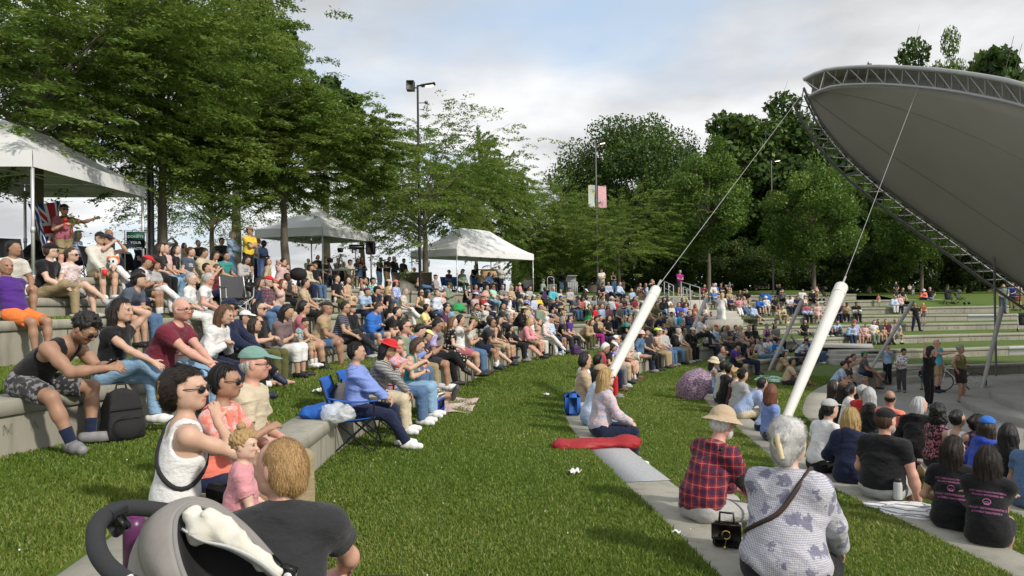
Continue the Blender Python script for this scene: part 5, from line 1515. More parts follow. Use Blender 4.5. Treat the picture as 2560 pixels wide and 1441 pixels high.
# ------------------------------------------------------------------ placing the people
STAGE = np.array([18.0, 19.0])
def lod(d): return .0085 if d < 6.5 else .011 if d < 10 else .016 if d < 18 else .023 if d < 30 else .030
def pxd(x, y2, y1, size): return size * F_PX / max(y2 - y1, 1)
def place_wall(r, up=.86):
    p, n, fz, err = on_wall(r['w'], r['x'], r['y'], up * r['sc'])
    return p, n, fz
prg = np.random.default_rng(11)
CHAIRS = []
def setup(r):
    """pose, matrix and level of detail of one listed person"""
    w = r['w']; kid = r.get('kid')
    if w in WALLS:
        p, n, fz = place_wall(r, .80 if r['arms'] == 'k' else .86); sd = unit(np.append(STAGE - p[:2], 0))
        fwd = unit(n * .62 + sd * .38); sh = min(max(round((p[2] - fz) / .06) * .06, .36), .48)
        P = base_pose('sit', r['arms'], r['legs'], sh, int(r['x'] + r['y'])); sc = r['sc']; p = p + np.array([0, 0, .004])
    elif w == 'C':
        d = pxd(r['x'], r['y2'], r['y'], 1.27); q = at(r['x'], r['y2'], d); z = floor_z(q[0], q[1]); p = np.array([q[0], q[1], z + .42])
        fwd = unit(np.append(STAGE - p[:2], 0)); P = base_pose('sit', r['arms'], r['legs'], .42, int(r['x'] + r['y'])); sc = r['sc'] * .97; CHAIRS.append((r, p.copy(), fwd))
    elif w == 'G':
        d = pxd(r['x'], r['y2'], r['y'], .88 * r['sc']); q = at(r['x'], r['y2'], d); z = floor_z(q[0], q[1]); p = np.array([q[0], q[1], z])
        fwd = unit(np.append(STAGE - p[:2], 0)); P = base_pose('grass', r['arms'], r['legs'], q=int(r['x'] + r['y'])); sc = r['sc']
    else:
        H = 1.74 if not kid else 1.74; d = pxd(r['x'], r['y2'], r['y'], 1.74 * r['sc'])
        if r['y2'] - r['y'] < 55 and not kid: d = pxd(r['x'], r['y2'], r['y'], 1.2)
        q = at(r['x'], r['y2'], d); z = floor_z(q[0], q[1]); p = np.array([q[0], q[1], z]); top = at(r['x'], r['y'], d)[2]
        sc = min(max((top - z) / 1.74, .5), 1.12)
        if p[1] < 32 and q[0] > 8: fwd = np.array([.3, -.9, 0])
        else: fwd = unit(np.append(STAGE - p[:2], 0))
        P = base_pose('stand', r['arms'], r['legs'], q=int(r['x'] + r['y']))
    P['fem'] = r['fem']
    jit = float(prg.choice([-14, -6, 0, 6, 12])) + r['yaw']
    f = frame(p, fwd, jit)
    fy = math.atan2(f[0][1], f[1][1]); sdir = STAGE - np.array([p[0], p[1]]); want = math.degrees(math.atan2(sdir[0], sdir[1]) - fy)
    want = (want + 180) % 360 - 180
    hy = min(max(want, -60), 60) + float(prg.choice([-20, 0, 0, 0, 20]))
    P['hyaw'] = round(hy / 20) * 20 if r['hy'] is None else r['hy']
    if r['arms'] == 'p' or (r['arms'] == 'k' and prg.random() < .2): P['hyaw'] = round(P['hyaw'] * .4 / 20) * 20
    P['side'] = float(prg.choice([-6, 0, 0, 6])); P['twist'] = float(prg.choice([-12, 0, 0, 12])); P['hroll'] = float(prg.choice([-7, 0, 0, 7])); P['hpitch'] += float(prg.choice([-8, 0, 0, 5])); P['lean'] += float(prg.choice([-5, 0, 4]))
    if kid: P['bulk'] = .92
    else: P['bulk'] = float(prg.choice([.95, 1.0, 1.0, 1.1])) if not r['fem'] else float(prg.choice([.92, 1.0, 1.08]))
    return P, f, sc, p
SHOEC = ['black', 'charcoal', 'white', 'grey', 'navy', 'brown', 'lightgrey', 'black']
PHONES = 0
def phone(S, Mw, label, side=1, M0=None):
    m = MB().box((0, 0, 0), (.074, .150, .009), None, .004); m.box((0, 0, .0052), (.066, .138, .001))
    a, e, w = S['arm'][min(side, 1)]; hp = (S['arm'][0][2] + S['arm'][1][2]) / 2 if side == 2 else w + unit(w - e) * .07
    u = unit(S['head'] - hp); Mx = np.eye(4); z = u; y = unit(np.array([0, 0, 1.0]) - z * z[2]); x = np.cross(y, z)
    Mx[:3, 0], Mx[:3, 1], Mx[:3, 2], Mx[:3, 3] = x, y, z, hp + np.array([0, 0, .02])
    o = m.build('phone', M_PHONE, None, False); o.matrix_world = Mw @ Matrix(Mx.tolist())
    return tag(o, label, 'phone', 'phones held by spectators')
def spectator(r, i):
    P, f, sc, p = setup(r); d = p[1]; P['seed'] = i % 7
    sh = r['shoes'] or SHOEC[prg.integers(0, len(SHOEC))]
    b, S, Mw = person(r['label'], f, P, r['skin'], r['hair'], r['top'], r['bot'], sh, r['hat'], r['gl'], lod(d), sc, 'people in the audience', socks=r['socks'] or (['white', None, 'black', None][i % 4] if r['bot'][0] == 'shorts' else None))
    if r['arms'] in 'pt' and d < 26:
        q = describe(r).replace('person in ', '').split(' and ')[0].split(', ')[-1]
        phone(S, Mw, 'dark phone held by the person in ' + ' '.join(q.split()[-5:]) + ' ' + WALLW[r['w']].replace('sitting ', ''), 2)
    return b
for i_, r_ in enumerate(rows): spectator(r_, i_)
# ------------------------------------------------------------------ canopy, masts, tents, lamps, stairs, small things
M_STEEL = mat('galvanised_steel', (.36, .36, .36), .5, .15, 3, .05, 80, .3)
M_DKSTEEL = mat('dark_and_shaded_steel', (.16, .16, .155), .5, .15, 6, .05, 80, .4)  # plain dark steel; for lower truss and post, shade put into the colour
M_BLACK = mat('black_powder_coat', (.012, .012, .013), .4, .1)
M_BLKF = mat('black_fabric', (.013, .013, .015), .85, .2, 20, .3, 200)
M_TENT = mat('white_polyester', (.70, .71, .73), .7, .04, 3, .08, 14)
M_WHITE = mat('white_paint', (.68, .68, .66), .45, .06, 3, .05, 40)
M_TUBE = mat('cream_tube_paint', (.66, .65, .60), .42, .07, 1.5, .04, 30)
M_GTUBE = mat('shaded_tube_paint', (.33, .33, .32), .5, .12, 2, .05, 30)  # tubes standing in shade: the shade is put into this grey
M_ALU = mat('aluminium', (.62, .63, .64), .35, .06, 5, .03, 60, .3)
M_BLUEF = mat('blue_camp_fabric', (.012, .10, .42), .75, .15, 14, .3, 200)
M_GREYF = mat('grey_camp_fabric', (.055, .056, .062), .85, .15, 14, .3, 200)
M_RED = mat('red_nylon', (.30, .010, .015), .6, .2, 6, .5, 14)
t = NT('canopy_membrane'); co = t.coord('Object'); t.pbr(t.mix(t.noise(.6, 3, co), (.33, .315, .285), (.40, .38, .35)), .8, t.bump(t.noise(120, 2, co), .2, .004)); M_MEMB = t.m
def fabric(name, c, rough=.8, bump=.4): return mat(name, c, rough, .18, 9, bump, 22)

def lerp_pts(P, n):
    return resample(catmull(P), n=n)
def truss(name, P, depthv, n, m, parent, r=.035):
    """two chords and lacing along the polyline P"""
    A = lerp_pts(P, n); B = A + depthv(A); mb = MB(); mb.tube(A, r * 1.5, 8); mb.tube(B, r * 1.4, 8)
    for i in range(0, n - 2, 2):
        mb.tube([A[i], B[i + 1]], r * .6, 6); mb.tube([B[i + 1], A[i + 2]], r * .6, 6)
    return mb, A, B
# the canopy: a membrane between an upper and a lower edge truss
UP = [at(2008, 200, 29.2), at(2055, 178, 28.8), at(2150, 168, 27.8), at(2300, 172, 25), at(2450, 190, 22), at(2560, 214, 20), at(2760, 290, 17.5), at(3000, 420, 15.5), at(3300, 640, 14)]
LO = [at(2008, 222, 29.2), at(2040, 290, 29.8), at(2110, 380, 30.6), at(2220, 478, 31.2), at(2360, 580, 31.4), at(2560, 722, 31), at(2760, 850, 30), at(2950, 930, 27), at(3150, 990, 22)]
can = thing('stage_canopy', 'huge grey fabric stage canopy edged with a lattice steel truss', 'canopy', (16, 22, 0))
canI = Vector((-16, -22, 0))
def cadd(mb, name, m, smooth=True, par=None):
    o = mb.build(name, m, par or can, smooth); o.location = canI if par is None else (0, 0, 0); return o
NU = 44
U = lerp_pts(UP, NU); L_ = lerp_pts(LO, NU)
dwn = lambda A: np.stack([A[:, 0] * 0 + .10, A[:, 1] * 0 - .25, A[:, 2] * 0 - .74], 1)
def frontv(A): return np.stack([-.30 + 0 * A[:, 0], -.45 + 0 * A[:, 1], -.42 + 0 * A[:, 2]], 1)
ua = U; ub = U + dwn(U)
mb = MB(); mb.tube(ua, .08, 10); cadd(mb, 'top_chord', M_STEEL)
mb = MB(); mb.tube(ub, .055, 8); mb.tube(ub + np.array([.35, .55, .10]), .045, 8)
for i in range(0, NU - 2, 1):
    a, b = (ua, ub) if i % 2 == 0 else (ub, ua)
    mb.tube([a[i], b[i + 1]], .021, 6)
    mb.tube([ub[i] + np.array([.35, .55, .10]), ua[i + 1]], .022, 5)
    if i % 2: mb.tube([ub[i], ub[i] + np.array([.35, .55, .10])], .02, 5)
cadd(mb, 'upper_truss', M_STEEL)
la = L_ + np.array([-.1, -.3, -.05]); lb = L_ + np.array([-.30, .25, -.55]); lc = L_ + np.array([.25, .5, -.15])
mb = MB(); mb.tube(lb, .06, 8); mb.tube(la, .05, 8); mb.tube(lc, .045, 8)
for i in range(NU - 1):
    a, b = (la, lb) if i % 2 == 0 else (lb, la); mb.tube([a[i], b[i + 1]], .024, 5); mb.tube([lb[i], lc[i + 1]], .02, 5)
    mb.tube([b[i], a[i + 1]], .016, 5); mb.tube([lc[i], la[i + 1]], .016, 5)
    if i % 2: mb.tube([la[i], lc[i]], .018, 5)
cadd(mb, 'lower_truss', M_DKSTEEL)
us = np.linspace(0, 1, 22)
ub2 = ub + np.array([.2, .3, .04])
G = ub2[:, None] * (1 - us)[None, :, None] + L_[:, None] * us[None, :, None]
sag = (np.sin(us * math.pi))[None, :] * np.linspace(.05, 2.6, NU)[:, None]
G[..., 1] += sag * .8; G[..., 2] += sag * .25
mbm = MB().grid(G); me_ = mbm.data('membrane'); oo = obj('membrane', me_, M_MEMB, can); oo.location = canI
sm = oo.modifiers.new('thickness', 'SOLIDIFY'); sm.thickness = .02
mb = MB()
for j in (4, 13): mb.tube(G[:, j] + np.array([-.02, -.05, -.03]), .009, 5)
cadd(mb, 'membrane_seam', mat('seam_tape', (.23, .225, .21), .8))
mb = MB(); G2 = np.stack([ua + np.array([0, 0, .02]), (ua + ub2) / 2 + np.array([.6, .9, .25]), ub2 + np.array([.2, .3, 0])], 1); mb.grid(G2); cadd(mb, 'edge_skirt', M_MEMB)
# canopy foot post, right
mb = MB(); fp = at(2487, 745, 30.5); mb.tube([np.array([fp[0], fp[1], floor_z(fp[0], fp[1]) - .2]), at(2485, 640, 30.5)], .045, 10); cadd(mb, 'support_post', M_DKSTEEL)

# white masts with their cables
def anchor(label, b, tp, top_pt, r0, r1, m, cable=True, group='leaning tie down tubes of the canopy'):
    b = np.array(b); tp = np.array(tp); root = thing('tie_down_tube', label, 'tie-down tube', b, 0, group); u = unit(tp - b)
    mb = MB(); q = [b - u * .3, b, b + (tp - b) * .93, tp - u * .03, tp]; mb.tube(np.array(q) - b, [r0, r0, r1 * .97, r1, r1 * .9], 18); mb.build('tube', m, root)
    mb = MB(); mb.tube(np.array([tp - u * .30, tp - u * .27]) - b, [r1 * 1.03, r1 * 1.03], 18); mb.tube(np.array([tp, tp + u * .05]) - b, [r1 * .55, .05], 12); mb.build('collar', m, root)
    if cable:
        mb = MB(); mb.tube(np.array([tp + u * .02, top_pt]) - b, .0075, 6); mb.tube(np.array([tp + u * .02, tp + u * .35]) - b, .022, 8); mb.build('cable', M_STEEL, root)
b1 = at(1478, 940, 11.4); b1[2] = floor_z(b1[0], b1[1]); b2 = at(1952, 1098, 13.0); b2[2] = floor_z(b2[0], b2[1])
anchor('shorter white leaning tube with cable, rising behind the blonde hair and tan cap', b1, at(1640, 724, 14.2), U[0] + np.array([0, 0, -.5]), .068, .108, M_TUBE)
anchor('taller white leaning tube with cable, rising behind the white haired person', b2, at(2104, 716, 15.6), ub[np.argmin(np.abs(project(ub)[:, 0] - 2300))], .08, .140, M_TUBE)
for lb_, bx, by, bd, tx, ty, td, rr in (('grey leaning strut beside the bicycle and the stage steps', 2452, 985, 25.4, 2505, 769, 26.6, .10), ('grey leaning strut in front of the striped blue shirt near the plaza', 2166, 943, 26.4, 2281, 756, 28, .085),
      ('grey leaning strut crossing the far stroller', 1922, 900, 28.6, 2005, 753, 30.2, .10), ('grey leaning strut crossing the walking couple near the stairs', 1712, 868, 28.3, 1766, 746, 31, .10)):
    q = at(bx, by, bd); q[2] = floor_z(q[0], q[1]); anchor(lb_, q, at(tx, ty, td), UP[3], rr * .6, rr * .88, M_GTUBE, False)

# stage: low curved steps
for i, (r_, h_) in enumerate(((6.9, .22), (6.1, .44), (5.2, .66))):
    mb = MB(); mb.lathe((20.6, 20.0, 0), [(r_ + .0, -.05), (r_, h_ - .02), (r_ - .02, h_), (.01, h_)], 120); o = mb.build('stage_step', M_PLAZA, None, False)
    tag(o, ['lowest curved concrete stage step at the plaza edge', 'middle curved concrete stage step, set back from the lowest', 'uppermost curved concrete stage platform'][i], 'stage step', 'curved stage steps', 'thing')
# stairs through the terraces
def stairs(label, lo, hi, width, n, yawv):
    lo, hi = np.array(lo), np.array(hi); root = thing('stairs', label, 'stairs', lo); v = unit([yawv[0], yawv[1], 0]); yaw = math.atan2(v[1], v[0])
    run = np.linalg.norm((hi - lo)[:2]) / n; rise = (hi[2] - lo[2]) / n
    for i in range(n):
        c = lo + (hi - lo) * ((i + .5) / n); z1 = lo[2] + rise * (i + 1)
        MB().box((c[0] - lo[0], c[1] - lo[1], z1 - lo[2] - .3), (run + .06, width, .6), rotz(yaw)).build('step', M_STEP, root, False)
def flat(px, py, d, dz=0):
    q = at(px, py, d); q[2] = floor_z(q[0], q[1]) + dz; return q
stairs('lower concrete stairs next to the paved plaza and the grey strut', at(2268, 952, 28.6), at(2262, 912, 30.6), 2.4, 3, (-.2, 1))
stairs('middle concrete stairs below the folding chair girl', at(2140, 908, 31.2), at(2140, 874, 33.6), 2.2, 3, (0, 1))
stairs('upper concrete stairs where two people walk up', at(1800, 806, 38.2), at(1786, 778, 42.5), 2.2, 4, (-.1, 1))
stairs('top concrete stairs between the steel railings', at(1716, 782, 41), at(1712, 745, 48), 2.4, 6, (0, 1))
pth = MB().grid(np.array([[at(2030, 868, 34.0), at(2045, 858, 36.2)], [at(2185, 872, 33.9), at(2180, 860, 36)]])).build('path', M_STEP, None, False); tag(pth, kind='structure')
pth = MB().grid(np.array([[at(2115, 925, 29.6), at(2125, 907, 31.2)], [at(2215, 920, 29.9), at(2215, 904, 31.2)]])).build('path', M_STEP, None, False); tag(pth, kind='structure')
def block(label, px, py, d, size, m=M_WALL):
    q = at(px, py, d); tag(MB().box((0, 0, -size[2] / 2), size, None, .01).build('concrete_block', m, None, False, q), label, 'block', 'concrete end blocks of the stairs')
block('dark stained concrete end block of the stairs below the denim blue jacket', 1868, 797, 41.5, (1.0, .7, .5)); block('concrete end block of the stairs by the second grey strut, yellow thing on top', 2183, 877, 33, (.8, .7, .55)); block('concrete end block of the top stairs under the railing', 1740, 742, 46, (.9, .7, .55))
tag(MB().box((0, 0, -.3), (1.5, .5, .6), rotz(.05), .01).build('granite_bench', M_GRANITE, None, False, at(2000, 893, 31.2)), 'pale stone bench block under the blue plaid shirt at the path', 'bench')
wall_objs = {o['label']: o for o in COL.objects if o.name.startswith('seat_wall')}
def slab(label, k, px0, px1, face=True, dz=.004):
    """a lighter granite panel set into a seat wall"""
    C, N = CURVE[k], NORM[k]; q = project(C)[:, 0]; ok = C[:, 1] > 25; i0 = np.argmin(np.where(ok, abs(q - px0), 1e9)); i1 = np.argmin(np.where(ok, abs(q - px1), 1e9)); i0, i1 = min(i0, i1), max(i0, i1) + 1
    c, n = C[i0:i1], N[i0:i1]; Z = np.array([0, 0, 1.0])
    m = MB().grid(np.stack([c - n * (CAPW + .002) - Z * .1, c - n * (CAPW + .002) + Z * dz, c + n * .004 + Z * dz, c + n * .004 - Z * .14, c - n * .02 - Z * .145, c - n * .02 - Z * .40], 1))
    tag(m.build('granite_panel', M_GRANITE, wall_objs[WALL_LABEL[k]], False), label)
def yspan(k, y0, y1, label):
    C, N = CURVE[k], NORM[k]; i = np.where((C[:, 1] > y0) & (C[:, 1] < y1) & (C[:, 0] < 6))[0]; c, n = C[i], N[i]; Z = np.array([0, 0, .005])
    m = MB().grid(np.stack([c - n * (CAPW + .002) - Z * 20, c - n * (CAPW + .002) + Z, c + n * .003 + Z, c + n * .003 - Z * 26], 1)); tag(m.build('granite_panel', M_GRANITE, wall_objs[WALL_LABEL[k]], False), label)
yspan('e', 6.65, 8.6, 'speckled grey stone panel on the wall in front of the red bag')
slab('pale stone panel in the far wall, beyond the person with hands on hips', 'c', 2424, 2489); slab('pale stone panel in the far wall above the bicycle at the picture edge', 'e' if False else 'f', 2524, 2620); slab('pale stone panel in the upper wall between the white tube and two spectators', 'a', 2036, 2062)

# engraved words on the seat walls
M_ENG = mat('engraved_letters', (.20, .19, .155), .9, .2)
def text_mesh(s, size, ext=.002, font=None):
    cu = bpy.data.curves.new('lettering', 'FONT'); cu.body = s; cu.size = size; cu.extrude = ext; cu.align_x = 'CENTER'; cu.align_y = 'CENTER'; cu.resolution_u = 2
    o = bpy.data.objects.new('lettering', cu); COL.objects.link(o); bpy.context.view_layer.update()
    me = bpy.data.meshes.new_from_object(o.evaluated_get(bpy.context.evaluated_depsgraph_get())); bpy.data.objects.remove(o); return me
wall_objs = {o['label']: o for o in COL.objects if o.name.startswith('seat_wall')}
def engrave(k, s, px0, px1, drop=.29, size=.2, m=M_ENG):
    C, N = CURVE[k], NORM[k]; q = project(C)[:, 0]; par = wall_objs[WALL_LABEL[k]]; ok = C[:, 1] > 3
    V = []; F = []; n0 = 0
    for i, ch in enumerate(s):
        if ch == ' ': continue
        px = px0 + (px1 - px0) * (i / max(len(s) - 1, 1)); j = int(np.argmin(np.where(ok, abs(q - px), 1e9))); p = C[j] - N[j] * .033; p = p + np.array([0, 0, -drop]); n = N[j]
        me = text_mesh(ch, size); v = np.array([x.co for x in me.vertices]); x = np.array([-n[1], n[0], 0]); z = np.array([0, 0, 1.0])
        # reads left to right as seen from the stage
        V.append(p + v[:, :1] * x + v[:, 1:2] * z + v[:, 2:3] * n); F += [[a + n0 for a in f.vertices] for f in me.polygons]; n0 += len(v)
    me = bpy.data.meshes.new('engraved_lettering'); me.from_pydata(np.concatenate(V).tolist(), [], F); obj('engraved_lettering', me, m, par)
engrave('e', 'THE HILLS  FOLLOWING  BATTLE  FALLEN', 2270, 2520); engrave('d', 'HARD WON', 2345, 2400); engrave('b', 'A RIVER  OF', 2345, 2440); engrave('f', 'OF  LEI', 2433, 2512); engrave('b', 'N', 2203, 2204); engrave('c', 'E N V A', -20, 70, .26, .13); engrave('c', 'S S', 283, 316, .26, .13)
# white pop up tents
def tent(label, A, B, Cc, D, eave, rise, leg_bot=None, ridge=False):
    """A, B, C, D: corner legs on the ground going round; AB is the long side facing the stage"""
    K = [np.array(p, float) for p in (A, B, Cc, D)]; o0 = K[0].copy(); root = thing('pop_up_tent', label, 'tent', o0, 0, 'white pop up tents on the top lawn')
    T = [np.array([p[0], p[1], eave]) for p in K]; cen = sum(T) / 4; pk = cen + np.array([0, 0, rise])
    P1, P2 = (pk, pk) if not ridge else ((T[0] + T[3]) / 2 * .68 + (T[1] + T[2]) / 2 * .32 + np.array([0, 0, rise]), (T[0] + T[3]) / 2 * .32 + (T[1] + T[2]) / 2 * .68 + np.array([0, 0, rise]))
    m = MB(); n = 10; V = .34
    def panel(a, b, pa, pb):
        u = np.linspace(0, 1, n)[:, None]; w = np.linspace(0, 1, 9)
        g = []
        for s in w:
            e = a * (1 - u) + b * u; t_ = pa * (1 - u) + pb * u; q = e * (1 - s) + t_ * s; q = q.copy(); q[:, 2] = eave + (t_[:, 2] - eave) * (s ** 1.22) - .05 * math.sin(s * math.pi) * np.sin(u[:, 0] * math.pi); g.append(q)
        m.grid(np.stack(g, 1) - o0)
    panel(T[0], T[1], P1, P2); panel(T[1], T[2], P2, P2); panel(T[2], T[3], P2, P1); panel(T[3], T[0], P1, P1)
    m.build('roof', M_TENT, root)
    m = MB()
    for i in range(4):
        a, b = T[i], T[(i + 1) % 4]; u = np.linspace(0, 1, 16)[:, None]; e = a * (1 - u) + b * u; out = unit(np.cross(b - a, [0, 0, 1.0])); out = out if out @ (cen - a) < 0 else -out
        wv = np.sin(u[:, 0] * 19 + i)[:, None] * out * .008; m.grid(np.stack([e + out * .005, e + out * .012 + wv - np.array([0, 0, V * .55]), e + out * .012 + wv - np.array([0, 0, V])], 1) - o0)
    m.build('valance', M_TENT, root)
    for i, p in enumerate(K):
        c_ = (cen - T[i]); c_[2] = 0; q = p + unit(c_) * .06; zb = floor_z(q[0], q[1]) if leg_bot is None else leg_bot
        l = MB().box((q[0] - o0[0], q[1] - o0[1], (zb + eave) / 2 - o0[2] - .1), (.05, .05, eave - zb - .15)); l.box((q[0] - o0[0], q[1] - o0[1], zb + .95 - o0[2]), (.065, .065, .12)); l.box((q[0] - o0[0], q[1] - o0[1], zb + .01 - o0[2]), (.1, .1, .02)); l.build('leg', M_ALU, root, False)
    f = MB()
    mids = []
    for i in range(4):
        a, b = T[i] - np.array([0, 0, .30]), T[(i + 1) % 4] - np.array([0, 0, .30]); nn = 4 if np.linalg.norm(b - a) > 3.6 else 2
        inn = unit(cen - (a + b) / 2) * .07; inn[2] = 0; a = a + inn; b = b + inn
        for j in range(nn):
            s0, s1 = a + (b - a) * j / nn, a + (b - a) * (j + 1) / nn; h = np.array([0, 0, .26])
            f.tube(np.array([s0, s1 + h]) - o0, .014, 5); f.tube(np.array([s0 + h, s1]) - o0, .014, 5)
        mids.append((a + b) / 2 + np.array([0, 0, .05]))
    for a in mids: f.tube(np.array([a, cen + np.array([0, 0, -.1])]) - o0, .014, 5); f.tube(np.array([a + np.array([0, 0, .2]), cen + np.array([0, 0, .25])]) - o0, .014, 5)
    f.tube(np.array([cen + np.array([0, 0, -.15]), pk - np.array([0, 0, .03])]) - o0, .022, 8); f.build('folding_frame', M_ALU, root)
def corner(px, py, d): return at(px, py, d)
zt1 = at(362, 462, 19)[2]
def g3(x, y): return np.array([x, y, floor_z(x, y)])
tent('white pop up tent with the union flag and the standing speaker under it', g3(-9.62, 14.4), g3(-9.72, 19.0), g3(-12.7, 18.7), g3(-12.6, 14.1), zt1, .95, None, True)
zt2 = at(808, 567, 27.7)[2]
tent('white pop up tent in the middle with loudspeaker and camera tripods', g3(-7.3, 27.7), g3(-6.1, 31.4), g3(-9.0, 32.2), g3(-10.2, 28.5), zt2, 1.05)
zt3 = at(1143, 622, 34.5)[2]
tent('farthest white pop up tent, people on blue chairs beneath', g3(-2.65, 34.5), g3(1.25, 40.3), g3(-1.2, 42), g3(-5.1, 36.2), zt3, 1.25, None, True)
# lamp posts
M_LAMP = NT('lamp_glow'); e_ = M_LAMP.n('ShaderNodeEmission', Strength=4.0); e_.inputs[0].default_value = (1, .85, .6, 1); M_LAMP.ln(e_.outputs[0], M_LAMP.out.inputs[0]); M_LAMP = M_LAMP.m
def lamp(label, px, ptop, d, r=.07, heads=1, banner=None, m=M_BLACK):
    p = at(px, ptop, d); z0 = floor_z(p[0], p[1]); root = thing('lamp_post', label, 'lamp post', (p[0], p[1], z0), 0, 'tall lamp posts along the top lawn'); H = p[2] - z0
    mb = MB().tube([(0, 0, -.2), (0, 0, H * .42), (0, 0, H * .43), (0, 0, H)], [r * 1.25, r * 1.2, r, r * .8], 12); mb.lathe((0, 0, 0), [(r * 2.2, 0), (r * 2.2, .06), (r * 1.4, .1)], 12); mb.build('post', m, root)
    if heads:
        MB().box((.45, 0, H + .02), (.62, .26, .09), roty(R(-8)), .03).tube([(0, 0, H - .02), (.2, 0, H + .0)], .04, 8).build('lamp_head', M_BLACK, root)
        MB().box((.50, 0, H - .045), (.34, .2, .015), roty(R(-8))).build('lamp_lens', M_LAMP, root)
    if heads == 2:
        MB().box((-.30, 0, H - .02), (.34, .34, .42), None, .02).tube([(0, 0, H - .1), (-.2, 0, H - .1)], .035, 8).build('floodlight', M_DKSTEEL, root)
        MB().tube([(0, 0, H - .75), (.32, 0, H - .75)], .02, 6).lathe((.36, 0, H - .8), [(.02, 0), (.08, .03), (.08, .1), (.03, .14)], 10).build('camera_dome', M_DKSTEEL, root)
    if banner:
        for sx, x0, x1, y0, y1, c, c2 in banner:
            za, zb = at(px, y0, d)[2] - z0, at(px, y1, d)[2] - z0; xa, xb = (x0 - px) * d / F_PX, (x1 - px) * d / F_PX
            key = 'banner%s' % (c,); u = np.linspace(0, 1, 8); v = np.linspace(0, 1, 14)
            Gb = np.array([[[xa + (xb - xa) * a, .06 * math.sin(b * 4 + sx) * a, za + (zb - za) * b - .05 * a * (1 if sx < 0 else .3)] for b in v] for a in u])
            t = NT('banner_print'); co = t.coord('Generated'); n = t.noise(5, 3, co); t.pbr(t.mix(t.ramp(n, [(.42, (0, 0, 0)), (.6, (1, 1, 1))]), c, c2), .7)
            bo = MB().grid(Gb).build('banner', t.m, root); bo['label'] = 'pink banner' if c[0] > c[1] * 1.5 else 'pale printed banner'
            MB().tube([(0, 0, za - .02), (xb if sx > 0 else xa, 0, za - .02)], .015, 6).tube([(0, 0, zb + .03), (xb if sx > 0 else xa, 0, zb + .03)], .015, 6).build('banner_arm', M_BLACK, root)
lamp('thick black lamp post with white double banner high in the locust leaves', 372, 60, 20.2, .075, 0, [(-1, 330, 363, 66, 140, (.62, .62, .62), (.45, .42, .55)), (1, 378, 424, 82, 152, (.66, .68, .70), (.60, .62, .64))])
lamp('tall black lamp post with floodlight and camera beside the far tent', 1044, 214, 30.5, .055, 2)
lamp('dark lamp post with one yellow and one pink banner', 1489, 358, 51, .06, 1, [(-1, 1469, 1486, 462, 518, (.62, .58, .38), (.45, .55, .62)), (1, 1493, 1514, 464, 520, (.68, .36, .42), (.72, .45, .48))], M_DKSTEEL)
lamp('slim grey lamp post without banner between two oval trees', 1928, 402, 56, .055, 1, None, M_DKSTEEL)
# old style lantern far behind the third tent
p = at(1068, 662, 60); root = thing('lantern_post', 'small old style black lantern post far behind the last tent', 'lantern', (p[0], p[1], floor_z(p[0], p[1])))
MB().tube([(0, 0, -1), (0, 0, 2.2)], .06, 8).build('post', M_BLACK, root); MB().lathe((0, 0, 2.2), [(.08, 0), (.2, .08), (.24, .5), (.05, .75), (.02, .9)], 8).build('lantern', M_DKSTEEL, root)
# far building behind the last tent
p = at(1222, 690, 150); root = thing('distant_building', 'low orange and grey building far behind the last tent', 'building', (p[0], p[1], p[2] - 1.5))
MB().box((0, 0, 1.0), (3.2, 3, 3.4)).build('wall', mat('orange_render', (.45, .26, .13), .85), root, False); MB().box((1.8, .2, .7), (2.4, 3, 2.8)).build('side_wing', mat('grey_render', (.35, .36, .38), .85), root, False); MB().box((.3, -.05, 2.78), (6, 3.4, .14)).build('roof', M_DKSTEEL, root, False)
for i in range(3): MB().box((1.1 + .65 * i, -1.33, .8), (.4, .06, .8)).build('window', M_LENS, root, False)
# steel railings at the top stairs
def rail(label, a, b, m=M_ALU):
    a, b = np.array(a), np.array(b); root = thing('stair_railing', label, 'railing', a, 0, 'steel railings of the top stairs'); h = np.array([0, 0, .95])
    mb = MB().tube(np.array([a + h * .55, a + h, b + h, b + h * .6]) - a, .028, 8); mb.tube(np.array([a + h * .55, b + h * .55]) - a, .02, 6); mb.build('handrail', m, root)
    for q in (a, (a + b) / 2, b): MB().tube(np.array([q - h * .05, q + h]) - a, .028, 8).build('post', m, root)
rail('steel stair railing beside the blue pushchair', at(1661, 740, 47), at(1684, 754, 43)); rail('steel stair railing nearest to the magenta shirt', at(1703, 741, 47), at(1750, 760, 42)); rail('short steel railing lower on the top stairs', at(1708, 756, 43.5), at(1727, 768, 41))
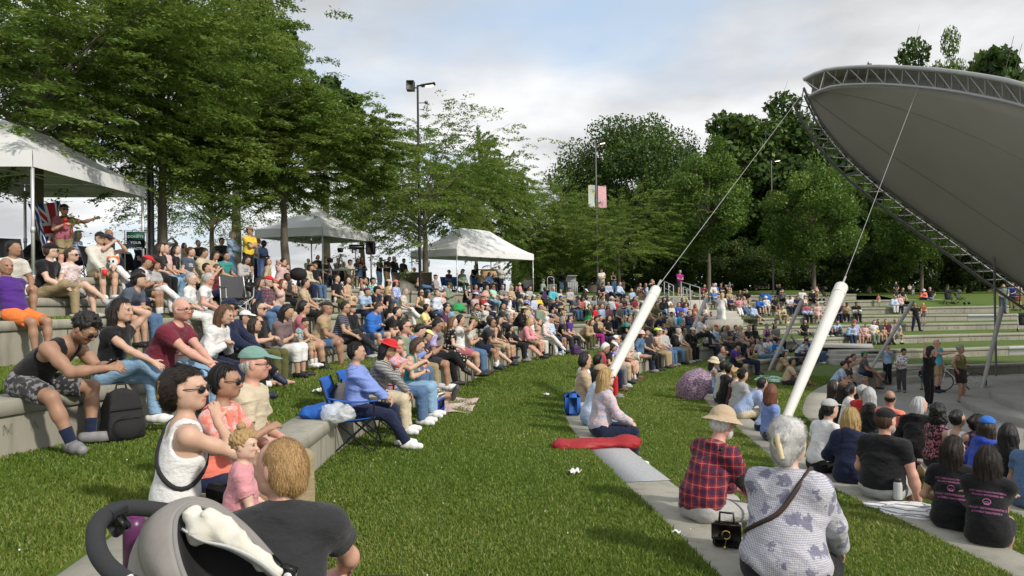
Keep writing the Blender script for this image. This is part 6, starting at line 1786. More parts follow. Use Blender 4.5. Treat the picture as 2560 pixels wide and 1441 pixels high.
# ------------------------------------------------------------------ chairs, bags and other loose things
def spot(px, py, d=None):
    if d is None: return ground(px, py)
    q = at(px, py, d); q[2] = floor_z(q[0], q[1]); return q
def fm(p, fwd): return frame(np.array(p), np.array(fwd))
def camp_chair(label, p, fwd, fab, group='folding camp chairs', arms=True, frame_m=M_BLACK):
    """p: ground point under the front edge of the seat"""
    root = tag(empty('camp_chair', M=fm(p, fwd)), label, 'folding chair', group)
    u = np.linspace(0, 1, 9); w = np.linspace(-1, 1, 9)
    S = np.array([[[.25 * x, -.46 * a + .02, .42 - .05 * a - .055 * (1 - x * x) * math.sin(a * math.pi * .9 + .3)] for x in w] for a in u]); MB().grid(S).build('seat', fab, root)
    Bk = np.array([[[.25 * x, -.44 - .16 * a + -.05 * (1 - x * x), .36 + .50 * a] for x in w] for a in u]); MB().grid(Bk).build('backrest', fab, root)
    for s in (-1, 1):
        MB().tube([(s * .27, .02, .0), (s * .27, -.46, .40), (s * .27, -.46, .40)], .011, 6).tube([(s * .27, -.46, 0), (s * .27, .02, .42)], .011, 6).build('leg_pair', frame_m, root)
        MB().tube([(s * .27, -.44, .02), (s * .265, -.47, .45), (s * .25, -.60, .86)], .012, 6).build('back_post', frame_m, root)
        if arms:
            MB().tube([(s * .28, .02, .40), (s * .29, .03, .62)], .011, 6).build('arm_post', frame_m, root)
            MB().grid(np.array([[[s * (.29 + .03 * b), .06 - .56 * a, .625 + .03 * a - .03 * math.sin(a * math.pi)] for b in (-1, 1)] for a in u])).build('armrest', fab, root)
    MB().tube([(-.27, .02, .01), (.27, .02, .40)], .010, 6).tube([(.27, .02, .01), (-.27, .02, .40)], .010, 6).build('front_cross', frame_m, root)
    MB().tube([(-.27, -.46, .01), (.27, -.46, .40)], .010, 6).tube([(.27, -.46, .01), (-.27, -.46, .40)], .010, 6).build('rear_cross', frame_m, root)
    for o in root.children:
        if o.name.startswith(('seat', 'backrest', 'armrest')): md = o.modifiers.new('thickness', 'SOLIDIFY'); md.thickness = .012
    return root
def bag(label, M_, size, m, name='backpack', pocket=True, straps=True, seed=1, m2=None):
    """soft upright bag, origin at the middle of its foot"""
    r = np.random.default_rng(seed); root = tag(empty(name, M=M_), label, name.replace('_', ' '), 'bags among the audience'); a, b, c = size
    f = Field(.018 if c > .25 else .012); f.ell((0, 0, c * .42), (a * .55, b * .55, c * .52), None, .05); f.ell((0, 0, c * .2), (a * .58, b * .6, c * .26), None, .06); f.cut((0, 0, 0), (0, 0, -1)); f.func(wrinkle(.026, seed, .8))
    if pocket:
        for sx, nx in ((-.46, -1), (.46, 1)): f.cut((a * sx, 0, 0), (nx, 0, .12))
        f.cut((0, b * .52, 0), (0, 1, .18)); f.cut((0, -b * .42, 0), (0, -1, 0)); f.ell((0, b * .50, c * .26), (a * .36, b * .20, c * .22), None, .02); f.cone((-a * .36, b * .5, c * .62), (a * .36, b * .5, c * .62), .012, .012, .01); f.cone((-a * .3, b * .66, c * .44), (a * .3, b * .66, c * .44), .012, .012, .01)
    V, F = f.mesh(); obj('body', mesh_np('body', V, F), m, root)
    if straps:
        for s in (-1, 1): MB().tube([(s * a * .22, -b * .35, c * .86), (s * a * .26, -b * .75, c * .55), (s * a * .3, -b * .5, c * .12)], .016, 6).build('strap', m2 or m, root)
        MB().tube([(-.05, -b * .1, c * .92), (-.04, -b * .1, c * 1.02), (.04, -b * .1, c * 1.02), (.05, -b * .1, c * .92)], .01, 6).build('handle', m2 or m, root)
    return root
def blanket(label, corners, m, name='picnic_blanket', hem=None, seed=0):
    r = np.random.default_rng(seed); A, B, Cc, D = [np.array(x, float) for x in corners]; n = 22; G = np.zeros((n, n, 3))
    for i in range(n):
        for j in range(n):
            u, v = i / (n - 1), j / (n - 1); q = (A * (1 - u) + B * u) * (1 - v) + (D * (1 - u) + Cc * u) * v; q[2] = floor_z(q[0], q[1]) + .022 + .012 * math.sin(9 * u + 3 * math.sin(5 * v) + seed) + .01 * math.sin(13 * v + 4 * u); G[i, j] = q
    o = tag(MB().grid(G).build(name, m), label, 'blanket', 'blankets laid on the lawn'); md = o.modifiers.new('thickness', 'SOLIDIFY'); md.thickness = .012; return o
def bottle(label, p, h, r, m, m2, name='water_bottle', handle=False):
    root = thing(name, label, 'bottle', p); MB().lathe((0, 0, 0), [(r * .1, 0), (r, .004), (r, h * .74), (r * .8, h * .82), (r * .5, h * .86)], 16).build('body', m, root); MB().lathe((0, 0, h * .86), [(r * .55, 0), (r * .55, h * .12), (r * .5, h * .14), (.001, h * .14)], 14).build('cap', m2, root)
    if handle: MB().tube([(-r * .4, 0, h * .97), (-r * .3, 0, h * 1.08), (r * .3, 0, h * 1.08), (r * .4, 0, h * .97)], .008, 6).build('handle', m2, root)
    return root
def cloth_lump(label, p, size, m, name, cat, seed=3, flatk=.5):
    f = Field(.014); r = np.random.default_rng(seed)
    for _ in range(7): f.ell((r.uniform(-1, 1) * size[0] * .45, r.uniform(-1, 1) * size[1] * .45, size[2] * .35), (size[0] * .35, size[1] * .4, size[2] * r.uniform(.35, .6)), rotz(r.uniform(0, 3)), .05)
    f.cut((0, 0, 0), (0, 0, -1)); f.func(wrinkle(.03, seed, 1.1)); f.func(wrinkle(.014, seed + 1, 2.4)); V, F = f.mesh(); return tag(obj(name, mesh_np(name, V, F), m, None, p), label, cat)
def scrap(label, px, py, s, seed):
    r = np.random.default_rng(seed); p = ground(px, py); n = 7; G = np.array([[[(i / 6 - .5) * s, (j / 6 - .5) * s * .8, .01 + abs(.5 * s * math.sin(i * .7 + seed) * math.cos(j * .9)) * .8] for j in range(n)] for i in range(n)]); G = G @ rotz(seed).T
    o = tag(MB().grid(G).build('paper_napkin', mat('white_paper', (.75, .75, .73), .8), None, True, p + np.array([0, 0, .02])), label, 'paper', 'paper scraps on the lawn'); md = o.modifiers.new('t', 'SOLIDIFY'); md.thickness = .003
# chairs for everyone who sits in one
CH = {88: ('black folding chair beside the hanging flag', M_BLKF), 205: ('dark folding chair under the blue plaid shirt', M_GREYF), 1758: ('dark folding chair of the white haired spectator near the lawn', M_GREYF), 2093: ('turquoise folding chair with a girl in it', fabric('turquoise_chair', (.02, .28, .36)))}
CW = {1040: 'behind the plaid shirt on the wall', 1096: 'with the clapping spectator in a cap', 1126: 'under the blue skirt', 1158: 'under the brown hat', 1205: 'beside the tent leg', 1224: 'under the denim jacket', 1237: 'under a black tee beside the denim jacket', 1253: 'before the standing crossed arms', 272: 'under the bald spectator in a black tee', 365: 'behind the thick lamp post', 320: 'with the plum trousers', 820: 'behind the keyboard', 862: 'between the camera tripods', 877: 'under the khaki trousers', 905: 'with the raised phone'}
for r_, p_, f_ in CHAIRS:
    k_ = int(r_['x']); lab, fb = CH.get(k_, ('dark folding chair ' + CW.get(k_, 'under the tent'), M_BLUEF if 1030 < k_ < 1210 else M_BLKF)); lab = lab.replace('dark', 'blue') if fb is M_BLUEF else lab
    camp_chair(lab, p_ - np.array([0, 0, .42]), f_, fb, arms=k_ > 1030)
camp_chair('empty grey folding camp chair standing behind the navy cap', spot(600, 818, 15.2), (.6, -.8, 0), M_GREYF, frame_m=M_ALU)
camp_chair('empty blue folding chair under the far tent', at(1066, 716, 35) * np.array([1, 1, 0]) + np.array([0, 0, floor_z(at(1066, 716, 35)[0], 35) ]), (.4, -.9, 0), M_BLUEF)
camp_chair('empty black folding chair at the edge under the first tent', spot(45, 668, 15.5), (.8, -.6, 0), M_BLKF, arms=False)
camp_chair('empty dark chair on the top lawn beside the pink child', spot(1325, 730, 41), (.2, -1, 0), M_GREYF)
# black backpack at the feet of the person in the black tank top
w_p, w_n, w_f, _ = on_wall('c', 205, 760); p = np.array([w_p[0] + .30, w_p[1] - .02, 0]); p[2] = floor_z(p[0], p[1])
bag('big black backpack leaning on the wall between bare legs', fm(p, (.6, -.5, 0)), (.40, .28, .52), M_BLKF, seed=4)
# things on the wall beside the blue chair
q, n_, fz, _ = on_wall('d', 815, 985, .1); zc = q[2]
cloth_lump('bright blue crumpled bag lying on the wall end behind the blue chair', (q[0] - .15, q[1] + .05, zc + .004), (.30, .24, .13), M_BLUEF, 'blue_bag', 'bag', 5)
t = NT('clear_plastic'); co = t.coord('Object'); b_ = t.pbr((.75, .78, .8), .25, t.bump(t.noise(26, 3, co), .8, .02)); b_.inputs['Alpha'].default_value = .55; M_PLAST = t.m
cloth_lump('translucent plastic shopping bag on the wall beside the blue bag', (q[0] + .10, q[1] - .06, zc + .004), (.24, .22, .18), M_PLAST, 'plastic_bag', 'bag', 8)
bag('beige tote bag standing behind the blue chair', fm((q[0] - .05, q[1] + .75, zc - .02), (.9, .2, 0)), (.30, .2, .36), fabric('beige_canvas', (.36, .31, .23)), 'tote_bag', False, True, 6, M_BLKF)
# cooler, picnic blanket, paper scraps
M_COOL = mat('blue_plastic', (.02, .06, .52), .4, .05); p = ground(1088, 1038); root = tag(empty('cooler_box', M=fm(p, (.9, -.3, 0))), 'blue and white cooler box at the end of the picnic blanket', 'cooler')
MB().box((0, 0, .13), (.28, .22, .26), None, .02).build('body', M_COOL, root); MB().box((0, 0, .31), (.30, .24, .09), None, .02).build('lid', M_WHITE, root); MB().tube([(-.15, 0, .3), (-.15, 0, .40), (.15, 0, .40), (.15, 0, .3)], .01, 6).build('handle', M_WHITE, root)
bl = [ground(*c) for c in ((1075, 1034), (1178, 1034), (1198, 998), (1110, 998))]
t = NT('pink_blanket'); co = t.coord('Object'); n = t.noise(14, 4, co, .7); t.pbr(t.mix(t.ramp(n, [(.42, (0, 0, 0)), (.6, (1, 1, 1))]), (.52, .33, .31), (.62, .56, .52)), .9); blanket('pale pink printed picnic blanket with brown hem on the grass', bl, t.m, seed=2)
bl = [ground(*c) for c in ((1884, 952), (1950, 958), (1958, 944), (1900, 940))]; blanket('mint green blanket under the reclining spectators', bl, fabric('mint_cloth', (.42, .66, .55)), seed=5)
bl = [ground(*c) for c in ((1880, 986), (1918, 988), (1925, 968), (1893, 966))]; blanket('magenta and white rumpled cloth near the purple umbrella', bl, cloth('magenta', 'print', 'white'), seed=7)
for lb_, px, py, s_, sd_ in (('crumpled white paper napkin on the open lawn before the red bag', 1436, 1190, .12, 2), ('white paper scrap on the grass near the blonde hair', 1367, 992, .10, 4), ('small torn paper on the grass at the wall edge', 1690, 1342, .06, 6), ('flat white wrapper on the grass behind the teal cap', 796, 985, .14, 9)): scrap(lb_, px, py, s_, sd_)
# red bag under the floral blouse
p = ground(1490, 1118); q, n_, fz, _ = on_wall('e', 1490, 1105, .08)
def red_bag():
    f = Field(.02); f.ell((-.36, .0, .05), (.17, .15, .12), None, .06); f.ell((-.1, -.02, .03), (.26, .14, .09), rotz(.1), .06); f.ell((.22, .02, .03), (.24, .13, .10), rotz(-.15), .06); f.ell((.42, -.02, .0), (.12, .14, .13), roty(.5), .05); f.cut((0, 0, -.06), (0, 0, -1)); f.func(wrinkle(.034, 6, .8)); f.func(wrinkle(.016, 9, 2.0)); V, F = f.mesh()
    root = tag(empty('red_bag', M=fm(at(1492, 1116, 8.5), (.12, -.99, 0)) @ Matrix.Diagonal((1, 1, .72, 1))), 'long red nylon chair bag lying across the wall end', 'bag'); obj('body', mesh_np('body', V, F), M_RED, root)
red_bag()
# purple umbrella lying open on the lawn
t = NT('purple_print'); co = t.coord('Object'); n = t.noise(30, 3, co, .8); t.pbr(t.mix(t.ramp(n, [(.45, (0, 0, 0)), (.56, (1, 1, 1))]), (.10, .055, .10), (.40, .28, .36)), .7); M_UMB = t.m
p = at(1716, 975, 16.0); gz = floor_z(p[0], p[1]); root = tag(empty('umbrella', M=Matrix.Translation((p[0] + .1, p[1], gz + .36)) @ Vector((-.62, -.55, .56)).to_track_quat('Z', 'Y').to_matrix().to_4x4()), 'open purple printed umbrella resting on its rim on the grass', 'umbrella')
a_ = np.linspace(0, 2 * math.pi, 49); rr = np.linspace(0, 1, 12); G = np.array([[[-.0 + (.47 * s) * (1 - .07 * abs(math.sin(4 * x)) * s) * math.cos(x), .47 * s * (1 - .07 * abs(math.sin(4 * x)) * s) * math.sin(x), .0 - .26 * s ** 1.9] for x in a_] for s in rr]); G = G * np.array([1, 1, 1]); G[..., 2] *= -1; G[..., 2] -= .13
G[..., 2] = -G[..., 2]; MB().grid(G).build('canopy', M_UMB, root); MB().tube([(0, 0, .2), (0, 0, -.55)], .007, 8).tube([(0, 0, -.5), (0, 0, -.58)], .014, 8).build('shaft', M_BLACK, root)
rb = MB(); 
for k in range(8): x = k * math.pi / 4; rb.tube([(0, 0, .12), (.24 * math.cos(x), .24 * math.sin(x), .05), (.44 * math.cos(x), .44 * math.sin(x), -.12)], .004, 4)
rb.build('ribs', M_DKSTEEL, root)
for o in root.children:
    if o.name.startswith('canopy'): md = o.modifiers.new('t', 'SOLIDIFY'); md.thickness = .004
# grey bin, trolley, pushchairs, blue bundle
p = spot(1430, 738, 44); root = tag(empty('waste_bin', M=fm(p, (.1, -1, 0))), 'grey slatted waste bin with curved hood near the denim jeans', 'bin')
MB().box((0, 0, .42), (.62, .55, .84), None, .02).build('body', mat('bin_grey', (.26, .27, .28), .6), root, False)
for i in range(6): MB().box((-.25 + .1 * i, -.0 + .285, .42), (.075, .02, .78)).build('slat', mat('bin_slat', (.33, .34, .35), .6), root, False)
a_ = np.linspace(0, math.pi * .62, 10); MB().grid(np.array([[[x, -.27 + .60 * (1 - math.cos(t_)) * .75, .86 + .36 * math.sin(t_)] for t_ in a_] for x in (-.31, .31)])).build('hood', mat('bin_hood', (.5, .51, .52), .5), root)
p = spot(1380, 742, 42); root = tag(empty('wire_trolley', M=fm(p, (.3, -1, 0))), 'white wire shopping trolley with tall handle on the top lawn', 'trolley'); mb = MB()
for i in range(6): x = -.22 + .088 * i; mb.tube([(x, .15, .15), (x, .15, .62)], .007, 5); mb.tube([(x, -.15, .15), (x, -.15, .62)], .007, 5)
for z in (.15, .3, .46, .62): mb.tube([(-.22, -.15, z), (.22, -.15, z), (.22, .15, z), (-.22, .15, z)], .008, 5, closed=True)
mb.build('basket', M_WHITE, root); MB().tube([(-.2, -.15, .15), (-.2, -.2, 1.0), (-.12, -.22, 1.08), (.12, -.22, 1.08), (.2, -.2, 1.0), (.2, -.15, .15)], .013, 8).build('handle', M_WHITE, root)
for s in (-1, 1): MB().lathe((s * .23, -.15, .09), [(.001, -.02), (.09, -.02), (.09, .02), (.001, .02)], 14, roty(R(90))).build('wheel', M_BLACK, root)
def pushchair(label, p, fwd, fab, fr=M_ALU, hood=True):
    root = tag(empty('pushchair', M=fm(p, fwd)), label, 'pushchair', 'pushchairs on the lawns')
    MB().grid(np.array([[[x, .30 - .42 * a, .42 - .06 * a] for x in (-.18, .18)] for a in np.linspace(0, 1, 5)])).grid(np.array([[[x, -.12 - .28 * a, .36 + .46 * a] for x in (-.18, .18)] for a in np.linspace(0, 1, 5)])).build('seat', fab, root)
    for o in root.children: md = o.modifiers.new('t', 'SOLIDIFY'); md.thickness = .03
    if hood:
        a_ = np.linspace(0, math.pi * .55, 9); h = MB().grid(np.array([[[x * (1 - .12 * (x * x > .02)), -.38 + .36 * math.sin(t_), .70 + .34 * math.cos(t_ - .5)] for t_ in a_] for x in np.linspace(-.2, .2, 7)])).build('hood', fab, root); md = h.modifiers.new('t', 'SOLIDIFY'); md.thickness = .015
    for s in (-1, 1):
        MB().tube([(s * .22, .42, .10), (s * .21, -.1, .48), (s * .2, -.52, .98)], .014, 8).tube([(s * .22, -.38, .10), (s * .21, .0, .5), (s * .2, .28, .45)], .014, 8).build('side_frame', fr, root)
        for y in (.42, -.38): MB().lathe((s * .24, y, .09), [(.02, -.02), (.09, -.018), (.095, 0), (.09, .018), (.02, .02)], 14, roty(R(90))).build('wheel', M_BLACK, root)
    MB().tube([(-.2, -.52, .98), (.2, -.52, .98)], .016, 8).build('handle', M_BLACK, root); return root
pushchair('blue grey pushchair standing at the stair railing', spot(1668, 740, 46.5), (.6, -.8, 0), fabric('teal_grey', (.05, .09, .12)))
pushchair('pushchair with pale seat behind the magenta shirt', spot(1722, 741, 47.5), (-.6, -.8, 0), fabric('tan_grey', (.16, .15, .11)))
pushchair('grey pushchair behind the strut near the tall people on the sixth wall', spot(2000, 842, 34), (.8, -.5, 0), fabric('pushchair_grey', (.10, .105, .115)))
pushchair('black pushchair on the bank beyond the black tee', spot(2372, 752, 50), (-.3, -.9, 0), M_BLKF, M_BLACK); pushchair('dark pushchair with a grey bundle next to the black one', spot(2402, 752, 50), (.4, -.9, 0), M_GREYF, M_BLACK); pushchair('dark pushchair among the picnickers under the oval tree', spot(2066, 738, 52), (.5, -.8, 0), M_BLKF, M_BLACK); pushchair('dark pushchair at the picture edge under the truss', spot(2556, 766, 40), (-.5, -.8, 0), M_BLKF, M_ALU)
p = spot(1908, 738, 52); cloth_lump('blue and white picnic bundle under the slim lamp post', p, (.8, .5, .6), M_BLUEF, 'picnic_bundle', 'bundle', 4)
# bicycle behind the dancing people
def bicycle(label, p, fwd):
    root = tag(empty('bicycle', M=fm(p, fwd)), label, 'bicycle')
    for y in (.52, -.52):
        a_ = np.linspace(0, 2 * math.pi, 29)[:-1]; w_ = MB().tube(np.stack([0 * a_, y + .335 * np.cos(a_), .345 + .335 * np.sin(a_)], 1), .02, 7, closed=True).build('wheel', M_BLACK, root)
        s_ = MB()
        for k in range(14): s_.tube([(0, y, .345), (0, y + .32 * math.cos(k * .449), .345 + .32 * math.sin(k * .449))], .0025, 3)
        s_.lathe((0, y, .345), [(.001, -.04), (.02, -.04), (.02, .04), (.001, .04)], 8, roty(R(90))); s_.build('spokes', M_ALU, w_)
    MB().tube([(0, .46, .80), (0, -.02, .30)], .021, 8).tube([(0, -.02, .30), (0, -.20, .86)], .019, 8).tube([(0, .42, .84), (0, -.16, .80)], .019, 8).tube([(0, -.02, .30), (0, -.52, .345), (0, -.16, .78)], .011, 6).tube([(0, .40, .90), (0, .52, .345)], .017, 8).build('bike_frame', M_WHITE, root)
    MB().ell((0, -.22, .92), (.07, .14, .03)).tube([(0, -.19, .82), (0, -.21, .91)], .013, 6).build('saddle', M_BLACK, root)
    MB().tube([(-.30, .34, 1.0), (-.1, .40, 1.0), (0, .41, .97), (.1, .40, 1.0), (.30, .34, 1.0)], .013, 7).tube([(0, .40, .88), (0, .41, .98)], .014, 7).build('handlebar', M_BLACK, root)
    MB().lathe((.05, -.02, .30), [(.02, -.01), (.10, -.006), (.10, .006), (.02, .01)], 18, roty(R(90))).build('chainring', M_DKSTEEL, root)
    for s in (-1, 1): MB().tube([(s * .07, -.02, .30), (s * .07, -.02 + s * .15, .22)], .01, 6).box((s * .11, -.02 + s * .15, .22), (.09, .09, .02)).build('pedal', M_DKSTEEL, root)
q = at(2398, 962, 26.2); bicycle('white and black bicycle parked behind the dark skirt', (q[0], q[1], 0), (-.93, .36, 0))
# signs, flag, show equipment under the tents
p = spot(340, 668, 18.5); root = tag(empty('sandwich_sign', M=fm(p, (.4, -.92, 0))), 'dark green and blue sign in a metal frame beside the first tent leg', 'sign'); zt = at(340, 580, 18.5)[2] - p[2]; zb_ = at(340, 622, 18.5)[2] - p[2]
MB().box((0, 0, (zt + zb_) / 2), (.42, .03, zt - zb_), None, .004).build('board', mat('sign_blue', (.012, .022, .05), .5), root, False); MB().box((0, .003, zt - (zt - zb_) * .26), (.40, .032, (zt - zb_) * .46)).build('green_panel', mat('sign_green', (.01, .07, .045), .5), root, False)
MB().tube([(-.25, 0, 0), (-.25, 0, zt + .03), (.25, 0, zt + .03), (.25, 0, 0)], .014, 6).build('sign_frame', M_DKSTEEL, root)
for i, s in enumerate(('DONATE', 'YOUR', 'WASTE')):
    o = obj('lettering', text_mesh(s, .09, .001), mat('sign_letters', (.45, .55, .55), .6), root); o.matrix_local = Matrix.Translation((.0, .024, zt - .13 - .155 * i)) @ Matrix.Rotation(math.pi, 4, 'Z') @ Matrix.Rotation(math.pi / 2, 4, 'X')
# flag hung under the first tent
t = NT('flag_cloth'); a_t = t.n('ShaderNodeUVMap'); s_ = t.n('ShaderNodeSeparateXYZ'); t.ln(a_t.outputs[0], s_.inputs[0]); U_, V_ = s_.outputs[0], s_.outputs[1]
wv = t.math('ADD', V_, t.math('MULTIPLY', t.math('SINE', t.math('MULTIPLY', U_, 14.0)), .035)); st = t.math('LESS_THAN', t.math('FRACT', t.math('MULTIPLY', wv, 7.0)), .5); c = t.mix(st, (.75, .76, .80), (.02, .035, .20))
X1 = t.math('ABSOLUTE', t.math('SUBTRACT', U_, t.math('MULTIPLY_ADD', V_, 2.0, -1.0))); X2 = t.math('ABSOLUTE', t.math('SUBTRACT', t.math('SUBTRACT', 1.0, U_), t.math('MULTIPLY_ADD', V_, 2.0, -1.0)))
d_ = t.math('MINIMUM', X1, X2); cr = t.math('MINIMUM', t.math('ABSOLUTE', t.math('SUBTRACT', U_, .5)), t.math('MULTIPLY', t.math('ABSOLUTE', t.math('SUBTRACT', V_, .75)), 1.5))
jack = t.mix(t.math('LESS_THAN', d_, .14), (.02, .035, .20), (.75, .76, .8)); jack = t.mix(t.math('LESS_THAN', d_, .06), jack, (.45, .02, .04)); jack = t.mix(t.math('LESS_THAN', cr, .13), jack, (.75, .76, .8)); jack = t.mix(t.math('LESS_THAN', cr, .075), jack, (.45, .02, .04))
t.pbr(t.mix(t.math('GREATER_THAN', V_, .5), c, jack), .75); M_FLAG = t.m
c4 = [at(62, 508, 16.6), at(140, 498, 17.6), at(142, 640, 17.4), at(110, 640, 16.8)]; n = 16; Gf = np.zeros((n, n, 3))
for i in range(n):
    for j in range(n):
        u, v = i / (n - 1), j / (n - 1); q = (c4[0] * (1 - u) + c4[1] * u) * (1 - v) + (c4[3] * (1 - u) + c4[2] * u) * v; Gf[i, j] = q + np.array([.10 * math.sin(u * 9 + v * 2), .10 * math.sin(u * 7 + 1), -.10 * math.sin(u * math.pi) * (1 - v)])
mf = MB().grid(Gf).data('flag'); uv = mf.uv_layers.new(name='UVMap'); li = np.zeros(len(mf.loops), np.int32); mf.loops.foreach_get('vertex_index', li); uvv = np.stack([1 - (li % n) / (n - 1), (li // n) / (n - 1)], 1); uv.data.foreach_set('uv', uvv.ravel().astype(np.float32))
o = tag(obj('flag', mf, M_FLAG), 'union jack flag with wavy blue and white stripes hung below the tent roof', 'flag'); md = o.modifiers.new('t', 'SOLIDIFY'); md.thickness = .004
p = spot(928, 727, 29.5); root = thing('speaker_stand', 'loudspeaker in a black cover on a tall stand at the middle tent', 'loudspeaker', p); H = at(928, 608, 29.5)[2] - p[2]
MB().tube([(0, 0, .05), (0, 0, H)], .02, 8).build('pole', M_BLACK, root)
for k in range(3): x = k * 2.09; MB().tube([(0, 0, .5), (.45 * math.cos(x), .45 * math.sin(x), .02)], .014, 6).build('leg', M_BLACK, root)
MB().box((0, 0, H - .2), (.36, .34, .55), None, .05).build('speaker_box', M_BLKF, root)
p = spot(890, 725, 29.2); root = thing('light_panel_stand', 'black stage light panel on a stand under the middle tent', 'stage light', p); H = at(890, 618, 29.2)[2] - p[2]
MB().tube([(0, 0, .05), (0, 0, H)], .018, 8).build('pole', M_BLACK, root); MB().box((.05, 0, H), (.62, .12, .20), None, .02).box((-.12, 0, H - .17), (.06, .06, .16)).box((.16, 0, H - .17), (.06, .06, .16)).build('light_box', M_BLACK, root); MB().box((.05, -.065, H), (.5, .012, .05)).build('reflector', M_DKSTEEL, root)
for k in range(3): x = .5 + k * 2.09; MB().tube([(0, 0, .5), (.4 * math.cos(x), .4 * math.sin(x), .02)], .014, 6).build('leg', M_BLACK, root)
def tripod(label, px, py, d, H):
    p = spot(px, py, d); root = thing('camera_tripod', label, 'tripod', p, 0, 'camera tripods under the middle tent')
    for k in range(3): x = .4 + k * 2.09; MB().tube([(0, 0, H - .1), (.42 * math.cos(x), .42 * math.sin(x), .01)], .016, 6).build('leg', M_BLACK, root)
    MB().box((0, 0, H + .08), (.16, .32, .17), None, .02).lathe((0, -.2, H + .08), [(.05, -.06), (.055, .1), (.04, .1)], 12, rotx(R(90))).build('camera', M_BLACK, root)
tripod('video camera on the taller tripod beside the grey hoodie', 852, 722, 28.3, 1.45); tripod('small camera on the lower tripod in front of the white tee', 826, 720, 27.6, 1.0)
p = spot(812, 715, 28.6); root = thing('folding_table', 'pale folding table across the middle tent', 'table', p); MB().box((.3, 0, .74), (1.9, .6, .05), None, .01).build('table_top', M_WHITE, root)
for sx in (-.5, 1.1): MB().tube([(sx, -.25, 0), (sx, -.25, .72)], .018, 6).tube([(sx, .25, 0), (sx, .25, .72)], .018, 6).build('leg', M_DKSTEEL, root)
p = at(745, 648, 23.5); root = thing('kettle_grill', 'round black barbecue cover behind the brown hat', 'barbecue', (p[0], p[1], floor_z(p[0], p[1]))); MB().ell((0, 0, .95), (.30, .28, .22)).build('lid', M_BLKF, root)
for k in range(3): x = k * 2.09; MB().tube([(0, 0, .8), (.3 * math.cos(x), .3 * math.sin(x), 0)], .02, 6).build('leg', M_BLACK, root)
p = at(1030, 690, 31.8); tag(MB().box((0, 0, -.3), (1.75, .6, .9), rotz(.15), .01).build('planter_block', M_CAP, None, False, p), 'square concrete planter block under the standing group', 'planter')
# water bottles and bags on the lawns
M_WB = mat('clear_bottle', (.55, .66, .74), .15, .05); M_BLUECAP = mat('blue_cap', (.05, .2, .6), .4)
for lb_, px, py in (('clear plastic water bottle on the grass beside the black shoes', 1318, 900), ('clear plastic water bottle on the grass below the white headscarf', 1407, 890), ('clear plastic water bottle on the grass near the long dark trousers', 1564, 890)): bottle(lb_, ground(px, py), .23, .035, M_WB, M_BLUECAP)
bag('red shopping bag on the grass below the plaid shirt and khaki trousers', fm(ground(1693, 910), (.4, -.9, 0)), (.42, .22, .42), fabric('red_shopper', (.62, .05, .035)), 'shopping_bag', False, True, 3)
bag('green shopping bag on the third wall below the sage jacket', fm(ground(1146, 778), (.5, -.8, 0)), (.5, .3, .36), fabric('green_shopper', (.03, .32, .10)), 'shopping_bag', False, True, 9)
bag('purple backpack on the grass beside the grey haired person in red', fm(ground(1440, 888), (.5, -.8, 0)), (.34, .24, .36), fabric('purple_pack', (.06, .025, .10)), 'backpack', True, True, 2)
q, n_, fz, _ = on_wall('b', 822, 752, .12); bag('black bag on the wall behind the white tumbler', fm((q[0] - .12, q[1] + .1, q[2]), (.7, -.5, 0)), (.42, .3, .32), M_BLKF, 'backpack', False, False, 7)
q, n_, fz, _ = on_wall('a', 846, 741, .14); bottle('white tumbler with handle standing on the second wall', (q[0] + -.1, q[1], q[2]), .26, .05, M_WHITE, M_WHITE, 'tumbler', True)
# ------------------------------------------------------------------ the people close to the camera
def hero(spec, label, seat=None, pos=None, fwd=None, h=None, sc=None, beard=None, zadd=0, **over):
    r = parse(spec); w = r['w']
    if pos is not None:
        p = np.array(pos, float); n = np.array(fwd, float); fz = floor_z(p[0], p[1])
    elif seat is not None: p, n, fz, _ = on_wall(w, seat[0], seat[1], 0.0)
    else: p, n, fz, _ = on_wall(w, r['x'], r['y'], over.pop('up', .86) * r['sc'])
    kind = over.pop('kind', 'sit')
    P = base_pose(kind, r['arms'], r['legs'], over.pop('sh', min(max(p[2] - fz, .36), .5)) if kind == 'sit' else .42); P['fem'] = r['fem']; P['seed'] = int(r['x']) % 17
    f0 = np.array(fwd, float) if fwd is not None else unit(n * .62 + unit(np.append(STAGE - p[:2], 0)) * .38)
    P['hyaw'] = 0; P.update(over)
    if r['hy'] is not None: P['hyaw'] = r['hy']
    M = frame(p + np.array([0, 0, .004 + zadd]), f0, r['yaw']); d = p[1]
    b, S, Mw = person(label, M, P, r['skin'], r['hair'], r['top'], r['bot'], r['shoes'], r['hat'], r['gl'], h or (.0072 if d < 6.5 else .0085 if d < 9 else .010), sc or r['sc'], 'people in the audience', socks=r['socks'])
    if beard:
        def bf():
            f = Field(.008); hd = head_fn(S, P); H = S['H']; f.ell(hd((0, .045, -.085)), (.06, .055, .055), H, 0); f.ell(hd((.045, .01, -.05)), (.03, .05, .055), H, .02); f.ell(hd((-.045, .01, -.05)), (.03, .05, .055), H, .02)
            f.ell(hd((0, .092, -.052)), (.03, .012, .009), H, .01); f.func(wrinkle(.006, 4, 2.2)); return f
        V, F = bf().mesh(); obj('beard', mesh_np('beard', V, F), hair_mat(beard), b)
    if d < 9.5:
        for o in list(b.children):
            if o.name.startswith('hair') and r['hair'][0] != 'curly' and not r['hat']: strands(o, S, r['hair'], int(r['x']), d)
    return b, S, Mw, P
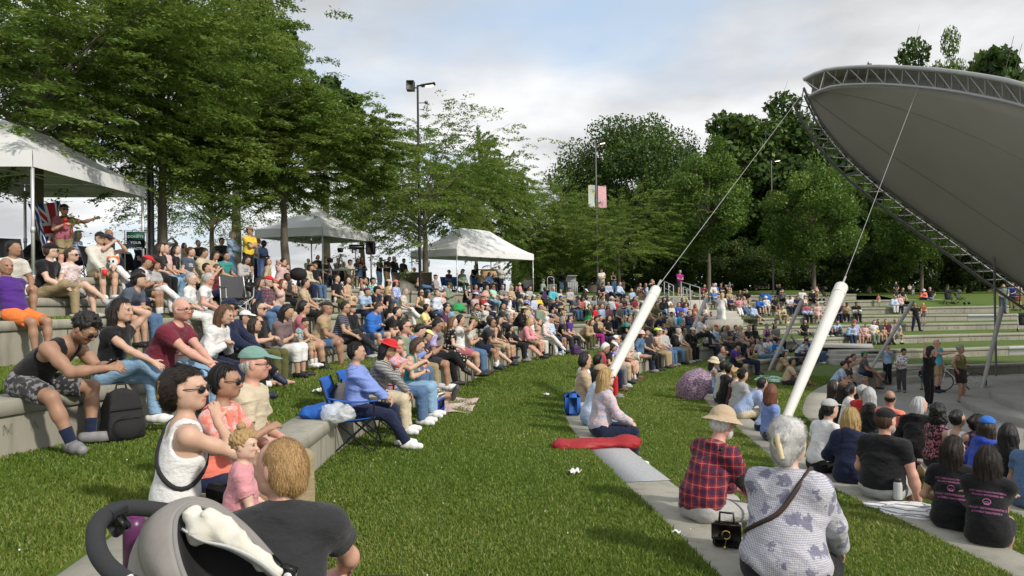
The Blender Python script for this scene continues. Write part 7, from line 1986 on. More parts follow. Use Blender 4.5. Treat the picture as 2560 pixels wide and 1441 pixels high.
def strands(o, S, hair, seed, d):
    r = np.random.default_rng(seed); me = o.data; V = np.array([v.co for v in me.vertices]); F = np.array([list(p.vertices) for p in me.polygons]); n = int(6500 * min(1, 4.5 / d)); 
    A, B_, C_ = V[F[:, 0]], V[F[:, 1]], V[F[:, 2]]; nr = np.cross(B_ - A, C_ - A); ar = np.linalg.norm(nr, axis=1) + 1e-12; nr /= ar[:, None]; k = r.choice(len(F), n, p=ar / ar.sum())
    u = r.random((n, 1)); w = r.random((n, 1)); q = (V[F[k, 0]] * u + V[F[k, 1]] * (1 - u)) * w + (V[F[k, 3]] * u + V[F[k, 2]] * (1 - u)) * (1 - w); N_ = nr[k]; top = S['head'] + S['H'] @ np.array([0, -.03, .115])
    g = (q - top); g /= np.linalg.norm(g, axis=1)[:, None] + 1e-6; g = (g * .6 + np.array([0, 0, -.8])) if hair[0] not in ('bun', 'pony') else (g * .1 - S['H'][:, 1] + np.array([0, 0, -.15])); g = g - N_ * (g * N_).sum(1)[:, None]; g /= np.linalg.norm(g, axis=1)[:, None] + 1e-6
    g = g + r.normal(size=(n, 3)) * np.where(r.random((n, 1)) < .12, .22, .06); L = r.uniform(.025, .06, (n, 1)) * (.55 if hair[0] in ('crop', 'short', 'fringe') else 1) * (1.5 if hair[0] in ('long', 'longer') else 1.0); W = np.cross(N_, g) * (.0008 * max(1, d / 5)); lift = r.exponential(.0014, (n, 1)) + .0006
    p0 = q - g * L * .3; p1 = q + g * L * .2 + N_ * lift; p2 = q + g * L * .7 + N_ * lift * r.uniform(.2, 2.2, (n, 1)) + np.array([0, 0, -.004])
    VV = np.stack([p0 - W, p0 + W, p1 - W, p1 + W, p2 - W * .3, p2 + W * .3], 1).reshape(-1, 3); i = np.arange(n)[:, None] * 6; FF = np.concatenate([i + np.array([0, 1, 3, 2]), i + np.array([2, 3, 5, 4])])
    obj('hair_strands', mesh_np('hair_strands', VV, FF), o.material_slots[0].material, o)
def child_tube(b, name, pts, r, m, n=8): return MB().tube(pts, r, n).build(name, m, b)
def strap(b, S, P, a, e, m, r=.012, infl=.03, side=1):
    """crossbody strap running over the shoulder and round the chest"""
    rt, fw, up = S['rt'], S['fw'], S['up2']; pts = []
    bk = P.get('bulk', 1.0)
    for t_ in np.linspace(0, 2 * math.pi, 25)[:-1]:
        s = math.cos(t_); y = math.sin(t_)
        c = S['waist'] * (.5 - .5 * s) + (S['neck'] - up * .05) * (.5 + .5 * s)
        pts.append(c + rt * side * (.10 * s) * (1.0 if s > 0 else 1.45 * bk) + fw * y * (.105 + infl) * bk + up * (.05 * (1 - abs(y)) if s > 0 else -.02))
    sh_ = next(o for o in b.children if o.name.startswith(('shirt', 'tank_top'))); bv = BVHTree.FromPolygons([v.co for v in b.data.vertices] + [v.co for v in sh_.data.vertices], [list(p.vertices) for p in b.data.polygons] + [[i + len(b.data.vertices) for i in p.vertices] for p in sh_.data.polygons])
    q = []; c0 = (S['waist'] + S['chest']) / 2
    for p in pts:
        dr = unit(p - c0); h_ = bv.ray_cast(Vector(c0 + dr * .75), Vector(-dr)); q.append(np.array(h_[0]) + dr * (r * .5) if h_[0] is not None else p)
    q = smooth1(np.array(q + q[:2]), 1)[:-2]
    return MB().tube(q, r, 6, closed=True).build('strap', m, b)
# --- left, second wall group
B, S, Mw, P = hero('c 200 758 pw mt ck tank:black shorts:charcoal:print:grey g shoes=grey socks=navy', 'person in black tank top and patterned shorts bent over a phone above a black backpack', seat=(118, 985), fwd=(1, -.08, 0), lean=38, hunch=1.45, hpitch=-40, sc=1.08,
   hands=((-.05, .56, .24), (.10, .58, .22)), feet=((-.20, .24, -.44), (.20, .36, -.44)), poles=((-.5, .5, 1), (.5, .5, 1)), elb=((-.5, -.6, -.7), (.5, -.6, -.7)), stubble=(.55, .5, .48), arm=1.12)
phone(S, Mw, 'black phone held by the person in the black tank top', 2)
B, S, Mw, P = hero('c 283 722 ox ff ld cap:black jeans:lightdenim shoes=white', 'person in black tee and rolled pale jeans, one hand on knee, other behind neck', fwd=(1, -.1, 0), lean=12, hands=((-.10, -.06, .80), (.08, .42, .20)), elb=((-.7, .6, -.3), (.6, -.4, -.7)), hpitch=-4, curl=(.6, .35), feet=((-.06, .30, -.42), (-.06, .50, -.12)))
obj('waist_bag', MB().ell((.16, -.20, .17), (.10, .06, .07)).data('waist_bag'), M_BLKF, B)
hero('c 402 740 kw mr - tee:maroon jeans:black gl shoes=black', 'bald person in maroon tee with glasses, hands clasped between knees', fwd=(1, -.12, 0), lean=26, sc=1.04, stubble=(.72, .70, .70), bulk=1.12, hands=((-.02, .46, .12), (.05, .46, .13)), hyaw=10, arm=1.1)
hero('c 440 752 jd ft cg tank:white jeans:lightdenim gl shoes=white', 'grey haired person in white tank top and glasses beside the bald maroon tee', fwd=(1, -.12, 0), lean=10)
hero('c 512 760 pd ff lc long:white jeans:navy shoes=black', 'person with long brown hair and white blouse leaning beside the white tank top', fwd=(1, -.15, 0), lean=24, hpitch=-18)
hero('c 605 790 ll mm sk tee:white jeans:black hat=cap:white sc=.8', 'child in white cap between the navy jacket and the sunglasses', hyaw=20)
B, S, Mw, P = hero('c 638 752 pd ff bk tee:black pants:olive g', 'person in black tee and sunglasses raising a pale blue phone case', fwd=(1, -.2, 0), lean=8, hpitch=0)
B, S, Mw, P = hero('b 40 662 bd mt fk tee:purple shorts:orange:block:blue shoes=black', 'person in purple tee leaning back at the edge, orange and blue shorts', fwd=(1, -.25, 0), lean=-16, hyaw=15)
B, S, Mw, P = hero('h 240 588 ld mf sk jacket:offwhite shorts:khaki hat=cap:black shoes=white', 'person in off white jacket and black cap holding a red cup', fwd=(.8, -.55, 0), lean=8, hyaw=0, bulk=1.15, hands=((-.1, .24, .2), (.12, .30, .10)))
MB().lathe((.13, .37, .02), [(.001, 0), (.035, 0), (.05, .12), (.045, .12)], 12).build('red_cup', mat('red_paper', (.6, .03, .03), .6), B)
B, S, Mw, P = hero('h 264 583 tx ff Lk tank:black pants:white hat=cap:navy', 'person in navy cap, long black hair and black tank top raising a phone', fwd=(.9, -.4, 0))
# plush panda held beside the white jacket
p = Mw @ Vector((.12, .22, .22)); root = thing('plush_panda', 'small plush panda head with orange hood beside the black tank top', 'plush toy', p); MB().ell((0, 0, .09), (.10, .08, .09)).build('head', cloth('white'), root); MB().ell((0, .03, .11), (.112, .075, .10)).build('hood', cloth('orange'), root)
for s in (-1, 1): MB().ell((s * .04, -.072, .10), (.022, .012, .026)).build('eye_patch', M_BLKF, root); MB().ell((s * .085, 0, .18), (.03, .02, .03)).build('ear', cloth('orange'), root)
MB().ell((0, 0, -.03), (.07, .06, .07)).build('body', M_BLKF, root)
q_ = at(160, 664, 17.2); q_[2] = floor_z(q_[0], q_[1])
r_ = parse('S 158 508 660 ld mr sk tee:rose shorts:khaki hat=cap:black g')
P = base_pose('stand', 'l', 'd'); P['hands'] = ((-.45, .45, 1.40), (.16, .30, 1.22)); P['elb'] = ((-.3, -.2, -1), (.6, -.3, -.8)); P['bulk'] = 1.15; P['belly'] = 1; P['curl'] = (.1, .9); P['hyaw'] = 10
zt_ = at(158, 508, 17.2)[2]; B, S, Mw = person('person in dusty rose tee and khaki shorts speaking into a red microphone under the tent', frame(q_, (.85, -.5, 0)), P, 'r', ('short', 'k'), ('tee', 'rose'), ('shorts', 'khaki'), 'black', ('cap', 'black'), 'sun', .014, max(.9, min(1.12, (zt_ - q_[2]) / 1.76)), 'people in the audience')
hw = S['arm'][1][2]; MB().tube([hw + np.array([0, .02, -.05]), hw + np.array([0, .05, .08])], .016, 8).ell(hw + np.array([0, .06, .12]), (.045, .045, .05)).build('microphone', mat('red_foam', (.6, .03, .03), .9), B)
a_ = np.linspace(0, 2 * math.pi, 17)[:-1]; nk_ = S['neck']; MB().tube(np.stack([nk_[0] + .085 * np.cos(a_), nk_[1] + .085 * np.sin(a_), nk_[2] + .01 * np.cos(a_)], 1), .012, 6, closed=True).ell(nk_ + np.array([-.06, .08, -.03]), (.04, .03, .045)).ell(nk_ + np.array([.06, .08, -.03]), (.04, .03, .045)).build('headphones', M_BLACK, B)
# navy jacket on a chair in front of the wall
q_ = at(640, 968, 9.4); q_[2] = floor_z(q_[0], q_[1])
hero('c 580 790 lx mf sg jacket:navy pants:black hat=cap:navy g shoes=navy', 'person in navy jacket and navy cap on a folding chair, legs crossed', pos=q_ + np.array([-.25, .0, .43]), fwd=(1, -.2, 0), sh=.42, hyaw=0, hands=((-.06, .30, .22), (.06, .32, .2)))
camp_chair('black folding chair under the navy jacket', q_ + np.array([-.22, 0, 0]), (1, -.2, 0), M_BLKF)
# --- the group on the wall in the left foreground
B, S, Mw, P = hero('d 452 916 hd ff ud tank:white pants:khaki g shoes=white', 'person with sunglasses and amber hair clip in white tank top, hand at collar', fwd=(.75, .5, 0), yaw=0, lean=6, hyaw=38, hpitch=2, hands=((-.05, .22, .40), (-.02, .07, .57)), elb=((-.9, .2, -.6), (.8, .25, -.75)), curl=(.6, .35), sc=1.0, hdir=(None, (-.5, -.1, .9)), up=.88)
hd = head_fn(S, P); H = S['H']
M_CLIP = mat('amber_acetate', (.55, .36, .13), .3, .2, 20)
MB().tube([hd((-.06, -.135, .05)), hd((.06, -.135, .05)), hd((.06, -.15, -.035)), hd((-.06, -.15, -.035))], .011, 6, closed=True).tube([hd((0, -.14, .05)), hd((0, -.17, .01)), hd((0, -.15, -.03))], .01, 6).build('hair_clip', M_CLIP, B)
V, F = (lambda f: f.mesh())(Field(.008).ell(hd((0, -.10, .02)), (.075, .07, .10), H, .02).ell(hd((0, -.11, -.06)), (.05, .045, .06), H, .04).func(wrinkle(.008, 3, 1.6))); strands(obj('hair_twist', mesh_np('hair_twist', V, F), hair_mat('d'), B), S, ('bun', 'd'), 7, 4.5)
strap(B, S, P, 0, 0, M_BLKF, .014, .012, -1)
MB().box((.15, .07, .15), (.27, .09, .17), rotz(.4), .035).build('shoulder_bag', M_BLKF, B)
B, S, Mw, P = hero('d 538 898 hd ft sk tee:palepink:tie:coral shorts:navy g shoes=white', 'person with short black hair in orange vest over pink tie dye top', fwd=(.95, -.1, 0), yaw=-20, lean=6, hyaw=-10, hands=((-.06, .22, .30), (.02, .22, .44)), elb=((-.8, 0, -.7), (.8, 0, -.7)), curl=.6)
def vest(P=P, S=S):
    f = tank_field(S, P, .009, .034, .006); rt, fw = S['rt'].astype(np.float32), S['fw'].astype(np.float32)
    return hem_cut(f.func(lambda X, A: np.maximum(A, np.where((X - S['chest'].astype(np.float32)) @ fw > 0, .062 - np.abs((X - S['chest'].astype(np.float32)) @ rt), -1))), S, P, .05)
V, F = vest().mesh(); obj('vest', mesh_np('vest', V, F), cloth('coral'), B)
hero('d 618 866 ld mr fg shirt:cream pants:khaki hat=cap:fadedteal gl shoes=brown', 'person in faded teal cap and cream button shirt seen in profile', fwd=(.98, .12, 0), lean=6, hyaw=-4, bulk=1.12, sc=1.04, loose=1.12, stubble=(.9, .86, .85))
q_ = at(600, 1262, 3.75); q_[2] = floor_z(q_[0], q_[1]); 
B, S, Mw, P = hero('d 600 1090 ld fp cl tee:pink jeans:lightdenim', 'small child with curly blonde hair in ribbed pink tee', pos=q_, fwd=(.75, .3, 0), kind='stand', sc=.62, hyaw=25, bulk=1.12)
hd = head_fn(S, P); MB().ell(hd((.02, -.03, .16)), (.04, .04, .035)).build('hair_knot', hair_mat('l'), B); MB().ell(hd((.03, -.01, .142)), (.012, .012, .012)).build('hair_tie', cloth('pink'), B)
q_ = np.array([-.97, 3.0, 0]); q_[2] = floor_z(q_[0], q_[1])
B, S, Mw, P = hero('d 715 1098 lk mr fo tee:charcoal shorts:navy shoes=brown', 'person with thinning blonde hair crouching in dark grey tee, seen from behind', pos=q_ + np.array([0, 0, .30]), fwd=(-.18, 1, 0), sh=.30, hyaw=-62, lean=16, bulk=1.08, arm=1.05, sc=1.0, hands=((-.2, .34, .24), (.24, .36, .2)), loose=1.08, feet=((-.17, .12, -.30), (.17, .14, -.30)))
hd = head_fn(S, P); V, F = Field(.007).ell(hd((0, -.035, .035)), (.083, .092, .088), S['H'], .02).cone(hd((0, -.07, -.02)), hd((0, -.075, -.055)), .066, .060, .05).cone(hd((.045, -.05, -.02)), hd((.05, -.055, -.045)), .04, .04, .04).cone(hd((-.045, -.05, -.02)), hd((-.05, -.055, -.045)), .04, .04, .04).cut(hd((0, .02, .05)), S['H'][:, 1] * .8 + S['H'][:, 2] * .1).func(wrinkle(.010, 8, 1.9)).mesh(); strands(obj('hair_back', mesh_np('hair_back', V, F), hair_mat('o'), B), S, ('crop', 'o'), 5, 2.9)
# --- blue chairs
q_ = at(962, 1130, 8.6); q_[2] = floor_z(q_[0], q_[1])
hero('d 888 870 jd mm sk long:periwinkle pants:navy shoes=white', 'person in blue dress shirt and navy trousers on a blue folding chair', pos=q_ + np.array([-.16, 0, .41]), fwd=(1, .02, 0), sh=.42, lean=-3, hunch=.6, sc=.96, hands=((-.03, .22, .17), (.03, .23, .18)), feet=((-.1, .36, -.42), (.1, .46, -.42)), hyaw=-8)
camp_chair('blue folding camp chair nearest the camera, black frame, under the blue dress shirt', q_ + np.array([-.10, 0, 0]), (1, .02, 0), M_BLUEF)
q_ = at(985, 1095, 9.5); q_[2] = floor_z(q_[0], q_[1])
hero('d 935 874 hd fm bk long:black:thin:white pants:cream hat=fedora:red shoes=white', 'person in red brimmed hat and black striped top, chin resting on a hand', pos=q_ + np.array([-.10, 0, .43]), fwd=(1, -.02, 0), sh=.42, lean=14, hpitch=-22, hands=((-.1, .3, .1), (.06, .24, .50)))
camp_chair('blue folding camp chair under the red brimmed hat', q_ + np.array([-.08, 0, 0]), (1, -.02, 0), M_BLUEF)
q_ = at(1030, 1062, 10.3); q_[2] = floor_z(q_[0], q_[1])
hero('d 966 868 td ff bb tee:coral:print:lightblue jeans:denim gl shoes=white', 'person with brown hair and glasses in coral printed tee behind the red hat', pos=q_ + np.array([-.10, 0, .40]), fwd=(1, -.05, 0), sh=.40, hands=((-.06, .3, .5), (.04, .28, .52)))
q_ = at(1055, 1040, 11.0); q_[2] = floor_z(q_[0], q_[1])
hero('d 992 868 pd ff Lb tank:teal jeans:lightdenim shoes=white', 'person with very long brown hair in teal tank top beside the coral tee', pos=q_ + np.array([-.1, 0, .40]), fwd=(1, -.1, 0), sh=.40)
hero('d 1000 808 od mr sd tee:sage jeans:denim g shoes=white', 'person in sage green tee and dark sunglasses above the blue chairs', bulk=1.15, fwd=(1, -.1, 0))
q_ = ground(1120, 1006); hero('d 1120 1000 be mm sk tee:black shorts:charcoal shoes=darkgrey', 'person lying back with legs stretched over the pink picnic blanket', pos=q_ + np.array([-.75, .1, 0]), fwd=(1, .05, 0), kind='grass', lean=-38)
# --- end of the red bag wall
B, S, Mw, P = hero('e 1458 920 od fp by long:palepink:floral:lightblue pants:navy g shoes=white', 'person with blonde bob in floral blouse on the wall end behind the red bag', seat=(1532, 1085), fwd=(.98, .2, 0), lean=8, hyaw=-10, bulk=1.12, up=.9)
hero('e 1473 905 od fp sb tee:paleblue jeans:lightdenim hat=cap:tan shoes=black', 'person in tan cap and pale blue tee next to the blonde bob', seat=(1508, 1052), lean=16)
hero('e 1417 888 ld mm sk tee:beige pants:offwhite shoes=white', 'person with dark undercut hair in beige tee at the wall end', seat=(1470, 1030), lean=4, hyaw=-20)
hero('e 1404 880 ld mm sk tee:white jeans:navy shoes=white', 'person in white tee mostly hidden by the beige tee', seat=(1464, 1008), lean=6)
q_, n_, fz, _ = on_wall('e', 1412, 1075, .1); tag(MB().box((0, 0, .17), (.24, .34, .36), None, .07).build('blue_cooler_bag', M_BLUEF, None, True, (q_[0] - .34, q_[1] - .1, q_[2])), 'blue padded bag on the wall behind the floral blouse', 'bag')
# --- right foreground walls
B, S, Mw, P = hero('e 1748 1038 ld mr sw long:plaidred:plaid:navy pants:lightgrey hat=bucket:beige gl shoes=brown', 'person in beige brimmed hat and red plaid shirt with white beard and crutch', fwd=(.9, .42, 0), lean=16, hunch=1.6, hpitch=-14, hyaw=-12, beard='w', bulk=1.05, loose=1.12, hands=((-.12, .3, .16), (.14, .32, .12)), up=.82)
a = Mw @ Vector((.16, -.04, .50)); b = Mw @ Vector((.36, .22, -.02)); root = thing('forearm_crutch', 'dark green forearm crutch leaning on the red plaid shirt', 'crutch', a); L = np.array(b - a)
MB().tube([(0, 0, 0), L], .011, 8).build('shaft', mat('dark_green_metal', (.01, .03, .018), .35), root); MB().tube([L * -.12, L * .02], .018, 8).build('grip', M_BLACK, root); MB().lathe(L * .30, [(.03, -.06), (.05, 0), (.045, .06)], 12).build('cuff', M_BLKF, root)
B, S, Mw, P = hero('e 1928 1058 ld fp uw long:lilac:lilac pants:black gl shoes=black', 'person with white hair pinned up in a lilac checked blouse, seen from behind', fwd=(.62, .78, 0), up=.99, sc=1.1, lean=10, hunch=1.3, hyaw=4, bulk=1.38, arm=1.45, leg=1.25, loose=1.10, hands=((-.16, .30, .10), (.18, .30, .08)))
hd = head_fn(S, P); V, F = Field(.007).ell(hd((0, -.05, .05)), (.098, .085, .09), S['H'], .03).ell(hd((0, -.09, -.04)), (.06, .05, .09), S['H'], .04).func(wrinkle(.007, 8, 2.2)).mesh(); strands(obj('hair_roll', mesh_np('hair_roll', V, F), hair_mat('w'), B), S, ('bun', 'w'), 6, 4)
MB().tube([hd((-.015, -.15, .05)), hd((.0, -.165, .0)), hd((.01, -.15, -.075))], .016, 8).tube([hd((-.03, -.145, .045)), hd((-.04, -.15, .0)), hd((-.02, -.145, -.03))], .009, 8).build('hair_clip', mat('pearl_acetate', (.66, .56, .36), .3, .1), B)
strap(B, S, P, 0, 0, mat('brown_leather', (.035, .018, .012), .5, .2, 20, .2, 90), .014, .035, 1)
q_, n_, fz, _ = on_wall('e', 1845, 1428, .1); q_ = q_ + np.array([-.20, 0, 0]); M_PURSE = mat('black_leather', (.010, .009, .009), .35, .2, 20, .2, 90); root = tag(empty('handbag', M=fm(q_, (-.35, -.93, 0))), 'small black leather handbag with gold clasp standing on the wall', 'handbag')
MB().box((0, 0, .085), (.19, .09, .165), None, .018).build('body', M_PURSE, root); MB().box((0, .05, .115), (.20, .012, .11), None, .005).build('flap', M_PURSE, root); MB().tube([(-.05, 0, .165), (-.045, 0, .235), (.045, 0, .235), (.05, 0, .165)], .009, 8).build('handle', M_PURSE, root)
M_GOLD = mat('brass', (.55, .38, .12), .3, .1, 8, 0, 60, .9); a_ = np.linspace(0, 5.2, 12); MB().tube(np.stack([.028 * np.cos(a_) , 0 * a_ + .062, .10 + .028 * np.sin(a_)], 1), .005, 6).tube([(.0, .062, .07), (.01, .064, .02)], .003, 5).ell((.01, .066, .012), (.012, .006, .012)).build('clasp', M_GOLD, root)
q_, n_, fz, _ = on_wall('e', 1790, 1338, .05); t = NT('paper_cup_print'); co = t.coord('Object'); s_ = t.n('ShaderNodeSeparateXYZ'); t.ln(co, s_.inputs[0]); t.pbr(t.ramp(s_.outputs[2], [(0, (.62, .60, .50)), (.012, (.05, .06, .05)), (.018, (.66, .64, .52)), (.045, (.45, .05, .10)), (.058, (.7, .66, .6)), (.07, (.5, .08, .14)), (.082, (.75, .73, .7))], 'CONSTANT'), .5)
root = thing('paper_cup', 'striped paper ice cream cup with a spoon left on the wall', 'cup', (q_[0] - .18, q_[1], q_[2] + .003)); MB().lathe((0, 0, 0), [(.001, .002), (.042, .002), (.055, .088), (.051, .088), (.04, .02), (.001, .02)], 20).build('cup', t.m, root); MB().tube([(-.02, 0, .05), (.04, .01, .10)], .005, 6).build('spoon', M_WHITE, root)
hero('f 2050 990 ld mf sk tee:white jeans:black hat=cap:lightgrey shoes=white', 'person in light grey cap and white tee beside the beach bag, back turned', hyaw=-6, lean=14, up=.9)
hero('f 2102 1026 ld fp Ly hoodie:navy jeans:navy shoes=white', 'person with long straight blonde hair in navy hoodie', lean=12, fwd=(.62, .78, 0), hyaw=0)
hero('f 2192 1024 wd mr sb tee:black shorts:lightgrey hat=cap:black shoes=white', 'heavy person in black cap and black tee, hand on a steel tumbler', hyaw=12, lean=8, bulk=1.28, arm=1.2, sc=1.06, beard='g', fwd=(.78, .62, 0), up=.9)
TXT = []
for sp, lb, se, hy in (('f 2345 1118 ld fm Ld tee:black shorts:black shoes=white', 'person with long dark hair and pink shirt lettering, next to the steel tumbler', None, 30), ('f 2432 1136 cd fm Ld tee:black shorts:black shoes=white', 'person with long dark hair and pink shirt lettering, bare crossed legs at the picture edge', None, 8)):
    B, S, Mw, P = hero(sp, lb, fwd=(.62, .78, 0), lean=12, hyaw=hy, sc=.94, up=.86, loose=1.12); TXT.append((B, S, P))
def on_back(B, S, P, s, size, drop, shift=0.0, raw=None):
    sh_ = next(o for o in B.children if o.name.startswith('shirt')); bv = BVHTree.FromPolygons([v.co for v in sh_.data.vertices], [list(p.vertices) for p in sh_.data.polygons])
    me = raw if raw is not None else text_mesh(s, size, .0); V = np.array([v.co for v in me.vertices]); c0 = S['neck'] - S['up2'] * drop; W = []
    for x, y, z in V:
        o_ = c0 + S['rt'] * (x + shift) + S['up2'] * y - S['fw'] * .6; h_ = bv.ray_cast(Vector(o_), Vector(S['fw'])); W.append(np.array(h_[0]) - S['fw'] * .004 if h_[0] is not None else o_ + S['fw'] * .5)
    m2 = bpy.data.meshes.new('shirt_lettering'); m2.from_pydata([list(map(float, w)) for w in W], [], [list(f.vertices) for f in me.polygons]); obj('shirt_lettering', m2, mat('pink_print', (.50, .16, .36), .7), sh_)
for B, S, P in TXT:
    for s, z, dr in (('CITY GIRLS FLAG FOOTBALL', .023, .135), ('PROUDLY SPONSORED BY', .021, .165), ('VALLEY ORTHODONTICS', .026, .285), ('& FAMILY DENTISTRY', .025, .32)): on_back(B, S, P, s, z, dr)
    mb = MB(); a_ = np.linspace(0, 2 * math.pi, 25)[:-1]; mb.tube(np.stack([.028 * np.cos(a_) * (1 + .12 * np.cos(2 * a_)), .026 * np.sin(a_) , 0 * a_], 1), .003, 4, closed=True).tube(np.stack([.016 * np.cos(a_), -.012 + .012 * np.sin(a_), 0 * a_], 1), .0025, 4, closed=True).tube([(-.018, -.03, 0), (0, -.016, 0), (.018, -.03, 0)], .003, 4); on_back(B, S, P, '', 1, .222, 0, mb.data('emblem'))
hero('g 2275 999 ld mr lg hoodie:black jeans:black shoes=black', 'person with long grey hair and black hoodie, sunglasses on top of head', hyaw=35, lean=14, fwd=(.75, .65, 0))
hero('g 2398 1112 kd fm ud long:plum:plaid:black pants:black shoes=black', 'person in plum woven shirt between the two pink lettered tees', lean=20)
hero('g 2562 1110 ld mm sk tee:denim jeans:denim shoes=white', 'person in denim blue top and jeans cut by the picture edge', lean=10)
# things between them
q_, n_, fz, _ = on_wall('f', 2272, 1256, .1); M_STL = mat('brushed_steel', (.55, .56, .56), .35, .08, 4, .05, 90, .35); root = thing('steel_tumbler', 'grey insulated bottle with black lid standing on the wall', 'bottle', (q_[0] - .14, q_[1], q_[2])); MB().lathe((0, 0, 0), [(.001, 0), (.043, 0), (.043, .06)], 20).build('base_sleeve', M_BLACK, root); MB().lathe((0, 0, .06), [(.0435, 0), (.0435, .15), (.036, .18)], 20).build('body', M_STL, root); MB().lathe((0, 0, .24), [(.037, 0), (.037, .03), (.03, .04), (.001, .04)], 18).tube([(-.03, 0, .03), (-.02, 0, .07), (.02, 0, .07), (.03, 0, .03)], .008, 6).build('lid', M_BLACK, root)
q_, n_, fz, _ = on_wall('f', 2305, 1290, .03); cloth_lump('white towel folded on the wall under the lettered tee', (q_[0] - .2, q_[1] - .03, q_[2]), (.42, .26, .05), cloth('white', 'thin', 'grey'), 'towel', 'towel', 6)
q_ = spot(2296, 1168, 9.2); root = tag(empty('bouquet', M=Matrix.Translation((q_[0], q_[1], q_[2] + .12)) @ Matrix.Rotation(R(-65), 4, 'Y')), 'purple flower bouquet in brown paper lying on the grass', 'flowers'); MB().lathe((0, 0, 0), [(.03, -.2), (.06, -.05), (.15, .12)], 14).build('paper', fabric('kraft_paper', (.36, .25, .14)), root); f_ = MB()
for k in range(26): v = np.random.default_rng(k).normal(size=3); f_.ell((v[0] * .05, v[1] * .05, .10 + .03 * v[2]), (.025, .025, .02), None, 7, 5)
f_.build('blossoms', mat('purple_petals', (.09, .012, .07), .7, .6, 30), root)
q_, n_, fz, _ = on_wall('f', 1985, 1135, .1); root = tag(empty('beach_bag', M=fm((q_[0] - .12, q_[1] + .03, q_[2]), (.5, .85, 0))), 'off white canvas bag with a blue ball and a patterned hat on top', 'bag'); MB().box((0, 0, .15), (.34, .22, .30), None, .06).build('body', fabric('canvas', (.46, .43, .36)), root)
MB().ell((-.02, 0, .33), (.15, .13, .10)).build('ball', mat('blue_vinyl', (.02, .22, .62), .35), root); MB().ell((.04, .02, .40), (.13, .12, .09)).build('sun_hat', cloth('offwhite', 'camo', 'charcoal'), root)
q_, n_, fz, _ = on_wall('g', 2285, 1128, .05); tag(MB().lathe((0, 0, 0), [(.001, 0), (.03, 0), (.042, .13), (.04, .13), (.001, .12)], 16).build('coffee_cup', mat('navy_cup', (.02, .03, .06), .5), None, True, (q_[0] - .1, q_[1] - .1, q_[2])), 'dark blue paper coffee cup beside the black hoodie', 'cup')
p_ = spot(338, 1345, 2.7); bottle('tall purple drinking bottle standing on the wall behind the pushchair', (at(338, 1430, 2.35)), .21, .036, mat('purple_plastic', (.085, .014, .075), .35), mat('purple_lid', (.20, .03, .17), .4))
# big pushchair at the camera's feet
M_TAUPE = fabric('taupe_melange', (.27, .25, .23), .9, .3); M_FOAM = mat('black_foam', (.022, .023, .026), .8, .15, 40, .3, 260); M_LINER = fabric('black_lining', (.012, .012, .013), .85, .35)
o0 = at(520, 1430, 1.9); o0[2] = floor_z(o0[0], o0[1]); root = thing('pushchair', 'big taupe pushchair with black foam handle in the near corner', 'pushchair', o0); Q = lambda x, y, d_: at(x, y + 24, d_) - o0
rim = catmull([Q(712, 1408, 1.93), Q(655, 1352, 1.98), Q(590, 1292, 2.03), Q(530, 1252, 2.05), Q(478, 1238, 2.04), Q(446, 1262, 1.98), Q(436, 1310, 1.88), Q(444, 1370, 1.78), Q(470, 1440, 1.68), Q(530, 1540, 1.58), Q(620, 1640, 1.55)], 8)
outr = catmull([Q(716, 1415, 1.96), Q(668, 1350, 2.05), Q(600, 1280, 2.14), Q(520, 1228, 2.20), Q(452, 1232, 2.2), Q(395, 1254, 2.13), Q(358, 1300, 2.02), Q(352, 1370, 1.9), Q(392, 1450, 1.78), Q(470, 1560, 1.68), Q(570, 1660, 1.62)], 8)
n_ = 60; ra, ro = resample(rim, n=n_), resample(outr, n=n_); u = np.linspace(0, 1, 9); bul = np.sin(u * math.pi)
nrm = unit(np.array([-.75, -.2, .65])); G = ro[:, None] * (1 - u)[None, :, None] + ra[:, None] * u[None, :, None] + nrm * (bul * .018)[None, :, None]
o = MB().grid(G).build('hood', M_TAUPE, root); md = o.modifiers.new('t', 'SOLIDIFY'); md.thickness = .012; md.offset = 0
MB().tube(ra, .0075, 8).build('hood_piping', mat('grey_piping', (.22, .21, .20), .7), root)
bk = resample(catmull([Q(640, 1420, 2.2), Q(560, 1360, 2.3), Q(480, 1330, 2.35), Q(400, 1340, 2.3), Q(345, 1385, 2.18), Q(325, 1420, 2.05), Q(330, 1470, 1.95), Q(400, 1580, 1.82), Q(500, 1700, 1.75)], 8), n=n_)
G = bk[:, None] * (1 - u)[None, :, None] + (ro * 1.0)[:, None] * u[None, :, None] + np.array([-.03, -.01, .0]) * (bul * .5)[None, :, None]; o = MB().grid(G).build('hood_back', M_TAUPE, root); md = o.modifiers.new('t', 'SOLIDIFY'); md.thickness = .01
# inside: liner and muslin
inn = ra[::-1]; ctr = Q(640, 1500, 1.82) - np.array([0, 0, .22])
G = np.stack([ra + (ctr - ra) * s + np.array([0, 0, -.10 * math.sin(s * 1.5)]) for s in (0.01, .12, .3, .55, .8, 1.0)], 1); o = MB().grid(G).build('seat_liner', M_LINER, root); md = o.modifiers.new('t', 'SOLIDIFY'); md.thickness = .008
lin = resample(catmull([Q(452, 1300, 1.93), Q(500, 1330, 1.90), Q(570, 1345, 1.88), Q(640, 1375, 1.88), Q(700, 1420, 1.88)], 8), n=24); top_ = resample(catmull([Q(470, 1246, 2.02), Q(530, 1262, 2.03), Q(590, 1305, 2.01), Q(650, 1362, 1.97), Q(706, 1412, 1.92)], 8), n=24)
G = np.stack([top_ * (1 - s) + lin * s + np.array([.0, -.0, -.03 * math.sin(s * 3.14)]) for s in np.linspace(0, 1, 6)], 1); o = MB().grid(G).build('mesh_panel', fabric('pale_grey_mesh', (.50, .51, .50)), root); md = o.modifiers.new('t', 'SOLIDIFY'); md.thickness = .006
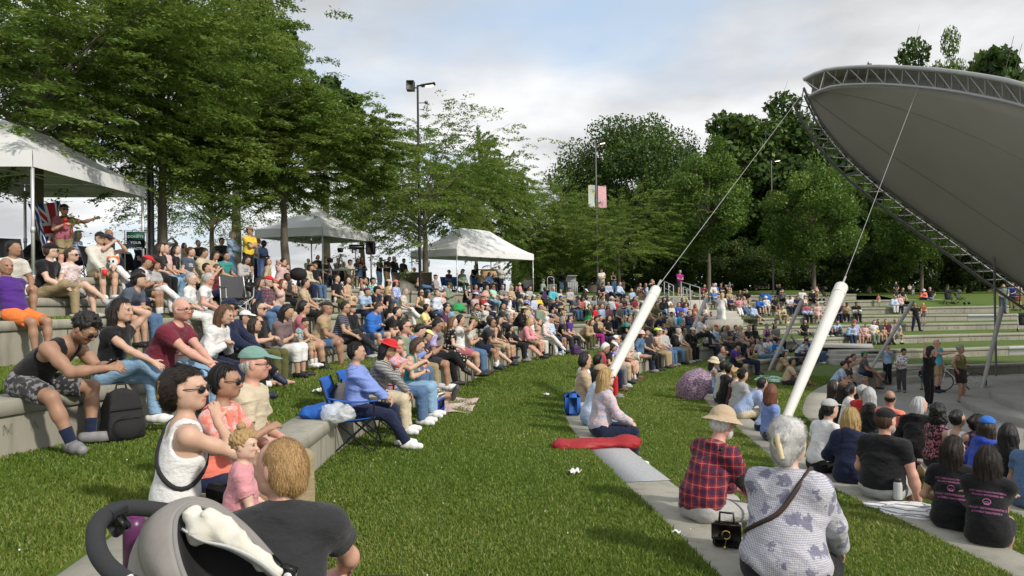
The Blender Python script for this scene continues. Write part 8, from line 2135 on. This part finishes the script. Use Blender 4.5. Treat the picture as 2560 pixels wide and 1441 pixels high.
f = Field(.007); pp = [Q(482, 1262, 1.97), Q(505, 1300, 1.95), Q(530, 1285, 1.96), Q(560, 1300, 1.95), Q(600, 1335, 1.93), Q(650, 1372, 1.92), Q(690, 1405, 1.91)]
for a, b, r1, r2 in zip(pp[:-1], pp[1:], (.022, .03, .030, .026, .021, .016), (.03, .030, .026, .021, .016, .010)): f.cone(a, b, r1, r2, .02)
f.func(wrinkle(.012, 12, 1.6)); f.func(wrinkle(.010, 5, 3.2)); V, F = f.mesh(); obj('muslin_cloth', mesh_np('muslin_cloth', V, F), fabric('muslin', (.62, .60, .52)), root)
tubep = resample(catmull([Q(640, 1352, 2.02), Q(700, 1400, 1.97), Q(735, 1432, 1.93), Q(800, 1490, 1.9)], 6), n=16); MB().tube(tubep, .010, 8).build('side_tube', M_ALU, root)
c_ = Q(690, 1402, 1.93); MB().box(c_, (.075, .022, .05), rotz(-.2) @ roty(R(40)), .006).box(Q(716, 1422, 1.92), (.05, .024, .07), roty(R(20)), .006).build('hinge', M_BLACK, root); MB().lathe(Q(718, 1420, 1.905), [(.001, -.012), (.012, -.012), (.012, .0), (.001, .0)], 14, rotx(R(90))).build('hinge_bolt', M_ALU, root)
hp_ = resample(catmull([Q(500, 1275, 2.12), Q(440, 1258, 2.10), Q(385, 1250, 2.06), Q(325, 1246, 2.0), Q(275, 1258, 1.93), Q(244, 1290, 1.85), Q(240, 1340, 1.78), Q(262, 1385, 1.73), Q(300, 1420, 1.70), Q(332, 1440, 1.68)], 8), n=50); MB().tube(hp_, .0225, 14).build('handle_foam', M_FOAM, root)
MB().tube([Q(322, 1430, 1.685), Q(400, 1492, 1.63), Q(520, 1590, 1.58)], .019, 12).build('handle_tube', M_ALU, root)
a, b = Q(262, 1270, 1.90), Q(300, 1250, 1.97); MB().tube([a, b], .0245, 14).box(Q(296, 1290, 1.93), (.05, .03, .05), roty(R(-35)), .008).build('handle_button', M_BLACK, root)
MB().tube(resample(catmull([Q(850, 1436, 2.25), Q(900, 1428, 2.3), Q(960, 1424, 2.32), Q(1020, 1428, 2.3), Q(1045, 1445, 2.26), Q(1000, 1470, 2.2)], 6), n=24), .013, 10).build('bumper_bar', M_BLACK, root)
for px, py, d_ in ((330, 1720, 1.75), (720, 1720, 2.0), (980, 1640, 2.25)):
    q_ = Q(px, py, d_); MB().lathe((q_[0], q_[1], .11), [(.03, -.025), (.105, -.022), (.112, 0), (.105, .022), (.03, .025)], 22, roty(R(90))).build('wheel', M_BLACK, root); MB().tube([(q_[0], q_[1], .11), (q_[0] * .6 + ctr[0] * .4, q_[1] * .6 + ctr[1] * .4, ctr[2] + .05)], .015, 8).build('chassis_leg', M_ALU, root)
# ------------------------------------------------------------------ grass blades and clover on the lawns near the camera
def grass_blades(name, n_near, seed):
    r = np.random.default_rng(seed); Vs = []; val = []
    for k, (lo, hi, dens, hgt) in (('d', (1.2, 16, 1, .045)), ('e', (2.5, 14, 1, .045)), ('c', (3.5, 14, .8, .05)), ('f', (5, 15, .7, .045))) if False else ():
        pass
    for lk in ('c', 'd', 'e', 'f', 'b', 'g'):
        if lk not in lawns: continue
        G = lawns[lk][:, 1:]; A = G[:-1, :-1]; Bq = G[1:, :-1]; Cq = G[1:, 1:]; D = G[:-1, 1:]
        c = (A + Bq + Cq + D) / 4; area = np.linalg.norm(np.cross(Bq - A, D - A), axis=-1); y = c[..., 1]
        pr = project(c.reshape(-1, 3)).reshape(c.shape[:2] + (2,)); vis = (y > 1.0) & (y < 26) & (pr[..., 0] > -250) & (pr[..., 0] < 2800) & (pr[..., 1] < 1750)
        w = np.where(vis, area / np.maximum(y, 1.2) ** 1.55, 0).ravel(); Vs.append((lk, G, w))
    tot = sum(w.sum() for _, _, w in Vs); P = []
    for lk, G, w in Vs:
        n = int(n_near * w.sum() / tot); idx = r.choice(len(w), n, p=w / w.sum()); nj = G.shape[1] - 1; i, j = idx // nj, idx % nj
        u, v = r.random(n)[:, None], r.random(n)[:, None]
        P.append(((G[i, j] * (1 - u) + G[i + 1, j] * u) * (1 - v) + (G[i, j + 1] * (1 - u) + G[i + 1, j + 1] * u) * v))
    P = np.concatenate(P); n = len(P); d = np.maximum(P[:, 1], 1.2)
    clump = .5 + .5 * np.sin(P[:, 0] * 3.1 + 2 * np.sin(P[:, 1] * 2.3)) * np.sin(P[:, 1] * 2.7 + 1.5 * np.sin(P[:, 0] * 1.9)); H = (.018 + .022 * r.random(n) * (.5 + clump)) * (1 + d * .012); W = .0021 * (1 + d * .24)
    a = r.uniform(0, 6.283, n); dx = np.stack([np.cos(a), np.sin(a), 0 * a], 1); ln = r.normal(size=(n, 3)) * np.array([.5, .5, 0]); ln[:, 2] = 1; ln /= np.linalg.norm(ln, axis=1)[:, None]
    mid = P + ln * (H * .55)[:, None]; bend = ln + r.normal(size=(n, 3)) * np.array([.55, .55, .1]); tip = mid + bend / np.linalg.norm(bend, axis=1)[:, None] * (H * .5)[:, None]
    w_ = dx * W[:, None]; V = np.stack([P - w_, P + w_, mid + w_ * .7, tip, mid - w_ * .7], 1).reshape(-1, 3); F = np.arange(5 * n).reshape(n, 5)
    me = mesh_np(name, V, F, False); at_ = me.attributes.new('leafv', 'FLOAT', 'FACE'); patch = .5 + .5 * np.sin(P[:, 0] * .9 + 1.3 * np.sin(P[:, 1] * .7)) * np.cos(P[:, 1] * .8 + P[:, 0] * .3)
    at_.data.foreach_set('value', np.clip(.24 + .22 * r.normal(size=n) + .34 * patch + .22 * np.clip(np.sin(P[:, 0] * 2.3 + 3 * np.sin(P[:, 1] * 1.1)) * np.sin(P[:, 1] * 1.9 + 2 * np.sin(P[:, 0] * 1.4)) - .45, 0, 1), 0, 1).astype(np.float32)); return me
M_BLADE = leaf_mat('grass_blades', (.100, .172, .022), (.195, .275, .044), (.42, .39, .14), .42)
o = obj('grass', grass_blades('grass', 480000, 3), M_BLADE); tag(o, kind='stuff')
r_ = np.random.default_rng(8); cm = MB()
for _ in range(110):
    x, y = r_.uniform(-6, 6), r_.uniform(2.2, 16); z = floor_z(x, y)
    cm.ell((x, y, z + .04), (.006, .006, .006), None, 6, 4)
tag(cm.build('clover_blossoms', mat('clover_white', (.62, .62, .56), .8)), kind='stuff')
SKY_STRENGTH = .14; SUN_ENERGY = 3.3; SUN_ANGLE = 3.0; EXPOSURE = 0.12
CLOUD_OFF = (1.3, .4, 0); CLOUD_DARK = (4.0, 4.08, 4.2); CLOUD_LIGHT = (7.0, 7.0, 7.05); SKY_PALE = (4.6, 5.7, 7.0)
# ------------------------------------------------------------------ light, sky, view
SUN_DIR = unit([.66, -.55, .58])
w = bpy.data.worlds.new('World'); SC.world = w; w.use_nodes = True
nt = w.node_tree; nt.nodes.clear()
def wn(t, **kw):
    x = nt.nodes.new(t)
    for k, v in kw.items():
        if k[0] == '_': setattr(x, k[1:], v)
        else: x.inputs[k].default_value = v
    return x
sky = wn('ShaderNodeTexSky', _sky_type='NISHITA'); sky.sun_disc = False
sky.sun_elevation = math.asin(SUN_DIR[2]); sky.sun_rotation = math.atan2(SUN_DIR[0], SUN_DIR[1])
tc = wn('ShaderNodeTexCoord')
sep = wn('ShaderNodeSeparateXYZ'); nt.links.new(tc.outputs['Generated'], sep.inputs[0])
def wm(op, a, b=0.0, clamp=False):
    x = wn('ShaderNodeMath', _operation=op, _use_clamp=clamp)
    for i, v in enumerate((a, b)):
        if isinstance(v, bpy.types.NodeSocket): nt.links.new(v, x.inputs[i])
        else: x.inputs[i].default_value = v
    return x.outputs[0]
zz = wm('ADD', wm('MAXIMUM', sep.outputs[2], 0.0), .16)
cx = wm('DIVIDE', sep.outputs[0], zz); cy = wm('DIVIDE', sep.outputs[1], zz)
cmb = wn('ShaderNodeCombineXYZ'); nt.links.new(cx, cmb.inputs[0]); nt.links.new(cy, cmb.inputs[1])
def wnoise(scale, detail, rough, off):
    mp = wn('ShaderNodeMapping'); mp.inputs['Location'].default_value = off; nt.links.new(cmb.outputs[0], mp.inputs[0])
    n = wn('ShaderNodeTexNoise', Scale=scale, Detail=detail, Roughness=rough); nt.links.new(mp.outputs[0], n.inputs['Vector']); return n.outputs[0]
def wramp(f, stops):
    x = wn('ShaderNodeValToRGB'); nt.links.new(f, x.inputs[0]); e = x.color_ramp.elements
    while len(e) > 1: e.remove(e[-1])
    for i, (p, c) in enumerate(stops):
        k = e[0] if i == 0 else e.new(p); k.position = p; k.color = (c, c, c, 1)
    return x.outputs[0]
def wmix(f, a, b):
    x = wn('ShaderNodeMix', _data_type='RGBA')
    for i, v in ((0, f), (6, a), (7, b)):
        if isinstance(v, bpy.types.NodeSocket): nt.links.new(v, x.inputs[i])
        else: x.inputs[i].default_value = (*v, 1) if isinstance(v, tuple) else v
    return x.outputs[2]
cover = wramp(wnoise(.75, 7, .52, CLOUD_OFF), [(.33, 0), (.50, 1)])
shade = wramp(wnoise(1.1, 6, .5, (5.3, 1.7, 0)), [(.38, 0), (.62, 1)])
cl = wmix(shade, CLOUD_DARK, CLOUD_LIGHT)
skyc = wmix(.62, sky.outputs[0], SKY_PALE)
fin = wmix(cover, skyc, cl)
bg = wn('ShaderNodeBackground', Strength=SKY_STRENGTH); nt.links.new(fin, bg.inputs[0])
ow = wn('ShaderNodeOutputWorld'); nt.links.new(bg.outputs[0], ow.inputs[0])
sun = bpy.data.lights.new('sun', 'SUN'); sun.energy = SUN_ENERGY; sun.angle = R(SUN_ANGLE); sun.color = (1, .93, .82)
so = bpy.data.objects.new('sun', sun); COL.objects.link(so)
so.rotation_euler = Vector(SUN_DIR).to_track_quat('Z', 'Y').to_euler()
SC.view_settings.view_transform = 'Standard'; SC.view_settings.look = 'None'; SC.view_settings.gamma = 1
SC.view_settings.exposure = EXPOSURE
SC.cycles.max_bounces = 6; SC.cycles.diffuse_bounces = 3; SC.cycles.transparent_max_bounces = 6
